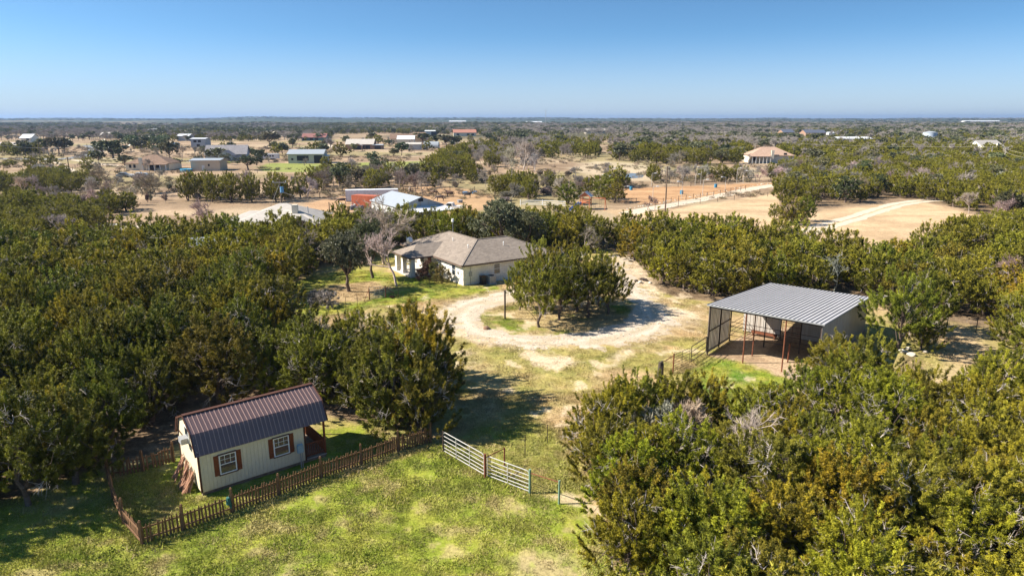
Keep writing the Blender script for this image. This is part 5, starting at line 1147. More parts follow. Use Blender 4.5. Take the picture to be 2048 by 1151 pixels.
def grey_barn():
    A = Vector((-28.2, 137.0, 0)); z0 = float(ZG(A.x, A.y)); yaw = R(-57)
    r = empty('grey_barn', (A.x, A.y, z0), yaw, 'big grey metal barn with a low gable roof behind the house grove', 'barn')
    # local x runs to the right and towards the camera (eave wall), local y away to the right
    Lx, Ly, E, s = 13.2, 9.2, 3.2, 0.34
    w = MB().b2((0, 0, 0), (Lx, Ly, E)); w.prism([(0, E), (Ly, E), (Ly / 2, E + Ly / 2 * s)], 0, Lx, 0); w.build('wall', FM['greyw'], r)
    f = MB(); o = 0.3; e = E + 0.03
    f.slab([(-o, -o, e - o * s), (Lx + o, -o, e - o * s), (Lx + o, Ly / 2, e + Ly / 2 * s), (-o, Ly / 2, e + Ly / 2 * s)], 0.1); f.slab([(-o, Ly + o, e - o * s), (-o, Ly / 2, e + Ly / 2 * s), (Lx + o, Ly / 2, e + Ly / 2 * s), (Lx + o, Ly + o, e - o * s)], 0.1); f.build('roof', FM['rgalv'], r)
    MB().slab([(Lx + 3.2, 0.8, E - 0.8), (Lx + 3.2, Ly + 1.5, E - 0.8), (Lx + 0.02, Ly, E - 0.15), (Lx + 0.02, 0, E - 0.15)], 0.1).build('lean_to_roof', FM['rwhite'], r)
    for k in range(5): MB().b2((Lx + 3.0, 0.9 + k * (Ly - 0.3) / 4, 0), (Lx + 3.15, 0.9 + k * (Ly - 0.3) / 4 + 0.15, E - 0.95)).build('post', FM['brown'], r)
    MB().b2((Lx + 0.003, Ly / 2 - 0.5, E + 0.7), (Lx + 0.06, Ly / 2 + 0.5, E + 1.4)).build('gable_vent', FM['dark'], r)
    for k in range(5): MB().b2((Lx + 0.003, 1 + k * 1.7, 0.1), (Lx + 0.03, 1.25 + k * 1.7, E + max(0, min(1 + k * 1.7, Ly - 1.3 - k * 1.7)) * s * 0.8)).build('wall_rib', FM['rpale'], r)
grey_barn()
def container(x0, x1, yb, label, c, yaw, L, wdt=2.44, h=2.7):
    A = G(x0, yb); z = float(ZG(A.x, A.y)); r = empty('shipping_container', (A.x, A.y, z), R(yaw), label, 'shipping container', 'shipping containers by the grey barn')
    m = MB().b2((0.04, 0.04, 0.12), (L - 0.04, wdt - 0.04, h - 0.03)); n = int(L / 0.3)
    for k in range(n): x = 0.15 + k * (L - 0.3) / n; m.b2((x, 0.0, 0.2), (x + 0.14, wdt, h - 0.1))
    for k in range(8): y = 0.15 + k * 0.27; m.b2((0.0, y, 0.2), (0.05, y + 0.13, h - 0.1))
    mt = mat(label[:12].replace(' ', '_'), c, 0.6, var=0.2, scale=1.2); m.build('body', mt, r)
    MB().b2((0, 0, h - 0.028), (L, wdt, h)).build('top', mt, r); f = MB()
    for (x, y) in ((0, 0), (L - 0.12, 0), (0, wdt - 0.12), (L - 0.12, wdt - 0.12)): f.b2((x - 0.01, y - 0.01, 0), (x + 0.13, y + 0.13, h + 0.005))
    f.build('frame', mt, r); MB().b2((L + 0.001, 0.1, 0.2), (L + 0.04, wdt / 2 - 0.02, h - 0.15)).b2((L + 0.001, wdt / 2 + 0.02, 0.2), (L + 0.04, wdt - 0.1, h - 0.15)).build('door', mt, r)
container(704, 745, 415, 'short rusty red shipping container in front of the white one', (0.42, 0.12, 0.06), -22, 6.1)
container(692, 763, 404, 'long white shipping container left of the grey barn', (0.62, 0.64, 0.68), 12, 12.2)
def shade_roof():
    A = G(352, 492, 3.0); r = empty('shade_roof', (A.x, A.y, float(ZG(A.x, A.y))), R(16), 'flat grey metal shade roof poking out of the back of the left grove', 'carport')
    MB().slab([(0, 0, 3.0), (7.5, 0, 3.0), (7.5, 4.2, 3.4), (0, 4.2, 3.4)], 0.08).build('roof', FM['rgalv'], r)
    for (x, y) in ((0.2, 0.2), (7.2, 0.2), (0.2, 4), (7.2, 4)): MB().tube((x, y, 0), (x, y, 3.0), 0.05).build('post', M_GREY, r)
shade_roof()
# livestock trailer and other vehicles
def wheels(r, xs, y0, y1, rad=0.38, w=0.24):
    for x in xs:
        for y in (y0, y1):
            o = MB().tube((x, y - w / 2, rad), (x, y + w / 2, rad), rad, n=14).build('wheel', M_BLACK, r)
def trailer():
    A = G(523, 320); r = empty('livestock_trailer', (A.x, A.y, float(ZG(A.x, A.y))), R(2), 'white livestock trailer with four dark side windows', 'trailer'); L = 8.0
    MB().b2((0, 0, 0.6), (L, 2.3, 2.9)).b2((-3.0, 0.2, 1.5), (0, 2.1, 2.9)).build('body', FM['white'], r)
    for k in range(4): MB().b2((1.4 + k * 1.25, -0.05, 1.5), (2.2 + k * 1.25, -0.003, 2.2)).build('window', FM['dark'], r)
    wheels(r, (4.6, 5.5), 0.1, 2.2)
trailer()
def car(px, py, label, c, yaw=0, truck=False, name='parked_car'):
    A = G(px, py); r = empty(name, (A.x, A.y, float(ZG(A.x, A.y))), R(yaw), label, 'pickup truck' if truck else 'car', 'vehicles parked on the grass near the farmhouse'); L = 5.2 if truck else 4.6; mt = mat('paint_' + label[:14].replace(' ', '_'), c, 0.35, var=0.03, spec=0.6)
    if truck: pr = [(0, .55), (0, 1.15), (2.2, 1.15), (2.3, 1.75), (3.5, 1.75), (4.1, 1.2), (5.2, 1.05), (5.2, .45), (0, .45)]
    else: pr = [(0, .5), (0, 1.0), (0.5, 1.05), (1.2, 1.55), (2.7, 1.58), (3.5, 1.05), (4.5, .9), (4.6, .4), (0, .4)]
    MB().prism(pr, 0, 1.8, 1).build('body', mt, r); gx = (2.4, 3.5) if truck else (1.15, 2.9)
    MB().prism([(gx[0], 1.12), (gx[0] + 0.15, 1.66 if truck else 1.5), (gx[1] - 0.15, 1.66 if truck else 1.5), (gx[1] + 0.25, 1.14)], -0.01, 1.81, 1).build('side_windows', M_GLASS, r); wheels(r, (0.9, L - 1.0), 0.12, 1.68, 0.34, 0.2)
car(258, 356, 'white pickup parked on the grass below the farmhouse', (0.75, 0.75, 0.75), 10, True, 'parked_pickup'); car(274, 356, 'silver car parked right of the white pickup', (0.5, 0.52, 0.55), 5); car(232, 355, 'grey car parked left of the white pickup under bare twigs', (0.3, 0.32, 0.34), 12)
# pool, toys, barrels, posts
p = G(373, 343); m = MB().tube((0, 0, 0), (0, 0, 0.95), 2.1, n=24); props(m.build('pool', mat('pool_blue', (0.05, 0.30, 0.50), 0.5), None, (p.x, p.y, float(ZG(p.x, p.y)))), 'round bright blue above-ground pool left of the tan barn', 'pool')
props(MB().b2((-1.3, -0.8, 0), (1.3, 0.8, 0.5)).prism([(-1.2, .5), (0.2, 1.3), (1.2, .5)], -0.6, 0.6, 1).build('play_slide', mat('toy_red', (0.35, 0.08, 0.05), 0.6), None, G(377, 352)), 'red and blue pile of yard toys below the blue pool', 'toys')
AR = []
def lamp_post(px, py, h, label, arm=1):
    A = GZ(px, py); r = empty('arena_lamp_post', A, 0, label, 'lamp post', 'lamp posts round the orange arena'); MB().tube((0, 0, 0), (0, 0, h), 0.07, 0.05).build('post', mat('white_post', (0.45, 0.42, 0.38), 0.7), r)
    MB().beam((0, 0, h), (arm * 0.9, 0, h + 0.12), 0.08, 0.08).build('arm', M_WHITE, r); MB().b2((min(arm * 0.8, arm * 1.3), -0.15, h - 0.02), (max(arm * 0.8, arm * 1.3), 0.15, h + 0.22)).build('lamp_head', M_WHITE, r)
for i, a in enumerate([(1247, 400, 3.2, 'lamp post at the near left corner of the arena', 1), (1213, 376, 3.6, 'lamp post at the far left corner of the arena', -1), (1303, 372, 3.6, 'lamp post on the far side of the arena, left of the pole', 1), (1305, 404, 3.6, 'lamp post on the near side of the arena left of the pole', 1), (1363, 398, 4.2, 'lamp post on the near side of the arena right of the pole', -1),
                       (1390, 371, 3.2, 'lamp post far side of the arena right of the pole', 1), (1405, 391, 4.0, 'lamp post on the near side where the arena narrows', 1), (1401, 369, 5.0, 'tall white lamp post at the far side of the arena', -1), (1450, 381, 3.6, 'lamp post with bent head near the arena tip', -1), (1473, 366, 4.4, 'lamp post behind the arena tip', 1), (1486, 366, 3.6, 'lamp post farthest right behind the arena', 1)]): lamp_post(*a)
def barrel(px, py, label, name='barrel'):
    p = GZ(px, py); m = MB().tube((0, 0, 0), (0, 0, 1.0), 0.42, n=14).tube((0, 0, 0.32), (0, 0, 0.36), 0.44, n=14).tube((0, 0, 0.66), (0, 0, 0.70), 0.44, n=14)
    props(m.build(name, mat('barrel_blue', (0.04, 0.20, 0.34), 0.5), None, p), label, 'barrel', 'blue barrels in the orange arena')
barrel(1262, 380, 'blue barrel at the left of the orange arena'); barrel(1431, 375, 'blue barrel at the right of the orange arena'); barrel(1363, 388, 'blue barrel in the middle of the orange arena')
# arena fence and stones along the lane
def post_fence(pts, step, h, label, mt, rails=(), r=0.06, name='arena_fence', cat='fence', wires=True):
    P = [GZ(*q) for q in pts]; o0 = P[0]; e = empty(name, o0, 0, label, cat)
    for a, b in zip(P[:-1], P[1:]):
        L = (b - a).length; n = max(1, int(L / step))
        for k in range(n): q = a.lerp(b, k / n) - o0; MB().tube(q, q + Vector((0, 0, h)), r, n=6).build('post', mt, e)
        m = MB()
        for z in rails: m.beam(a - o0 + Vector((0, 0, z)), b - o0 + Vector((0, 0, z)), 0.05, 0.14) if not wires else m.tube(a - o0 + Vector((0, 0, z)), b - o0 + Vector((0, 0, z)), 0.02, n=3)
        if rails: m.build('rail', mt, e)
post_fence([(1236, 404), (1310, 410), (1440, 390), (1500, 378)], 3.2, 1.3, 'thin dark wire fence along the near side of the arena', M_RUSTD, (0.5, 1.0, 1.3))
post_fence([(1225, 378), (1330, 375), (1480, 369)], 4.0, 1.3, 'thin dark wire fence along the far side of the arena', M_RUSTD, (0.5, 1.0, 1.3))
post_fence([(1041, 411), (1085, 412), (1131, 414)], 3.6, 1.4, 'white rail fence left of the play set', M_WHITE, (0.35, 0.75, 1.2), 0.09, 'rail_fence', wires=False)
post_fence([(1310, 418), (1400, 407), (1500, 396), (1600, 386)], 6, 1.1, 'low dark wire fence through the dry field below the white lane', M_RUSTD, (0.4, 0.9), 0.05, 'pasture_fence')
post_fence([(640, 396), (760, 385), (900, 381), (1000, 384)], 6, 1.3, 'pasture fence behind the containers and the barn', M_RUSTD, (0.6, 1.1), 0.09, 'pasture_fence')
post_fence([(232, 352), (300, 349), (345, 347), (372, 345)], 5, 1.3, 'thin yard fence in front of the farmhouse', M_RUSTD, (0.6, 1.2), 0.06, 'yard_fence')
post_fence([(60, 345), (140, 345), (160, 329), (235, 334)], 12, 1.3, 'post fence of the pasture left of the farmhouse', M_RUSTD, (0.6, 1.1), 0.08, 'pasture_fence')
post_fence([(515, 346), (620, 346), (700, 340), (860, 336)], 12, 1.3, 'post fence along the green pasture strip', M_RUSTD, (0.6, 1.1), 0.08, 'pasture_fence')
rgs = np.random.default_rng(12); n = 150; t = rgs.random(n); A_ = np.array([G(1275, 420)[:2], G(1450, 386)[:2], G(1560, 367)[:2]])
pp = np.where((t < 0.65)[:, None], A_[0] + (A_[1] - A_[0]) * (t / 0.65)[:, None], A_[1] + (A_[2] - A_[1]) * ((t - 0.65) / 0.35)[:, None]) + np.array([-1.0, 1.8]) * rgs.choice([1.35, -1.5], n, p=[0.7, 0.3])[:, None] + rgs.normal(size=(n, 2)) * 0.5
import bmesh as _bm
stones = []
for k in range(3):
    bm = _bm.new(); [bm.verts.new(tuple(q)) for q in unit(rgs.normal(size=(14, 3))) * np.array([0.4, 0.35, 0.25])]; _bm.ops.convex_hull(bm, input=bm.verts); me = bpy.data.meshes.new('lane_stone'); bm.to_mesh(me); bm.free(); me.materials.append(M_STONE); stones.append(me)
props(scatter('lane_stones', np.concatenate([pp, ZG(pp[:, 0], pp[:, 1])[:, None] + 0.05], 1), stones, rgs.integers(0, 3, n), rgs.random((n, 3)) * np.array([0.5, 0.5, 6]), np.repeat(rgs.uniform(0.25, 0.75, (n, 1)), 3, 1)), 'pale rubble lining both sides of the white lane', 'rubble')
# play set
def playset():
    A = G(1160, 419); r = empty('play_set', (A.x, A.y, float(ZG(A.x, A.y))), R(-18), 'wooden play set with a blue-grey roof and a blue slide', 'play set'); wd = mat('play_wood', (0.45, 0.14, 0.06), 0.7, var=0.15)
    for (x, y) in ((0, 0), (2, 0), (0, 2), (2, 2)): MB().b2((x - 0.07, y - 0.07, 0), (x + 0.07, y + 0.07, 2.9)).build('post', wd, r)
    MB().b2((-0.1, -0.1, 1.4), (2.1, 2.1, 1.52)).b2((-0.1, -0.12, 1.9), (2.1, -0.06, 2.1)).b2((-0.1, 2.06, 1.9), (2.1, 2.12, 2.1)).b2((2.06, -0.1, 1.9), (2.12, 2.1, 2.1)).build('platform', wd, r)
    MB().prism([(-0.3, 2.85), (2.3, 2.85), (1, 3.8)], -0.05, 0.05, 1).prism([(-0.3, 2.85), (2.3, 2.85), (1, 3.8)], 1.95, 2.05, 1).build('gable', wd, r)
    MB().slab([(-0.4, -0.3, 2.8), (1, -0.3, 3.86), (1, 2.3, 3.86), (-0.4, 2.3, 2.8)], 0.05).slab([(2.4, -0.3, 2.8), (2.4, 2.3, 2.8), (1, 2.3, 3.86), (1, -0.3, 3.86)], 0.05).build('roof', FM['rgalv'], r)
    MB().beam((0, -0.1, 1.45), (-1.6, -2.6, 0.15), 0.6, 0.08).beam((-0.3, 0.05, 1.6), (-1.9, -2.45, 0.3), 0.06, 0.25).beam((0.3, -0.2, 1.6), (-1.3, -2.75, 0.3), 0.06, 0.25).build('slide', mat('slide_blue', (0.02, 0.13, 0.45), 0.4), r)
    MB().beam((2, 1, 2.5), (5.2, 1, 2.5), 0.12, 0.14).beam((5.2, 1, 2.5), (5.4, -0.1, 0), 0.1, 0.1).beam((5.2, 1, 2.5), (5.4, 2.1, 0), 0.1, 0.1).build('swing_beam', wd, r)
    for x in (3.0, 4.2): MB().tube((x - 0.2, 1, 2.45), (x - 0.2, 1, 0.6), 0.015, n=4).tube((x + 0.2, 1, 2.45), (x + 0.2, 1, 0.6), 0.015, n=4).b2((x - 0.25, 0.9, 0.56), (x + 0.25, 1.1, 0.6)).build('swing', M_BLACK, r)
playset()
# utility poles and wires
def pole(px, py, h, label, r=0.16, arm=None, box=None, group='wooden utility poles', yaw=0, mt=None):
    A = GZ(px, py); e = empty('utility_pole', A, R(yaw), label, 'utility pole', group); MB().tube((0, 0, -0.1), (0, 0, h), r, r * 0.65, 10).build('shaft', mt or mat('pole_wood', (0.13, 0.095, 0.07), 0.9, var=0.2), e)
    if arm: MB().beam((-arm / 2, -0.15, h - 0.5), (arm / 2, -0.15, h - 0.5), 0.1, 0.12).build('crossarm', mat('arm_wood', (0.35, 0.32, 0.29), 0.9), e); [MB().tube((x, -0.15, h - 0.44), (x, -0.15, h - 0.2), 0.05).build('insulator', M_WHITE, e) for x in (-arm / 2 + 0.1, arm / 2 - 0.1)]
    if box: MB().tube((0.32, -0.1, h * box - 0.5), (0.32, -0.1, h * box + 0.5), 0.3, n=12).build('transformer', mat('transformer_blue', (0.10, 0.25, 0.42), 0.5), e)
    return Vector((A.x, A.y, A.z + h))
def wire(a, b, sag, label, r=0.03, mt=None):
    a, b = Vector(a), Vector(b); m = MB(); pts = [a.lerp(b, k / 12) - Vector((0, 0, sag * 4 * (k / 12) * (1 - k / 12))) - a for k in range(13)]; m.path(pts, r, 5); props(m.build('power_line', mt or M_GREY, None, a), label, 'power line')
q = G(1330, 426); T1 = pole(1330, 426, 9.6, 'tall bare utility pole in front of the arena', 0.17)
def htop(px, yb, yt):   # height of a thing whose base is seen at yb and whose top is seen at yt
    p = G(px, yb); D = p.y; b = (yt - 575.5) / FPX; return CH - D * math.tan(PITCH + math.atan(b))
T2 = pole(567, 458, htop(567, 458, 359), 'utility pole with crossarm and blue transformer in front of the pale-roofed house', 0.17, 2.4, 0.80); pole(660, 438, htop(660, 438, 404), 'short plain pole left of the red container', 0.12)
wire(T2 + Vector((0, 0, -2.0)), Vector((G(690, 424).x, G(690, 424).y, 3.6)), 1.2, 'pale service wire sagging from the transformer pole to the right', 0.045, FM['rpale']); wire(T2 + Vector((0, 0, -0.6)), Vector((G(505, 455).x, G(505, 455).y + 6, 0.0)), 0.0, 'guy wire slanting down left of the transformer pole', 0.035)
for (x, yb, yt, l, ar) in [(140, 349, 314, 'utility pole beside the farm track', None), (178, 318, 288, 'utility pole at the road bend', None), (82, 322, 283, 'utility pole behind the road junction bush', None), (98, 312, 277, 'utility pole right of the junction pole', None), (662, 296, 272, 'utility pole with crossarms left of the ranch house', 2.4), (637, 322, 310, 'short pole right of the lean-to', None),
                           (1683, 322, 297, 'utility pole among the woods right of the tile-roofed house', None), (1697, 325, 295, 'second utility pole among the woods right of the tile-roofed house', None), (1673, 326, 307, 'pole with a pale transformer among the right woods', None), (1861, 300, 280, 'utility pole below the water tank', None), (1979, 330, 292, 'tall pale utility pole left of the white gabled house wires', 2.0), (2006, 330, 294, 'tall pale utility pole at far right', 2.0), (1573, 288, 279, 'distant pole near the dark-roofed house', None), (1932, 305, 288, 'distant pole left of the white gabled house', None)]:
    pole(x, yb, htop(x, yb, yt), l, 0.2, ar, mt=mat('pale_pole', (0.36, 0.33, 0.29), 0.9) if x > 1900 else None)
def P3(px, py, D): a = (px - 1024) / FPX; b = (py - 575.5) / FPX; d = Vector((a, CP - b * SP, -SP - b * CP)); return Vector((0, 0, CH)) + d * (D / d.y)
wire(P3(1979, 294, 190), P3(1550, 284, 330), 0.6, 'power line running left from the far right poles', 0.02, FM['rpale']); wire(P3(2006, 296, 190), P3(2200, 304, 150), 1.5, 'power line running off the right photo edge', 0.02, FM['rpale']); wire(P3(2006, 303, 190), P3(2200, 316, 150), 1.5, 'lower power line running off the right photo edge', 0.02, FM['rpale'])
wire(P3(178, 290, 330), P3(-100, 272, 300), 3, 'power line from the road bend pole to the left', 0.05); wire(P3(178, 290, 330), P3(480, 298, 420), 4, 'power line from the road bend pole to the right', 0.05)
# water tank, radio mast
def tank():
    A = G(1857, 290); D = A.y; z = float(ZG(A.x, A.y)); r = empty('water_tank', (A.x, A.y, z), 0, 'pale blue-grey water tank standing above the right woods', 'water tank'); rad = D * 12.5 / FPX; ht = htop(1857, 290, 265); hb = htop(1857, 290, 279)
    m = MB().tube((0, 0, 0), (0, 0, ht), rad, n=28); m.build('shell', c_mat('tank_blue', (0.42, 0.48, 0.55)), r); MB().tube((0, 0, ht), (0, 0, ht + 0.9), rad * 1.0, rad * 0.2, 28).build('top', FM['rgalv'], r); MB().tube((0, 0, ht * 0.98), (0, 0, ht * 0.995), rad * 1.02, n=28).build('rim', FM['rgalv'], r)
tank()
def mast():
    yb = 262; A = G(1091, yb); z = float(ZG(A.x, A.y)); h = htop(1091, yb, 219) - z; r = empty('radio_mast', (A.x, A.y, z), 0, 'thin lattice radio mast rising above the horizon', 'radio mast'); m = MB(); w = 0.9
    c = [(w * math.cos(t), w * math.sin(t)) for t in (0, 2.094, 4.189)]
    for x, y in c: m.tube((x, y, 0), (x * 0.6, y * 0.6, h), 0.12, n=4)
    m.build('leg', M_GREY, r); m = MB(); n = int(h / 2.5)
    for k in range(n):
        for i in range(3): s = 1 - 0.4 * k / n; m.tube((c[i][0] * s, c[i][1] * s, k * 2.5), (c[(i + 1) % 3][0] * s, c[(i + 1) % 3][1] * s, k * 2.5 + 2.5), 0.06, n=3)
    m.build('lattice', M_GREY, r)
mast()
# horses in the corral: one skinned body each
def horse_mesh(name, pose=0, head=0.0):
    """skeleton: spine, neck, head, four jointed legs, tail; grown by a Skin modifier"""
    dn = head   # 1 = grazing
    V = {'hip': (0.62, 0, 1.15, .36), 'mid': (0.0, 0, 1.08, .38), 'chest': (-0.55, 0, 1.12, .36), 'n1': (-0.92, 0, 1.4 - 0.3 * dn, .22), 'n2': (-1.18, 0, 1.68 - 0.95 * dn, .15), 'poll': (-1.38, 0, 1.92 - 1.35 * dn, .10), 'nose': (-1.72, 0, 1.62 - 1.45 * dn, .06), 'dock': (1.02, 0, 1.25, .06), 'tail': (1.18, 0, 0.7, .05)}
    for s, y in (('l', 0.17), ('r', -0.17)):
        V['fe' + s] = (-0.65, y, 0.85, .09); V['fk' + s] = (-0.66 + 0.05 * pose, y, 0.48, .055); V['ff' + s] = (-0.62, y, 0.05, .06)
        V['st' + s] = (0.62, y, 0.85, .12); V['hk' + s] = (0.86, y, 0.52, .06); V['hf' + s] = (0.78, y, 0.05, .06)
    names = list(V); E = [('hip', 'mid'), ('mid', 'chest'), ('chest', 'n1'), ('n1', 'n2'), ('n2', 'poll'), ('poll', 'nose'), ('hip', 'dock'), ('dock', 'tail')]
    for s in 'lr': E += [('chest', 'fe' + s), ('fe' + s, 'fk' + s), ('fk' + s, 'ff' + s), ('hip', 'st' + s), ('st' + s, 'hk' + s), ('hk' + s, 'hf' + s)]
    me = bpy.data.meshes.new(name); me.from_pydata([V[n][:3] for n in names], [(names.index(a), names.index(b)) for a, b in E], [])
    o = bpy.data.objects.new(name, me); COL.objects.link(o); md = o.modifiers.new('skin', 'SKIN')
    for i, n in enumerate(names): me.skin_vertices[0].data[i].radius = (V[n][3], V[n][3]); me.skin_vertices[0].data[i].use_root = (i == 0)
    o.modifiers.new('sub', 'SUBSURF').levels = 1; o.modifiers['sub'].render_levels = 1
    dg = bpy.context.evaluated_depsgraph_get(); m2 = bpy.data.meshes.new_from_object(o.evaluated_get(dg)); bpy.data.objects.remove(o); m2.polygons.foreach_set('use_smooth', [True] * len(m2.polygons))
    return m2
HM = [horse_mesh('horse_standing', 0, 0.1), horse_mesh('horse_grazing', 1, 0.95)]
for i, (px, py, yw, h, c, l) in enumerate([(684, 408, 15, 1, (0.10, 0.07, 0.06), 'dark horse with a pale blanket left of the white container'), (868, 391, 160, 1, (0.13, 0.08, 0.055), 'brown horse grazing near the bare tree behind the grey barn'), (880, 402, 20, 1, (0.16, 0.12, 0.10), 'dark brown horse in the corral right of the bare tree'), (900, 393, -10, 0, (0.09, 0.05, 0.035), 'bay horse with head up in the corral'), (935, 396, 175, 0, (0.025, 0.025, 0.03), 'black horse standing in the middle of the corral'), (820, 386, 100, 0, (0.30, 0.26, 0.23), 'grey horse behind the roof of the grey barn')]):
    me = HM[h].copy(); me.materials.clear(); me.materials.append(mat('horse_coat_%s' % 'abcdef'[i], c, 0.7, var=0.2)); p = GZ(px, py); o = link('horse', me, None, p, R(yw)); props(o, l, 'horse', 'horses in the corral')
for (px, py, l, c) in [(930, 388, 'blue feed tub at the back of the corral', (0.05, 0.2, 0.4)), (949, 387, 'blue water tub at the right of the corral', (0.05, 0.2, 0.4)), (920, 405, 'grey water tub in front of the black horse', (0.25, 0.27, 0.3))]:
    p = GZ(px, py); props(MB().tube((0, 0, 0), (0, 0, 0.6), 0.6, 0.68, 14).tube((0, 0, 0.6), (0, 0, 0.63), 0.70, 0.70, 14).build('feed_tub', mat('tub' + l[:4], c, 0.5), None, p), l, 'tub')
def junk(px, py, label, c, s, seed):
    rg = random.Random(seed); m = MB()
    for k in range(9): x, y = rg.uniform(-s, s), rg.uniform(-s * .6, s * .6); d = [rg.uniform(0.3, 0.9) for _ in range(3)]; m.box((x, y, d[2] / 2), d, Matrix.Rotation(rg.random() * 3, 3, 'Z'))
    props(m.build('scrap_heap', mat('scrap_' + label[:5], c, 0.6, var=0.5), None, GZ(px, py)), label, 'scrap heap')
junk(697, 414, 'white scrap heap left of the red container', (0.6, 0.58, 0.55), 2.0, 1); junk(710, 419, 'dark scrap heap in front of the red container', (0.10, 0.11, 0.14), 1.6, 2)
car(930, 421, 'white and red flatbed truck half hidden right of the grey barn', (0.7, 0.66, 0.62), 170, True, 'parked_pickup')
for (px, py, l) in [(209, 457, 'long white bench-like tank beside the pale lane')]: props(MB().b2((-2.2, -0.5, 0.5), (2.2, 0.5, 0.75)).b2((-1.9, -0.4, 0), (-1.7, 0.4, 0.5)).b2((1.7, -0.4, 0), (1.9, 0.4, 0.5)).build('bench', FM['white'], None, GZ(px, py), 0.1), l, 'bench')
props(MB().b2((-1.6, -0.4, 0.55), (1.6, 0.4, 0.65)).beam((-1.4, 0, 0), (-1.0, 0, 0.6), 0.6, 0.08).beam((1.4, 0, 0), (1.0, 0, 0.6), 0.6, 0.08).beam((-1.5, 0, 0.2), (1.3, 0, 0.6), 0.1, 0.1).build('low_trailer', FM['tan'], None, GZ(392, 470), 0.1), 'low tan utility trailer near the round bare tree', 'trailer')
# ------------------------------------------------------------------ planting
rngP = np.random.default_rng(5)
KEEP_OUT = []            # (x, y, radius) circles and world polygons in which no tree stands
def keep_out_px(poly): KEEP_OUT.append([tuple(G(*q))[:2] for q in poly])
keep_out_px([(385, 1000), (338, 945), (345, 890), (640, 820), (690, 850), (668, 925)])          # cabin
keep_out_px([(795, 560), (786, 525), (850, 511), (960, 509), (1140, 520), (1130, 545), (1000, 590), (925, 580)])   # house
keep_out_px([(1400, 720), (1452, 640), (1560, 600), (1760, 610), (1790, 650), (1700, 760), (1560, 770)])    # metal shed
keep_out_px([(1225, 500), (1256, 505), (1270, 560), (1225, 560)])
keep_out_px([(1262, 866), (1440, 862), (1450, 930), (1262, 936)])
TREES = []   # dict(kind, x, y, H, R, tone, where)
def zone(poly, spacing_, mix, H=(4, 5.5), ratio=(0.42, 0.52), tone=(0.3, 0.4, 0.3), world=False, keep=1.0, hclip=None):
    W_ = [tuple(G(*q))[:2] for q in poly]; A = np.array(W_); spacing = spacing_ * (0.82 if np.hypot(*A.mean(0)) > 118 else 1.0)
    x0, y0 = A.min(0); x1, y1 = A.max(0)
    nx = int((x1 - x0) / spacing) + 2; ny = int((y1 - y0) / (spacing * 0.87)) + 2
    I, J = np.meshgrid(np.arange(nx), np.arange(ny))
    X = x0 + (I + 0.5 * (J % 2)) * spacing + rngP.normal(size=I.shape) * spacing * 0.2; Y = y0 + J * spacing * 0.87 + rngP.normal(size=I.shape) * spacing * 0.2
    m = inpoly(X, Y, W_) & (rngP.random(X.shape) < keep)
    for ko in KEEP_OUT: m &= ~inpoly(X, Y, ko)
    for x, y in zip(X[m], Y[m]):
        k = rngP.choice(len(mix), p=np.array([q[1] for q in mix]) / sum(q[1] for q in mix)); kd = mix[k][0]
        DD = math.hypot(x, y); fs = 1.0 if DD < 118 else (0.74 if DD < 500 else 0.78); h = rngP.uniform(*H) * fs; r = h * rngP.uniform(*ratio)
        if kd == 'oak': h *= 1.15; r = h * rngP.uniform(0.5, 0.62)
        if kd == 'bare': h *= (0.85 if DD < 118 else 1.05)
        if kd == 'shrub': h = rngP.uniform(1.6, 2.8)
        TREES.append(dict(kind=kd, x=x, y=y, H=h, R=r, tone=rngP.choice(3, p=tone) if not (kd == 'bare' and DD < 118) else rngP.choice(2)))
def one(kind, px, py, H, R=None, tone=0, label=None, name=None, rz=None, mesh=None, group=None):
    p = G(px, py); fs = 0.8 if 140 < p.y < 600 else 1.0; H = H * fs; R = R * (0.85 if fs < 1 else 1) if R else None
    TREES.append(dict(kind=kind, x=p.x, y=p.y, H=H, R=R or H * 0.45, tone=tone, label=label, rz=rz, mesh=mesh, own=True, group=group))
# single trees that can be told apart
one('juniper', 790, 857, 6.5, 3.05, 0, 'large round juniper with a forked trunk at the end of the picket fence')
one('juniper', 752, 838, 5.6, 2.6, 2, 'dark juniper just behind the large round one near the cabin porch')
one('juniper', 846, 868, 4.6, 2.0, 0, 'small juniper with red-brown trunk between picket fence and pipe gates')
one('juniper', 862, 822, 5.0, 2.0, 2, 'juniper on the right of the large round one by the picket fence end')
for a in [(1078, 655, 6.2, 2.6, 0, 'leaning multi-limbed tree nearest the camera on the grass island'), (1090, 628, 6.4, 2.7, 0, 'tall tree near the middle of the grass island'), (1120, 641, 6.0, 2.4, 2, 'thin-stemmed tree right of the nearest one on the island'),
          (1153, 624, 6.2, 2.7, 0, 'broad-crowned tree on the right half of the grass island'), (1176, 636, 5.6, 2.5, 2, 'dark tree at the right end of the grass island'), (1072, 604, 6.2, 2.5, 0, 'tree at the back of the grass island beside the house corner'), (1196, 612, 5.4, 2.2, 1, 'low-branching tree behind the right end of the island'),
          (1128, 606, 6.2, 2.6, 0, 'tree at the middle back of the grass island'), (1216, 628, 5.4, 2.2, 0, 'low-branched tree standing farthest right on the grass island')]:
    one('juniper', a[0], a[1], a[2], a[3] * 1.12, a[4], a[5], group='trees on the grass island', mesh='trim')
one('juniper', 1040, 620, 4.6, 1.7, 0, 'small leafy tree on the left of the grass island beside the bare post', group='trees on the grass island', mesh='trim')
one('oak', 698, 583, 6.6, 3.1, 0, 'grey-green live oak left of the bare tree by the house porch')
one('oak', 746, 556, 7.0, 2.6, 0, 'taller live oak standing between the grove and the house porch')
one('oak', 1000, 508, 7.5, 4.3, 1, 'big pale grey-green live oak behind the stone house')
one('oak', 1050, 512, 6.2, 3.2, 0, 'smaller live oak right behind the stone house beside the pale one')
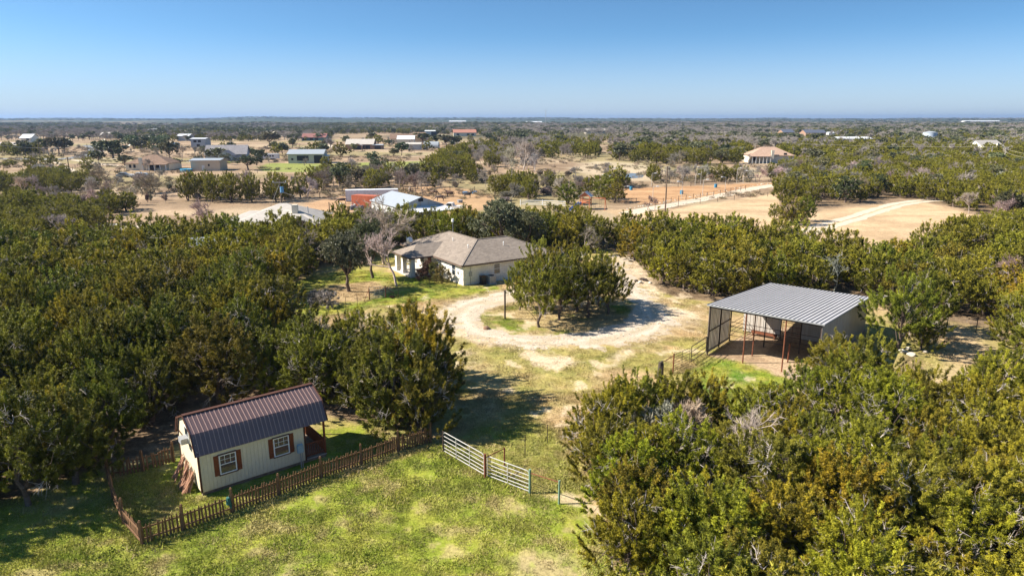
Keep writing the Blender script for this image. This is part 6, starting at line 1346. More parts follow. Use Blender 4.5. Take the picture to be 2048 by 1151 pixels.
one('bare', 793, 572, 7.0, 3.6, 2, 'bare leafless tree in front of the house porch')
one('bare', 768, 528, 8.6, 4.4, 2, 'big leafless tree behind the live oaks left of the house')
one('bare', 738, 522, 8.2, 4.2, 2, 'leafless tree at the edge of the grove left of the house')
one('bare', 1172, 512, 4.4, 2.2, 1, 'reddish leafless bush behind the drive island')
one('juniper', 1795, 702, 6.6, 3.2, 0, 'large spreading tree at the right corner of the metal shed', mesh='trim')
one('juniper', 1842, 700, 3.4, 1.5, 0, 'small tree on the fenced grass right of the metal shed')
one('juniper', 1838, 668, 5.6, 2.6, 2, 'dark tree behind the big one at the metal shed corner')
one('juniper', 55, 1012, 5.8, 2.9, 2, 'dark shaggy tree at the far left edge of the lawn', mesh='trim')
one('juniper', 150, 968, 5.2, 2.5, 2, 'dark juniper at the back of the shaded lawn corner')
one('bare', 420, 461, 6.2, 3.0, 1, 'round bare tree alone in the yard left of the pale-roofed house')
one('juniper', 1585, 449, 5.2, 2.6, 0, 'lone bushy juniper in the dry field at the right lane')
one('shrub', 1572, 444, 3.4, 2.5, 2, 'grey bare brush mixed into the lone field juniper')
one('juniper', 1610, 442, 4.6, 2.0, 2, 'small juniper behind the lone bushy one in the field')
one('juniper', 1548, 438, 3.0, 1.3, 0, 'low juniper at the left foot of the field clump')
one('bare', 1296, 421, 4.6, 2.0, 0, 'thin bare tree beside the white lane at the arena')
one('juniper', 1232, 375, 7.4, 4.2, 0, 'juniper clump at the left corner of the orange arena'); one('juniper', 1205, 398, 7.0, 3.8, 0, 'dense juniper just behind the play set'); one('juniper', 1230, 404, 5.5, 3.4, 0, 'round juniper right of the play set'); one('juniper', 1137, 408, 6.0, 3.2, 2, 'open-trunked juniper left of the play set')
one('bare', 1046, 352, 16, 6.5, 2, 'tall pale leafless tree standing above the brush beyond the corrals')
one('bare', 1024, 350, 12, 5.5, 2, 'shorter pale leafless tree beside the tall one')
one('bare', 846, 392, 8.5, 4, 1, 'bare tree behind the big grey barn'); one('bare', 832, 388, 7, 3.5, 0, 'smaller bare tree behind the grey barn roof')
one('juniper', 682, 314, 8.5, 5.0, 2, 'round dark tree alone in the pasture left of centre'); one('oak', 803, 311, 8.0, 4.6, 2, 'umbrella-shaped oak alone in the tan pasture')
one('juniper', 628, 310, 9.0, 5.0, 0, 'round green tree behind the pale green barn'); one('oak', 342, 322, 11, 5.0, 0, 'tall oak behind the brown-roofed farmhouse')
one('bare', 364, 324, 9, 5, 1, 'bare tree beside the tall oak behind the farmhouse'); one('bare', 313, 318, 7, 3.4, 1, 'small bare tree in the field behind the farmhouse')
one('oak', 226, 316, 10, 9, 0, 'wide dark oak beside the far road bend'); one('oak', 205, 312, 9, 6, 0, 'oak left of the wide dark one beside the far road')
one('oak', 118, 309, 10.5, 8.0, 0, 'broad oak beyond the road at far left'); one('oak', 95, 307, 9.5, 7.0, 1, 'paler oak left of the broad one beyond the road'); one('oak', 130, 306, 9, 6, 0, 'oak on the right of the broad one beyond the road')
one('juniper', 20, 335, 3.8, 3.2, 0, 'low round juniper in the pasture at far left'); one('juniper', 75, 324, 3.6, 3.0, 0, 'small round bush by the road junction')
one('bare', 212, 348, 6.5, 3.4, 1, 'bare tree in the pasture left of the farmhouse'); one('oak', 250, 331, 5, 4.2, 0, 'low oak at the left end of the farmhouse')
one('bare', 206, 385, 8, 4.5, 0, 'gnarled bare tree at the edge of the brush at left'); one('bare', 310, 392, 8, 4.2, 0, 'bare tree standing alone in front of the farmhouse field'); one('bare', 262, 388, 8, 5, 1, 'wide bare tree left of the lone one in the farmhouse field'); one('bare', 285, 386, 7, 4.5, 1, 'bare tree between two others in the farmhouse field')
one('oak', 356, 336, 4.8, 2.2, 1, 'small oak right of the farmhouse porch'); one('oak', 434, 322, 7, 5.5, 0, 'dark oak in front of the blue-roofed house'); one('bare', 402, 320, 8, 5, 1, 'bare tree behind the tan metal barn')
one('oak', 497, 340, 7, 6.4, 2, 'dark oak clump right of the tan metal barn'); one('oak', 540, 293, 12, 9, 0, 'big oak left of the red-brown roofed house'); one('oak', 565, 308, 8, 5.5, 0, 'oak behind the livestock trailer'); one('oak', 548, 304, 7, 4, 0, 'small oak at the end of the livestock trailer')
one('bare', 662, 298, 9, 6, 1, 'bare tree by the drive of the pale-roofed ranch house'); one('oak', 893, 292, 10, 9, 0, 'multi-trunked oak right of the quonset hut'); one('oak', 913, 292, 9, 6, 0, 'oak right of the multi-trunked one'); one('oak', 873, 290, 8, 5, 2, 'small dark oak behind the quonset hut')
one('oak', 780, 294, 6, 4, 0, 'small oak between the carport and the twin sheds'); one('oak', 845, 286, 9, 9, 2, 'wide dark oak behind the twin sheds'); one('juniper', 757, 290, 9, 6, 0, 'green tree behind the ranch house carport')
one('juniper', 1240, 372, 6.0, 3.6, 0, 'juniper standing in front of the pond'); one('juniper', 1452, 322, 7, 5.5, 2, 'dark round tree at the edge of the clearing behind the arena')
one('juniper', 1203, 940, 4.3, 2.2, 1, 'yellow-green juniper standing farthest left in the foreground grove'); one('juniper', 1238, 905, 4.2, 2.0, 1, 'yellow-green juniper just behind the farthest left one of the foreground grove')
for q in [(1258, 878, 4.1, 2.0, 0, 'green juniper behind the left white dead brush of the foreground grove'), (1308, 872, 3.7, 1.9, 1, 'yellowish juniper just behind the white dead brushes, left one'), (1358, 869, 3.9, 1.9, 0, 'green juniper just behind the middle white dead brush'), (1412, 870, 3.8, 1.9, 1, 'yellowish juniper behind the right white dead brush'),
          (1222, 990, 4.1, 2.0, 0, 'olive juniper on the grove edge level with the green gate post'), (1252, 1042, 4.2, 2.1, 1, 'yellowish juniper on the grove edge right of the green posts'), (1262, 1094, 4.0, 2.0, 0, 'olive juniper on the grove edge beside the bottom lawn'), (1262, 1160, 3.9, 2.0, 1, 'yellowish juniper where the grove edge meets the photo bottom')]:
    one('juniper', *q, group='junipers on the edge of the foreground grove')
one('shrub', 1290, 908, 4.2, 2.0, 2, 'white dead brush at the top left of the foreground grove'); one('shrub', 1340, 900, 4.5, 2.1, 2, 'middle one of the three white dead brushes atop the foreground grove'); one('shrub', 1392, 902, 4.5, 2.2, 2, 'white dead brush on the right of two others atop the foreground grove'); one('bare', 1500, 1010, 5.2, 2.4, 2, 'pale dead brush in the middle of the foreground grove')
one('shrub', 1215, 381, 3, 2, 1, 'dry shrub at the arena corner post')
JJ = [('juniper', 1.0)]
# groves (outlines are the ground they stand on)
zone([(-500, 1150), (30, 1020), (120, 972), (215, 925), (345, 885), (480, 838), (640, 836), (700, 838), (765, 835), (820, 828), (860, 800), (838, 768), (790, 744), (720, 730), (640, 704), (560, 674), (500, 648), (300, 640), (100, 660), (-500, 690)], 3.5, JJ, (3.6, 6.5), (0.44, 0.54), (0.42, 0.38, 0.2))
zone([(-500, 688), (100, 658), (300, 638), (500, 645), (522, 620), (545, 597), (600, 574), (640, 556), (660, 528), (760, 510), (790, 496), (850, 482), (700, 484), (600, 492), (500, 496), (440, 490), (350, 496), (230, 506), (60, 517), (-60, 530), (-500, 570)], 3.9, [('juniper', 0.96), ('bare', 0.04)], (3.6, 6.0), (0.44, 0.56), (0.42, 0.38, 0.2))
zone([(640, 484), (700, 474), (790, 476), (855, 474), (1000, 476), (1150, 476), (1250, 480), (1400, 492), (1500, 505), (1500, 520), (1380, 520), (1256, 516), (1222, 500), (1100, 508), (960, 505), (870, 507), (800, 500), (700, 500)], 3.9, JJ, (4.0, 5.8), (0.44, 0.54), (0.5, 0.3, 0.2))
zone([(1256, 518), (1380, 522), (1500, 522), (1500, 505), (1600, 524), (1700, 538), (1830, 543), (2048, 540), (2500, 520), (2500, 690), (2060, 650), (1960, 634), (1860, 628), (1760, 606), (1560, 596), (1440, 604), (1378, 596), (1312, 580), (1276, 556)], 3.8, [('juniper', 0.97), ('bare', 0.03)], (3.6, 5.8), (0.44, 0.56), (0.5, 0.35, 0.15))
zone([(1222, 938), (1285, 893), (1430, 888), (1525, 895), (1590, 846), (1640, 796), (1740, 778), (1800, 822), (1900, 834), (2010, 828), (2055, 780), (2090, 700), (2400, 720), (2700, 1000), (2900, 2300), (1240, 2300), (1252, 1300), (1250, 1120), (1244, 1020)], 2.9, JJ, (3.0, 4.9), (0.46, 0.58), (0.35, 0.6, 0.05))
zone([(2035, 770), (2030, 690), (2080, 640), (2300, 640), (2300, 800)], 3.6, JJ, (4.6, 5.6), (0.44, 0.54), (0.3, 0.7, 0.0))
zone([(1835, 520), (1850, 500), (1960, 470), (2048, 455), (2400, 440), (2400, 530), (2048, 526)], 4.5, JJ, (4.4, 6.0), (0.46, 0.56), (0.5, 0.4, 0.1))
# brushy margins and low regrowth
zone([(1240, 870), (1450, 845), (1450, 864), (1255, 884)], 2.6, [('juniper', 1)], (2.4, 3.2), (0.5, 0.6), (0.3, 0.7, 0.0))
# middle distance, left
zone([(-120, 500), (-60, 425), (60, 418), (150, 424), (200, 438), (222, 462), (130, 478), (60, 492), (0, 505)], 5.2, [('juniper', 0.8), ('bare', 0.1), ('shrub', 0.1)], (5, 6.5), (0.5, 0.6), (0.6, 0.1, 0.3))
zone([(-60, 530), (0, 500), (46, 500), (40, 520)], 4.5, JJ, (5, 6), (0.5, 0.6))
zone([(222, 435), (240, 428), (268, 425), (268, 415), (215, 412)], 4.5, JJ, (4.5, 5.5), (0.55, 0.65))
zone([(70, 410), (190, 405), (230, 418), (210, 432), (60, 420)], 5.0, [('shrub', 0.7), ('bare', 0.3)], (3, 5))
zone([(-60, 392), (0, 388), (50, 390), (185, 385), (190, 372), (120, 352), (62, 352), (50, 372), (-60, 372)], 6.5, [('juniper', 0.8), ('bare', 0.2)], (5, 6.5), (0.52, 0.64), (0.5, 0.1, 0.4))
zone([(70, 400), (190, 392), (225, 400), (210, 408), (80, 412)], 6, [('bare', 0.5), ('shrub', 0.5)], (4, 5.5))
zone([(366, 403), (470, 408), (620, 401), (622, 394), (470, 397), (368, 395)], 5.6, [('juniper', 0.9), ('bare', 0.1)], (7.5, 9), (0.34, 0.42), (0.5, 0.1, 0.4))
zone([(610, 386), (860, 380), (862, 360), (700, 352), (612, 366)], 9, [('juniper', 0.5), ('bare', 0.4), ('oak', 0.1)], (6, 8), (0.45, 0.6), (0.6, 0.1, 0.3))
zone([(852, 363), (948, 360), (942, 338), (930, 315), (990, 306), (1000, 300), (940, 300), (900, 312), (860, 335)], 9, [('juniper', 0.85), ('bare', 0.15)], (7, 9), (0.5, 0.6), (0.6, 0.1, 0.3))
zone([(935, 330), (1075, 345), (1080, 320), (1060, 300), (960, 300)], 10, [('bare', 0.8), ('juniper', 0.2)], (6, 8.5))
zone([(978, 412), (1035, 412), (1060, 398), (1140, 392), (1190, 394), (1190, 380), (1090, 372), (985, 378)], 6.5, [('juniper', 0.5), ('bare', 0.4), ('shrub', 0.1)], (5.5, 7.0), (0.45, 0.55), (0.6, 0.2, 0.2))
zone([(1065, 316), (1190, 318), (1192, 300), (1150, 286), (1070, 286)], 11, [('juniper', 0.75), ('bare', 0.25)], (7, 8.5), (0.5, 0.62), (0.6, 0.2, 0.2))
zone([(1218, 322), (1330, 330), (1480, 330), (1500, 312), (1480, 300), (1230, 302)], 10, [('juniper', 0.65), ('bare', 0.2), ('oak', 0.15)], (7, 9), (0.5, 0.6), (0.6, 0.2, 0.2))
zone([(1290, 367), (1560, 364), (1580, 356), (1560, 350), (1300, 354)], 6.5, [('bare', 0.55), ('shrub', 0.2), ('juniper', 0.25)], (5, 7.5), (0.4, 0.5))
zone([(1555, 405), (1640, 414), (1800, 396), (1850, 402), (1900, 416), (1990, 446), (2048, 470), (2400, 440), (2400, 320), (2048, 322), (1820, 318), (1640, 318), (1560, 350)], 7.2, [('juniper', 0.64), ('bare', 0.32), ('oak', 0.04)], (5.5, 7.5), (0.48, 0.6), (0.5, 0.3, 0.2))
zone([(1550, 318), (2500, 318), (2500, 284), (1740, 290), (1600, 292), (1560, 300)], 11, [('juniper', 0.7), ('bare', 0.3)], (6, 8), (0.5, 0.6), (0.5, 0.3, 0.2))
zone([(230, 420), (360, 405), (370, 398), (300, 400), (220, 408)], 6, [('shrub', 1.0)], (2, 3), keep=0.7)
zone([(0, 312), (75, 314), (76, 305), (0, 304)], 11, [('juniper', 0.9), ('oak', 0.1)], (7, 8.5), (0.6, 0.7), (0.4, 0.0, 0.6))
zone([(245, 300), (330, 300), (330, 292), (250, 290)], 13, [('oak', 0.7), ('juniper', 0.3)], (7, 9))
zone([(620, 352), (880, 345), (880, 338), (620, 345)], 9, [('bare', 0.7), ('shrub', 0.3)], (4, 6), keep=0.6)

zone([(0, 345), (560, 350), (560, 300), (200, 300), (0, 318)], 26, [('bare', 0.55), ('oak', 0.25), ('juniper', 0.2)], (4.5, 8), (0.5, 0.65), keep=0.7)
zone([(560, 350), (1000, 330), (1000, 280), (560, 285)], 34, [('bare', 0.5), ('oak', 0.3), ('juniper', 0.2)], (5, 8), (0.5, 0.65), keep=0.6)
zone([(200, 420), (620, 385), (620, 352), (200, 352)], 14, [('bare', 0.5), ('shrub', 0.5)], (4, 6), keep=0.4)
zone([(620, 384), (1000, 380), (1000, 345), (870, 352), (620, 356)], 9, [('bare', 0.6), ('shrub', 0.2), ('juniper', 0.2)], (4, 6.5), keep=0.55)
zone([(940, 378), (1240, 372), (1220, 345), (1080, 345), (950, 350)], 12, [('bare', 0.5), ('shrub', 0.5)], (4, 6), keep=0.5)
zone([(1180, 300), (1560, 300), (1560, 280), (1180, 282)], 17, [('bare', 0.6), ('juniper', 0.4)], (6, 9), keep=0.9)
# far belts: everything beyond about 500 m is one mass of woodland
FIELDS = [[(560, 300), (600, 282), (660, 282), (670, 270), (760, 268), (830, 270), (960, 274), (1000, 284), (1000, 300), (900, 330)], [(190, 318), (200, 296), (330, 300), (520, 296), (560, 310), (500, 350)],
          [(130, 296), (200, 288), (205, 300), (150, 318)], [(1120, 300), (1130, 272), (1220, 272), (1230, 290), (1215, 322)], [(1560, 275), (1760, 272), (1760, 280), (1680, 284), (1560, 280)], [(1680, 292), (1745, 292), (1745, 300), (1680, 300)],
          [(900, 270), (960, 270), (965, 276), (900, 276)], [(1660, 300), (1750, 300), (1760, 322), (1650, 318)], [(-50, 320), (-50, 305), (70, 300), (90, 312), (60, 322)], [(30, 292), (90, 292), (90, 300), (30, 300)]]
def far_belt():
    D = 400.0; P = []
    rg = np.random.default_rng(9)
    while D < 3600:
        sp = max(5.5, 0.0054 * D); n = int(1.56 * D / sp)
        th = (np.arange(n) / n - 0.5) * 1.62 + rg.normal(size=n) * 0.35 / n * 1.6; d = D * (1 + rg.normal(size=n) * 0.012)
        P.append(np.stack([d * np.sin(th), d * np.cos(th), d], 1)); D *= 1.020
    P = np.concatenate(P); x, y, d = P.T
    px, py = PX(x, y); m = (px > -120) & (px < 2170)
    dens = fbm(x, y * 0.6, 150, 4, 17)
    left = np.where(px < 1000, 0.38, 0.33)
    m &= (px > 1330) | (d < 2350 + 250 * np.sin(px / 90.0))
    m &= (dens > left) | (d > 1500) & (dens > 0.3)
    m &= ~((px < 1010) & (py > 283)); m &= py < 300
    for f in FIELDS: m &= ~inpoly(px, py, f)
    rr_ = np.random.default_rng(31); k = 2600; th = rr_.uniform(-0.78, 0.78, k); dd = 4200 * np.exp(rr_.random(k) * math.log(8200 / 4200))
    return np.concatenate([x[m], dd * np.sin(th)]), np.concatenate([y[m], dd * np.cos(th)]), np.concatenate([d[m], dd]), np.concatenate([px[m], 0 * dd])
def plant():
    far = []
    x, y, d, px = far_belt()
    rg = np.random.default_rng(3)
    # ---- rank the candidates
    for t in TREES:
        t['D'] = math.hypot(t['x'], t['y']); a, b = PX(t['x'], t['y'], 0.0); a2, b2 = PX(t['x'], t['y'], t['H']); t['px'] = float(a); t['py'] = float(b)
        t['vis'] = (-60 < a < 2108) and b2 < 1160
        t['ang'] = t['H'] * t['R'] / t['D'] ** 2 * (1.0 if t['vis'] else 0.0) + (10 if t.get('own') else 0)
    stuff = []
    groups = {}
    for kd, lim in (('juniper', 296), ('oak', 200), ('bare', 200), ('shrub', 120)):
        L = sorted([t for t in TREES if t['kind'] == kd], key=lambda t: -t['ang'])
        L2 = [t for t in L if t['ang'] > 0]
        ind = L2[:lim]; stuff += L2[lim:] + [t for t in L if t['ang'] == 0]; groups[kd] = ind
    label_trees(groups)
    print('PLANTED', {k: len(v) for k, v in groups.items()}, 'stuff', len(stuff), 'belt', len(x))
    TONE = {'juniper': [(1.0, 1.0, 1.0), (1.22, 1.17, 0.85), (0.74, 0.80, 0.74)], 'oak': [(0.9, 0.9, 0.9), (1.3, 1.3, 1.35), (0.62, 0.68, 0.6)], 'bare': [(0.75, 0.68, 0.65), (0.95, 0.9, 0.86), (1.3, 1.26, 1.22)], 'shrub': [(0.9, 0.82, 0.78), (1.1, 1.0, 0.9), (1.25, 1.15, 1.05)]}
    NM = {'juniper': 'juniper_tree', 'oak': 'oak_tree', 'bare': 'bare_tree', 'shrub': 'bare_shrub'}
    CT = {'juniper': 'juniper tree', 'oak': 'oak tree', 'bare': 'bare tree', 'shrub': 'shrub'}
    for kd, L in groups.items():
        for i, t in enumerate(L):
            D = t['D']; z = float(ZG(t['x'], t['y'])); jit = [c * rg.uniform(0.9, 1.12) for c in TONE[kd][t['tone']]]
            rz = rg.random() * 6.28 if t.get('rz') is None else t['rz']
            if kd == 'juniper':
                if t.get('mesh') == 'trim': pr = J_TRIM[i % len(J_TRIM)]
                else: pr = J_HI[i % len(J_HI)] if D < 75 else (J_MID[i % len(J_MID)] if D < 150 else None)
                H0, R0 = 4.6, 2.1
                far_me = J_MIDJ[i % len(J_MIDJ)] if D < 320 else J_FAR[i % 4]
            elif kd == 'oak': pr = O_HI[i % 2] if D < 110 else None; far_me = O_MID[i % 4] if D < 320 else O_FAR[i % 4]; H0, R0 = 6.0, 3.0
            elif kd == 'bare': pr = None; far_me = B_HI[i % 3] if D < 120 else (B_MID[i % 4] if D < 400 else B_FAR[i % 3]); H0, R0 = 5.5, 2.6
            else: pr = None; far_me = S_HI[i % 2] if D < 90 else S_MID[i % 3]; H0, R0 = 2.3, 1.6
            s = (t['R'] / R0, t['R'] / R0 * rg.uniform(0.92, 1.08), t['H'] / H0)
            if pr:
                o = empty(NM[kd], (t['x'], t['y'], z - 0.03), rz); o.scale = s
                a = link('trunk', pr[0], o); b = link('crown', pr[1], o); b.color = (*jit, 1)
            else:
                o = link(NM[kd], far_me, None, (t['x'], t['y'], z - 0.03), rz); o.scale = s; o.color = (*jit, 1)
            props(o, t['label'], CT[kd], t['group'])
    # ---- the rest as woods
    mid = [(t['x'], t['y'], t['kind'], t['H'], t['R'], t['D']) for t in stuff]
    pr = J_MIDJ[:3] + J_FAR[:3] + [O_MID[0], O_FAR[0], O_FAR[1], O_FAR[2]] + B_MID[:2] + B_FAR[:3]
    nJ, nF = 3, 3
    pts, pid, scl, rot = [], [], [], []
    for (tx, ty, kd, H, Rr, D) in mid:
        if kd == 'juniper': k = rg.integers(0, 3) if D < 330 else 3 + rg.integers(0, 3); s = (Rr / 2.1, Rr / 2.1, H / 4.6)
        elif kd == 'oak': k = 6 if D < 330 else 7 + rg.integers(0, 3); s = (Rr / 3.0, Rr / 3.0, H / 6.0)
        else: k = 10 + rg.integers(0, 2) if D < 400 else 12 + rg.integers(0, 3); s = (H / 5.5, H / 5.5, H / 5.5)
        pts.append((tx, ty, float(ZG(tx, ty)))); pid.append(k); scl.append(s); rot.append((0, 0, rg.random() * 6.28))
    if pts: props(scatter('juniper_woods', np.array(pts), pr, np.array(pid), np.array(rot), np.array(scl)), 'dense juniper and bare brush filling the groves behind the nearer trees', 'woodland')
    n = len(x); u = rg.random(n); browny = fbm(x, y, 120, 3, 41)
    pid = np.where(u < 0.42, 3 + rg.integers(0, 3, n), np.where(u < 0.72, 7 + rg.integers(0, 3, n), 12 + rg.integers(0, 3, n)))
    pid = np.where((browny > np.where(px > 1000, 0.46, 0.53)) & (u < 0.66), 12 + rg.integers(0, 3, n), pid)
    g = 1 + np.clip((d - 900) / 1600, 0, 4)
    hh = np.where(pid < 6, 5.2 / 4.6, np.where(pid < 10, 6.2 / 6.0, 6.0 / 5.5)) * (0.7 + 0.55 * rg.random(n)); rr = hh * (1.1 + 0.35 * rg.random(n)) * g
    props(scatter('distant_woods', np.stack([x, y, ZG(x, y) - 0.1], 1), pr, pid, np.stack([0 * x, 0 * x, rg.random(n) * 6.28], 1), np.stack([rr, rr, hh], 1)), 'mixed oak and juniper woodland running back to the horizon', 'woodland')
LANDMARKS = [((55, 1010), 'at the left end of the lawn'), ((215, 900), 'behind the back picket fence'), ((430, 830), 'behind the cream cabin'), ((600, 800), 'behind the cabin porch end'), ((770, 790), 'in the grove beside the large round juniper'),
    ((720, 690), 'in the grove below the small lawn gate'), ((560, 720), 'in the grove halfway between cabin and house'), ((330, 730), 'in the left grove beyond the cabin'), ((90, 760), 'at the left photo edge of the near grove'), ((80, 640), 'at the left photo edge of the middle grove'),
    ((330, 610), 'in the middle of the left grove'), ((560, 560), 'in the left grove beside the house lawn'), ((640, 500), 'behind the house lawn at its left'), ((400, 520), 'in the back of the left grove near the grey roof'), ((150, 540), 'in the back of the left grove by the pale lane'),
    ((840, 470), 'behind the stone house at its left'), ((1100, 480), 'behind the stone house at its right'), ((1240, 470), 'behind the back bend of the drive'), ((1330, 560), 'right of the drive beyond the metal shed'), ((1480, 580), 'just behind the metal shed'), ((1400, 490), 'in the right grove next to the dry field'),
    ((1650, 560), 'in the right grove behind the metal shed roof'), ((1700, 510), 'in the right grove below the side lane'), ((1880, 600), 'behind the wire fence at right'), ((2020, 600), 'at the right photo edge behind the wire fence'), ((1900, 530), 'in the right grove near the side lane end'),
    ((1330, 930), 'at the left point of the foreground grove'), ((1270, 1080), 'at the left flank of the foreground grove'), ((1500, 920), 'in the foreground grove near its dead brush'), ((1660, 830), 'in the foreground grove just below the metal shed'), ((1850, 800), 'in the foreground grove below the wire fence'),
    ((2030, 800), 'at the right photo edge of the foreground grove'), ((1500, 1100), 'at the bottom of the foreground grove, left half'), ((1750, 1000), 'in the middle of the foreground grove'), ((1950, 1050), 'in the bottom right corner of the photo'), ((1750, 1200), 'at the bottom edge of the foreground grove'),
    ((70, 460), 'in the thicket at far left beyond the pale lane'), ((245, 420), 'at the right end of the far left thicket'), ((120, 370), 'in the thicket below the road junction'), ((30, 310), 'in the hedge beside the grey-roofed shed'), ((150, 400), 'in the brush left of the farmhouse field'),
    ((420, 400), 'at the left end of the far juniper row'), ((560, 400), 'at the right end of the far juniper row'), ((700, 370), 'in the brush belt behind the white container'), ((830, 360), 'in the brush belt behind the grey barn'), ((900, 345), 'in the juniper clump beyond the corral'),
    ((1000, 320), 'in the grey brush beyond the corral'), ((1020, 400), 'in the thicket above the white rail fence'), ((1120, 380), 'in the thicket behind the play set'), ((1130, 305), 'in the woods left of the pond clearing'), ((1260, 315), 'in the woods behind the pond'), ((1400, 318), 'in the woods behind the arena pasture'),
    ((1350, 360), 'in the hedge left of the arena lamps'), ((1480, 358), 'in the hedge at the right end of the arena'), ((1600, 380), 'in the woods where the white lane ends'), ((1750, 370), 'in the woods behind the side lane'), ((1900, 390), 'in the woods at the end of the side lane'), ((2030, 420), 'in the woods at the right photo edge'),
    ((1650, 310), 'in the woods below the long white roof'), ((1850, 310), 'in the woods below the water tank'), ((2000, 320), 'in the woods by the white gabled house'), ((290, 296), 'in the dark belt behind the farmhouse field')]
ORD = ['first', 'second', 'third', 'fourth', 'fifth', 'sixth', 'seventh', 'eighth', 'ninth', 'tenth', 'eleventh', 'twelfth', 'thirteenth', 'fourteenth', 'fifteenth', 'sixteenth', 'seventeenth', 'eighteenth', 'nineteenth', 'twentieth']
def label_trees(groups):
    LM = [(G(*q), s) for q, s in LANDMARKS]
    TN = {'juniper': ['olive juniper', 'yellow-green juniper', 'dark green juniper'], 'oak': ['grey-green oak', 'pale oak', 'dark oak'], 'bare': ['brown bare tree', 'grey bare tree', 'pale bare tree'], 'shrub': ['brown bare shrub', 'grey bare shrub', 'pale bare shrub']}
    bag = {}
    for kd, L in groups.items():
        for t in L:
            if t.get('label'):
                t['group'] = t.get('group') or None; continue
            # compare in the picture, weighted so that depth counts as well
            q = min(LM, key=lambda s: (s[0].x - t['x']) ** 2 + (s[0].y - t['y']) ** 2)
            t['group'] = '%s trees %s' % (kd, q[1]); bag.setdefault((TN[kd][t['tone']], q[1]), []).append(t)
    for (nm, wh), L in bag.items():
        if len(L) == 1: L[0]['label'] = '%s %s' % (nm, wh); continue
        L.sort(key=lambda t: t['px'])
        for k, t in enumerate(L):
            e = 'leftmost' if k == 0 else 'rightmost' if k == len(L) - 1 else ORD[k] + ' from left' if k < 20 else 'far right'
            t['label'] = '%s %s, %s' % (nm, wh, e)
            if len(t['label'].split()) > 16: t['label'] = t['label'].replace('in the grove ', '').replace('the left photo edge of ', 'left in ')
            if len(t['label'].split()) > 16: t['label'] = t['label'].replace(' beside the', ' by').replace(' from left', '')
J_TRIM = [juniper(161 + i, 0, 4.6, 2.1, 0.46, 0.25, 5, 0.62, 0.62) for i in range(4)]
J_MIDJ = [join2('juniper_mid', *p) for p in J_MID]
plant()
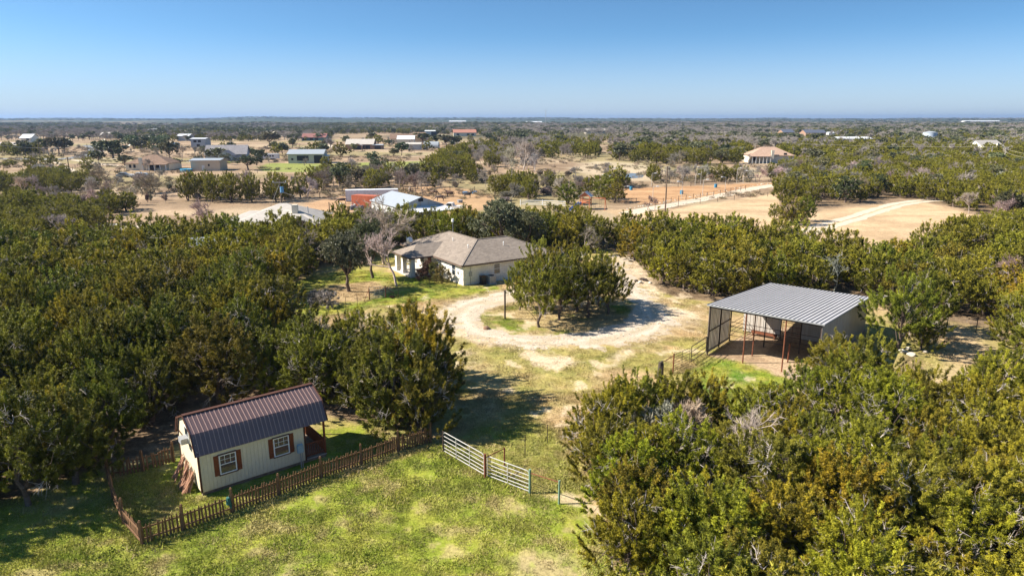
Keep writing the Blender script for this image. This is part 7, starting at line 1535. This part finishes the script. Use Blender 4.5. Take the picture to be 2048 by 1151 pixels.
# ------------------------------------------------------------------ ground cover
MTUFT = None
def mat_cover(name, attr='col'):
    m, t, b = _mat(name)
    at = t.nodes.new('ShaderNodeAttribute'); at.attribute_type = 'INSTANCER'; at.attribute_name = attr
    oi = t.nodes.new('ShaderNodeObjectInfo'); mr = t.nodes.new('ShaderNodeMapRange'); mr.inputs[3].default_value = 0.8; mr.inputs[4].default_value = 1.3
    t.links.new(oi.outputs['Random'], mr.inputs[0]); vm = t.nodes.new('ShaderNodeVectorMath'); vm.operation = 'SCALE'
    t.links.new(at.outputs['Color'], vm.inputs[0]); t.links.new(mr.outputs[0], vm.inputs['Scale']); t.links.new(vm.outputs[0], b.inputs['Base Color'])
    b.inputs['Roughness'].default_value = 0.8; b.inputs['Specular IOR Level'].default_value = 0.15
    return m
def cover():
    m = mat_cover('grass_blades'); rg = np.random.default_rng(8)
    protos = []
    for k in range(4):
        n = 70; a = rg.random(n) * 6.28; r = 0.36 * np.sqrt(rg.random(n)); C = np.stack([np.cos(a) * r, np.sin(a) * r, np.zeros(n) - 0.01], 1)
        D = unit(rg.normal(size=(n, 3)) * np.array([0.6, 0.6, 0.2]) + np.array([0, 0, 0.8])); V = blades(C, D, 0.05 + 0.07 * rg.random(n), 0.028, rg)
        protos.append(mesh_np('tuft', V, np.arange(n * 3).reshape(-1, 3), [m]))
    area = [((-26, 40, 18, 46), 16.0), ((-26, 40, 46, 105), 4.5), ((-50, -26, 22, 60), 2.0)]
    P = []
    for (x0, x1, y0, y1), dn in area:
        n = int((x1 - x0) * (y1 - y0) * dn); P.append(np.stack([rg.uniform(x0, x1, n), rg.uniform(y0, y1, n)], 1))
    P = np.concatenate(P); x, y = P.T; px, py = PX(x, y)
    ok = (px > -30) & (px < 2080) & (py < 1180)
    inside = np.zeros(len(x), bool)
    for z in (LAWN, YARD, GATEGRASS, SHEDGRASS, HOUSEGRASS, ISLAND, [(560, 640), (1000, 560), (1270, 560), (1430, 620), (1560, 760), (1260, 900), (1200, 1010), (880, 880), (920, 800)], [(1840, 735), (1860, 650), (2010, 690), (2000, 740)], [(1230, 500), (1300, 560), (1440, 620), (1400, 680), (1270, 580)]): inside |= inpoly(px, py, z)
    lp = inpoly(px, py, LOOP) & ~inpoly(px, py, ISLAND)
    ok &= inside & ~lp & (fbm(x, y, 1.6, 4, 91) < 0.66)
    for b in BARE: ok &= ~inpoly(px, py, b) | (rg.random(len(x)) < 0.15)
    ok &= ~inpoly(px, py, DIRT)
    for ko in KEEP_OUT[:1]: ok &= ~inpoly(x, y, ko)
    x, y = x[ok], y[ok]; ex = []
    for a, b_, k in (((285, 1089), (466, 1025), 120), ((466, 1025), (862, 886), 200), ((285, 1089), (217, 957), 70), ((887, 904), (1059, 986), 60), ((1346, 748), (1411, 711), 40)):   # taller grass left along the fences
        A_, B_ = np.array(G(*a)[:2]), np.array(G(*b_)[:2]); t = rg.random((k, 1)); ex.append(A_ + (B_ - A_) * t + rg.normal(size=(k, 2)) * 0.16)
    ex = np.concatenate(ex); nf = len(ex); x = np.concatenate([x, ex[:, 0]]); y = np.concatenate([y, ex[:, 1]]); n = len(x); c = ground_colour(x, y) * 1.08; sw = (rg.random(n) ** 3)[:, None] * 0.7; c = (c * (1 - sw) + np.array([0.42, 0.32, 0.18]) * sw) * rg.uniform(0.7, 1.35, (n, 1))
    g = 0.7 + 0.7 * fbm(x, y, 3, 3, 7); s = g * rg.uniform(0.7, 1.25, n); s = np.where(rg.random(n) < 0.03, s * 1.9, s); s[-nf:] *= 1.5
    props(scatter('grass', np.stack([x, y, ZG(x, y)], 1), protos, rg.integers(0, 4, n), np.stack([0 * x, 0 * x, rg.random(n) * 6.28], 1), np.stack([s, s, s * rg.uniform(0.6, 1.3, n)], 1), np.concatenate([c, np.ones((n, 1))], 1)), 'short green and dry tan grass of the lawn and meadow', 'grass')
    print('GRASS', n)
    # low dry scrub and weeds over the far pastures
    k = 9000; th = rg.uniform(-0.72, 0.72, k); d = 125 * np.exp(rg.random(k) * math.log(560 / 125)); x2, y2 = d * np.sin(th), d * np.cos(th); px2, py2 = PX(x2, y2)
    ok2 = (fbm(x2, y2, 22, 3, 51) > 0.47) & ~inpoly(px2, py2, ARENA) & ~inpoly(px2, py2, RFIELD) & (py2 < 398)
    x2, y2, d2 = x2[ok2], y2[ok2], d[ok2]; n2 = len(x2); msc = mat_cover('scrub_twigs'); sc_ = []
    for q in range(3):
        nn = 60; a = rg.random(nn) * 6.28; r_ = 0.5 * np.sqrt(rg.random(nn)); C = np.stack([np.cos(a) * r_, np.sin(a) * r_, rg.random(nn) * 0.3], 1)
        sc_.append(mesh_np('scrub', blades(C, unit(rg.normal(size=(nn, 3)) * np.array([0.7, 0.7, 0.3]) + np.array([0, 0, 0.7])), 0.3 + 0.4 * rg.random(nn), 0.07, rg), np.arange(nn * 3).reshape(-1, 3), [msc]))
    t_ = rg.random((n2, 1)); c2 = np.array([0.30, 0.23, 0.17]) * (1 - t_) + np.array([0.15, 0.13, 0.07]) * t_; s2 = rg.uniform(0.4, 1.5, n2) * (0.8 + d2 / 500)
    props(scatter('dry_scrub', np.stack([x2, y2, ZG(x2, y2)], 1), sc_, rg.integers(0, 3, n2), np.stack([0 * x2, 0 * x2, rg.random(n2) * 6.28], 1), np.stack([s2 * 1.3, s2 * 1.3, s2], 1), np.concatenate([c2, np.ones((n2, 1))], 1)), 'low dry scrub and weeds dotting the far pastures', 'scrub')
    # loose stones on and around the gravel and the bare patches
    m2 = mat('loose_stone', (0.52, 0.46, 0.38), 0.95, var=0.25, scale=4, spec=0.1); pr = []
    for k in range(3):
        v = unit(rg.normal(size=(14, 3))); import bmesh
        bm = bmesh.new()
        for q in v: bm.verts.new((q[0] * 0.06, q[1] * 0.05, q[2] * 0.032 + 0.01))
        bmesh.ops.convex_hull(bm, input=bm.verts); me = bpy.data.meshes.new('stone'); bm.to_mesh(me); bm.free(); me.materials.append(m2); pr.append(me)
    q = np.stack([rg.uniform(-16, 26, 26000), rg.uniform(48, 92, 26000)], 1); x, y = q.T; mk = soft(x, y, LOOP, 2.0, 2.5, 2) * (1 - soft(x, y, ISLAND, 0.8, 1.2, 2)); ok = rg.random(len(x)) < mk * 0.55
    x, y = x[ok], y[ok]; n = len(x); s = rg.uniform(0.35, 1.3, n) ** 1.5
    props(scatter('gravel_stones', np.stack([x, y, ZG(x, y) + 0.01], 1), pr, rg.integers(0, 3, n), rg.random((n, 3)) * np.array([0.4, 0.4, 6.28]), np.stack([s, s, s], 1)), 'pale loose stones strewn over the gravel drive', 'gravel')
cover()
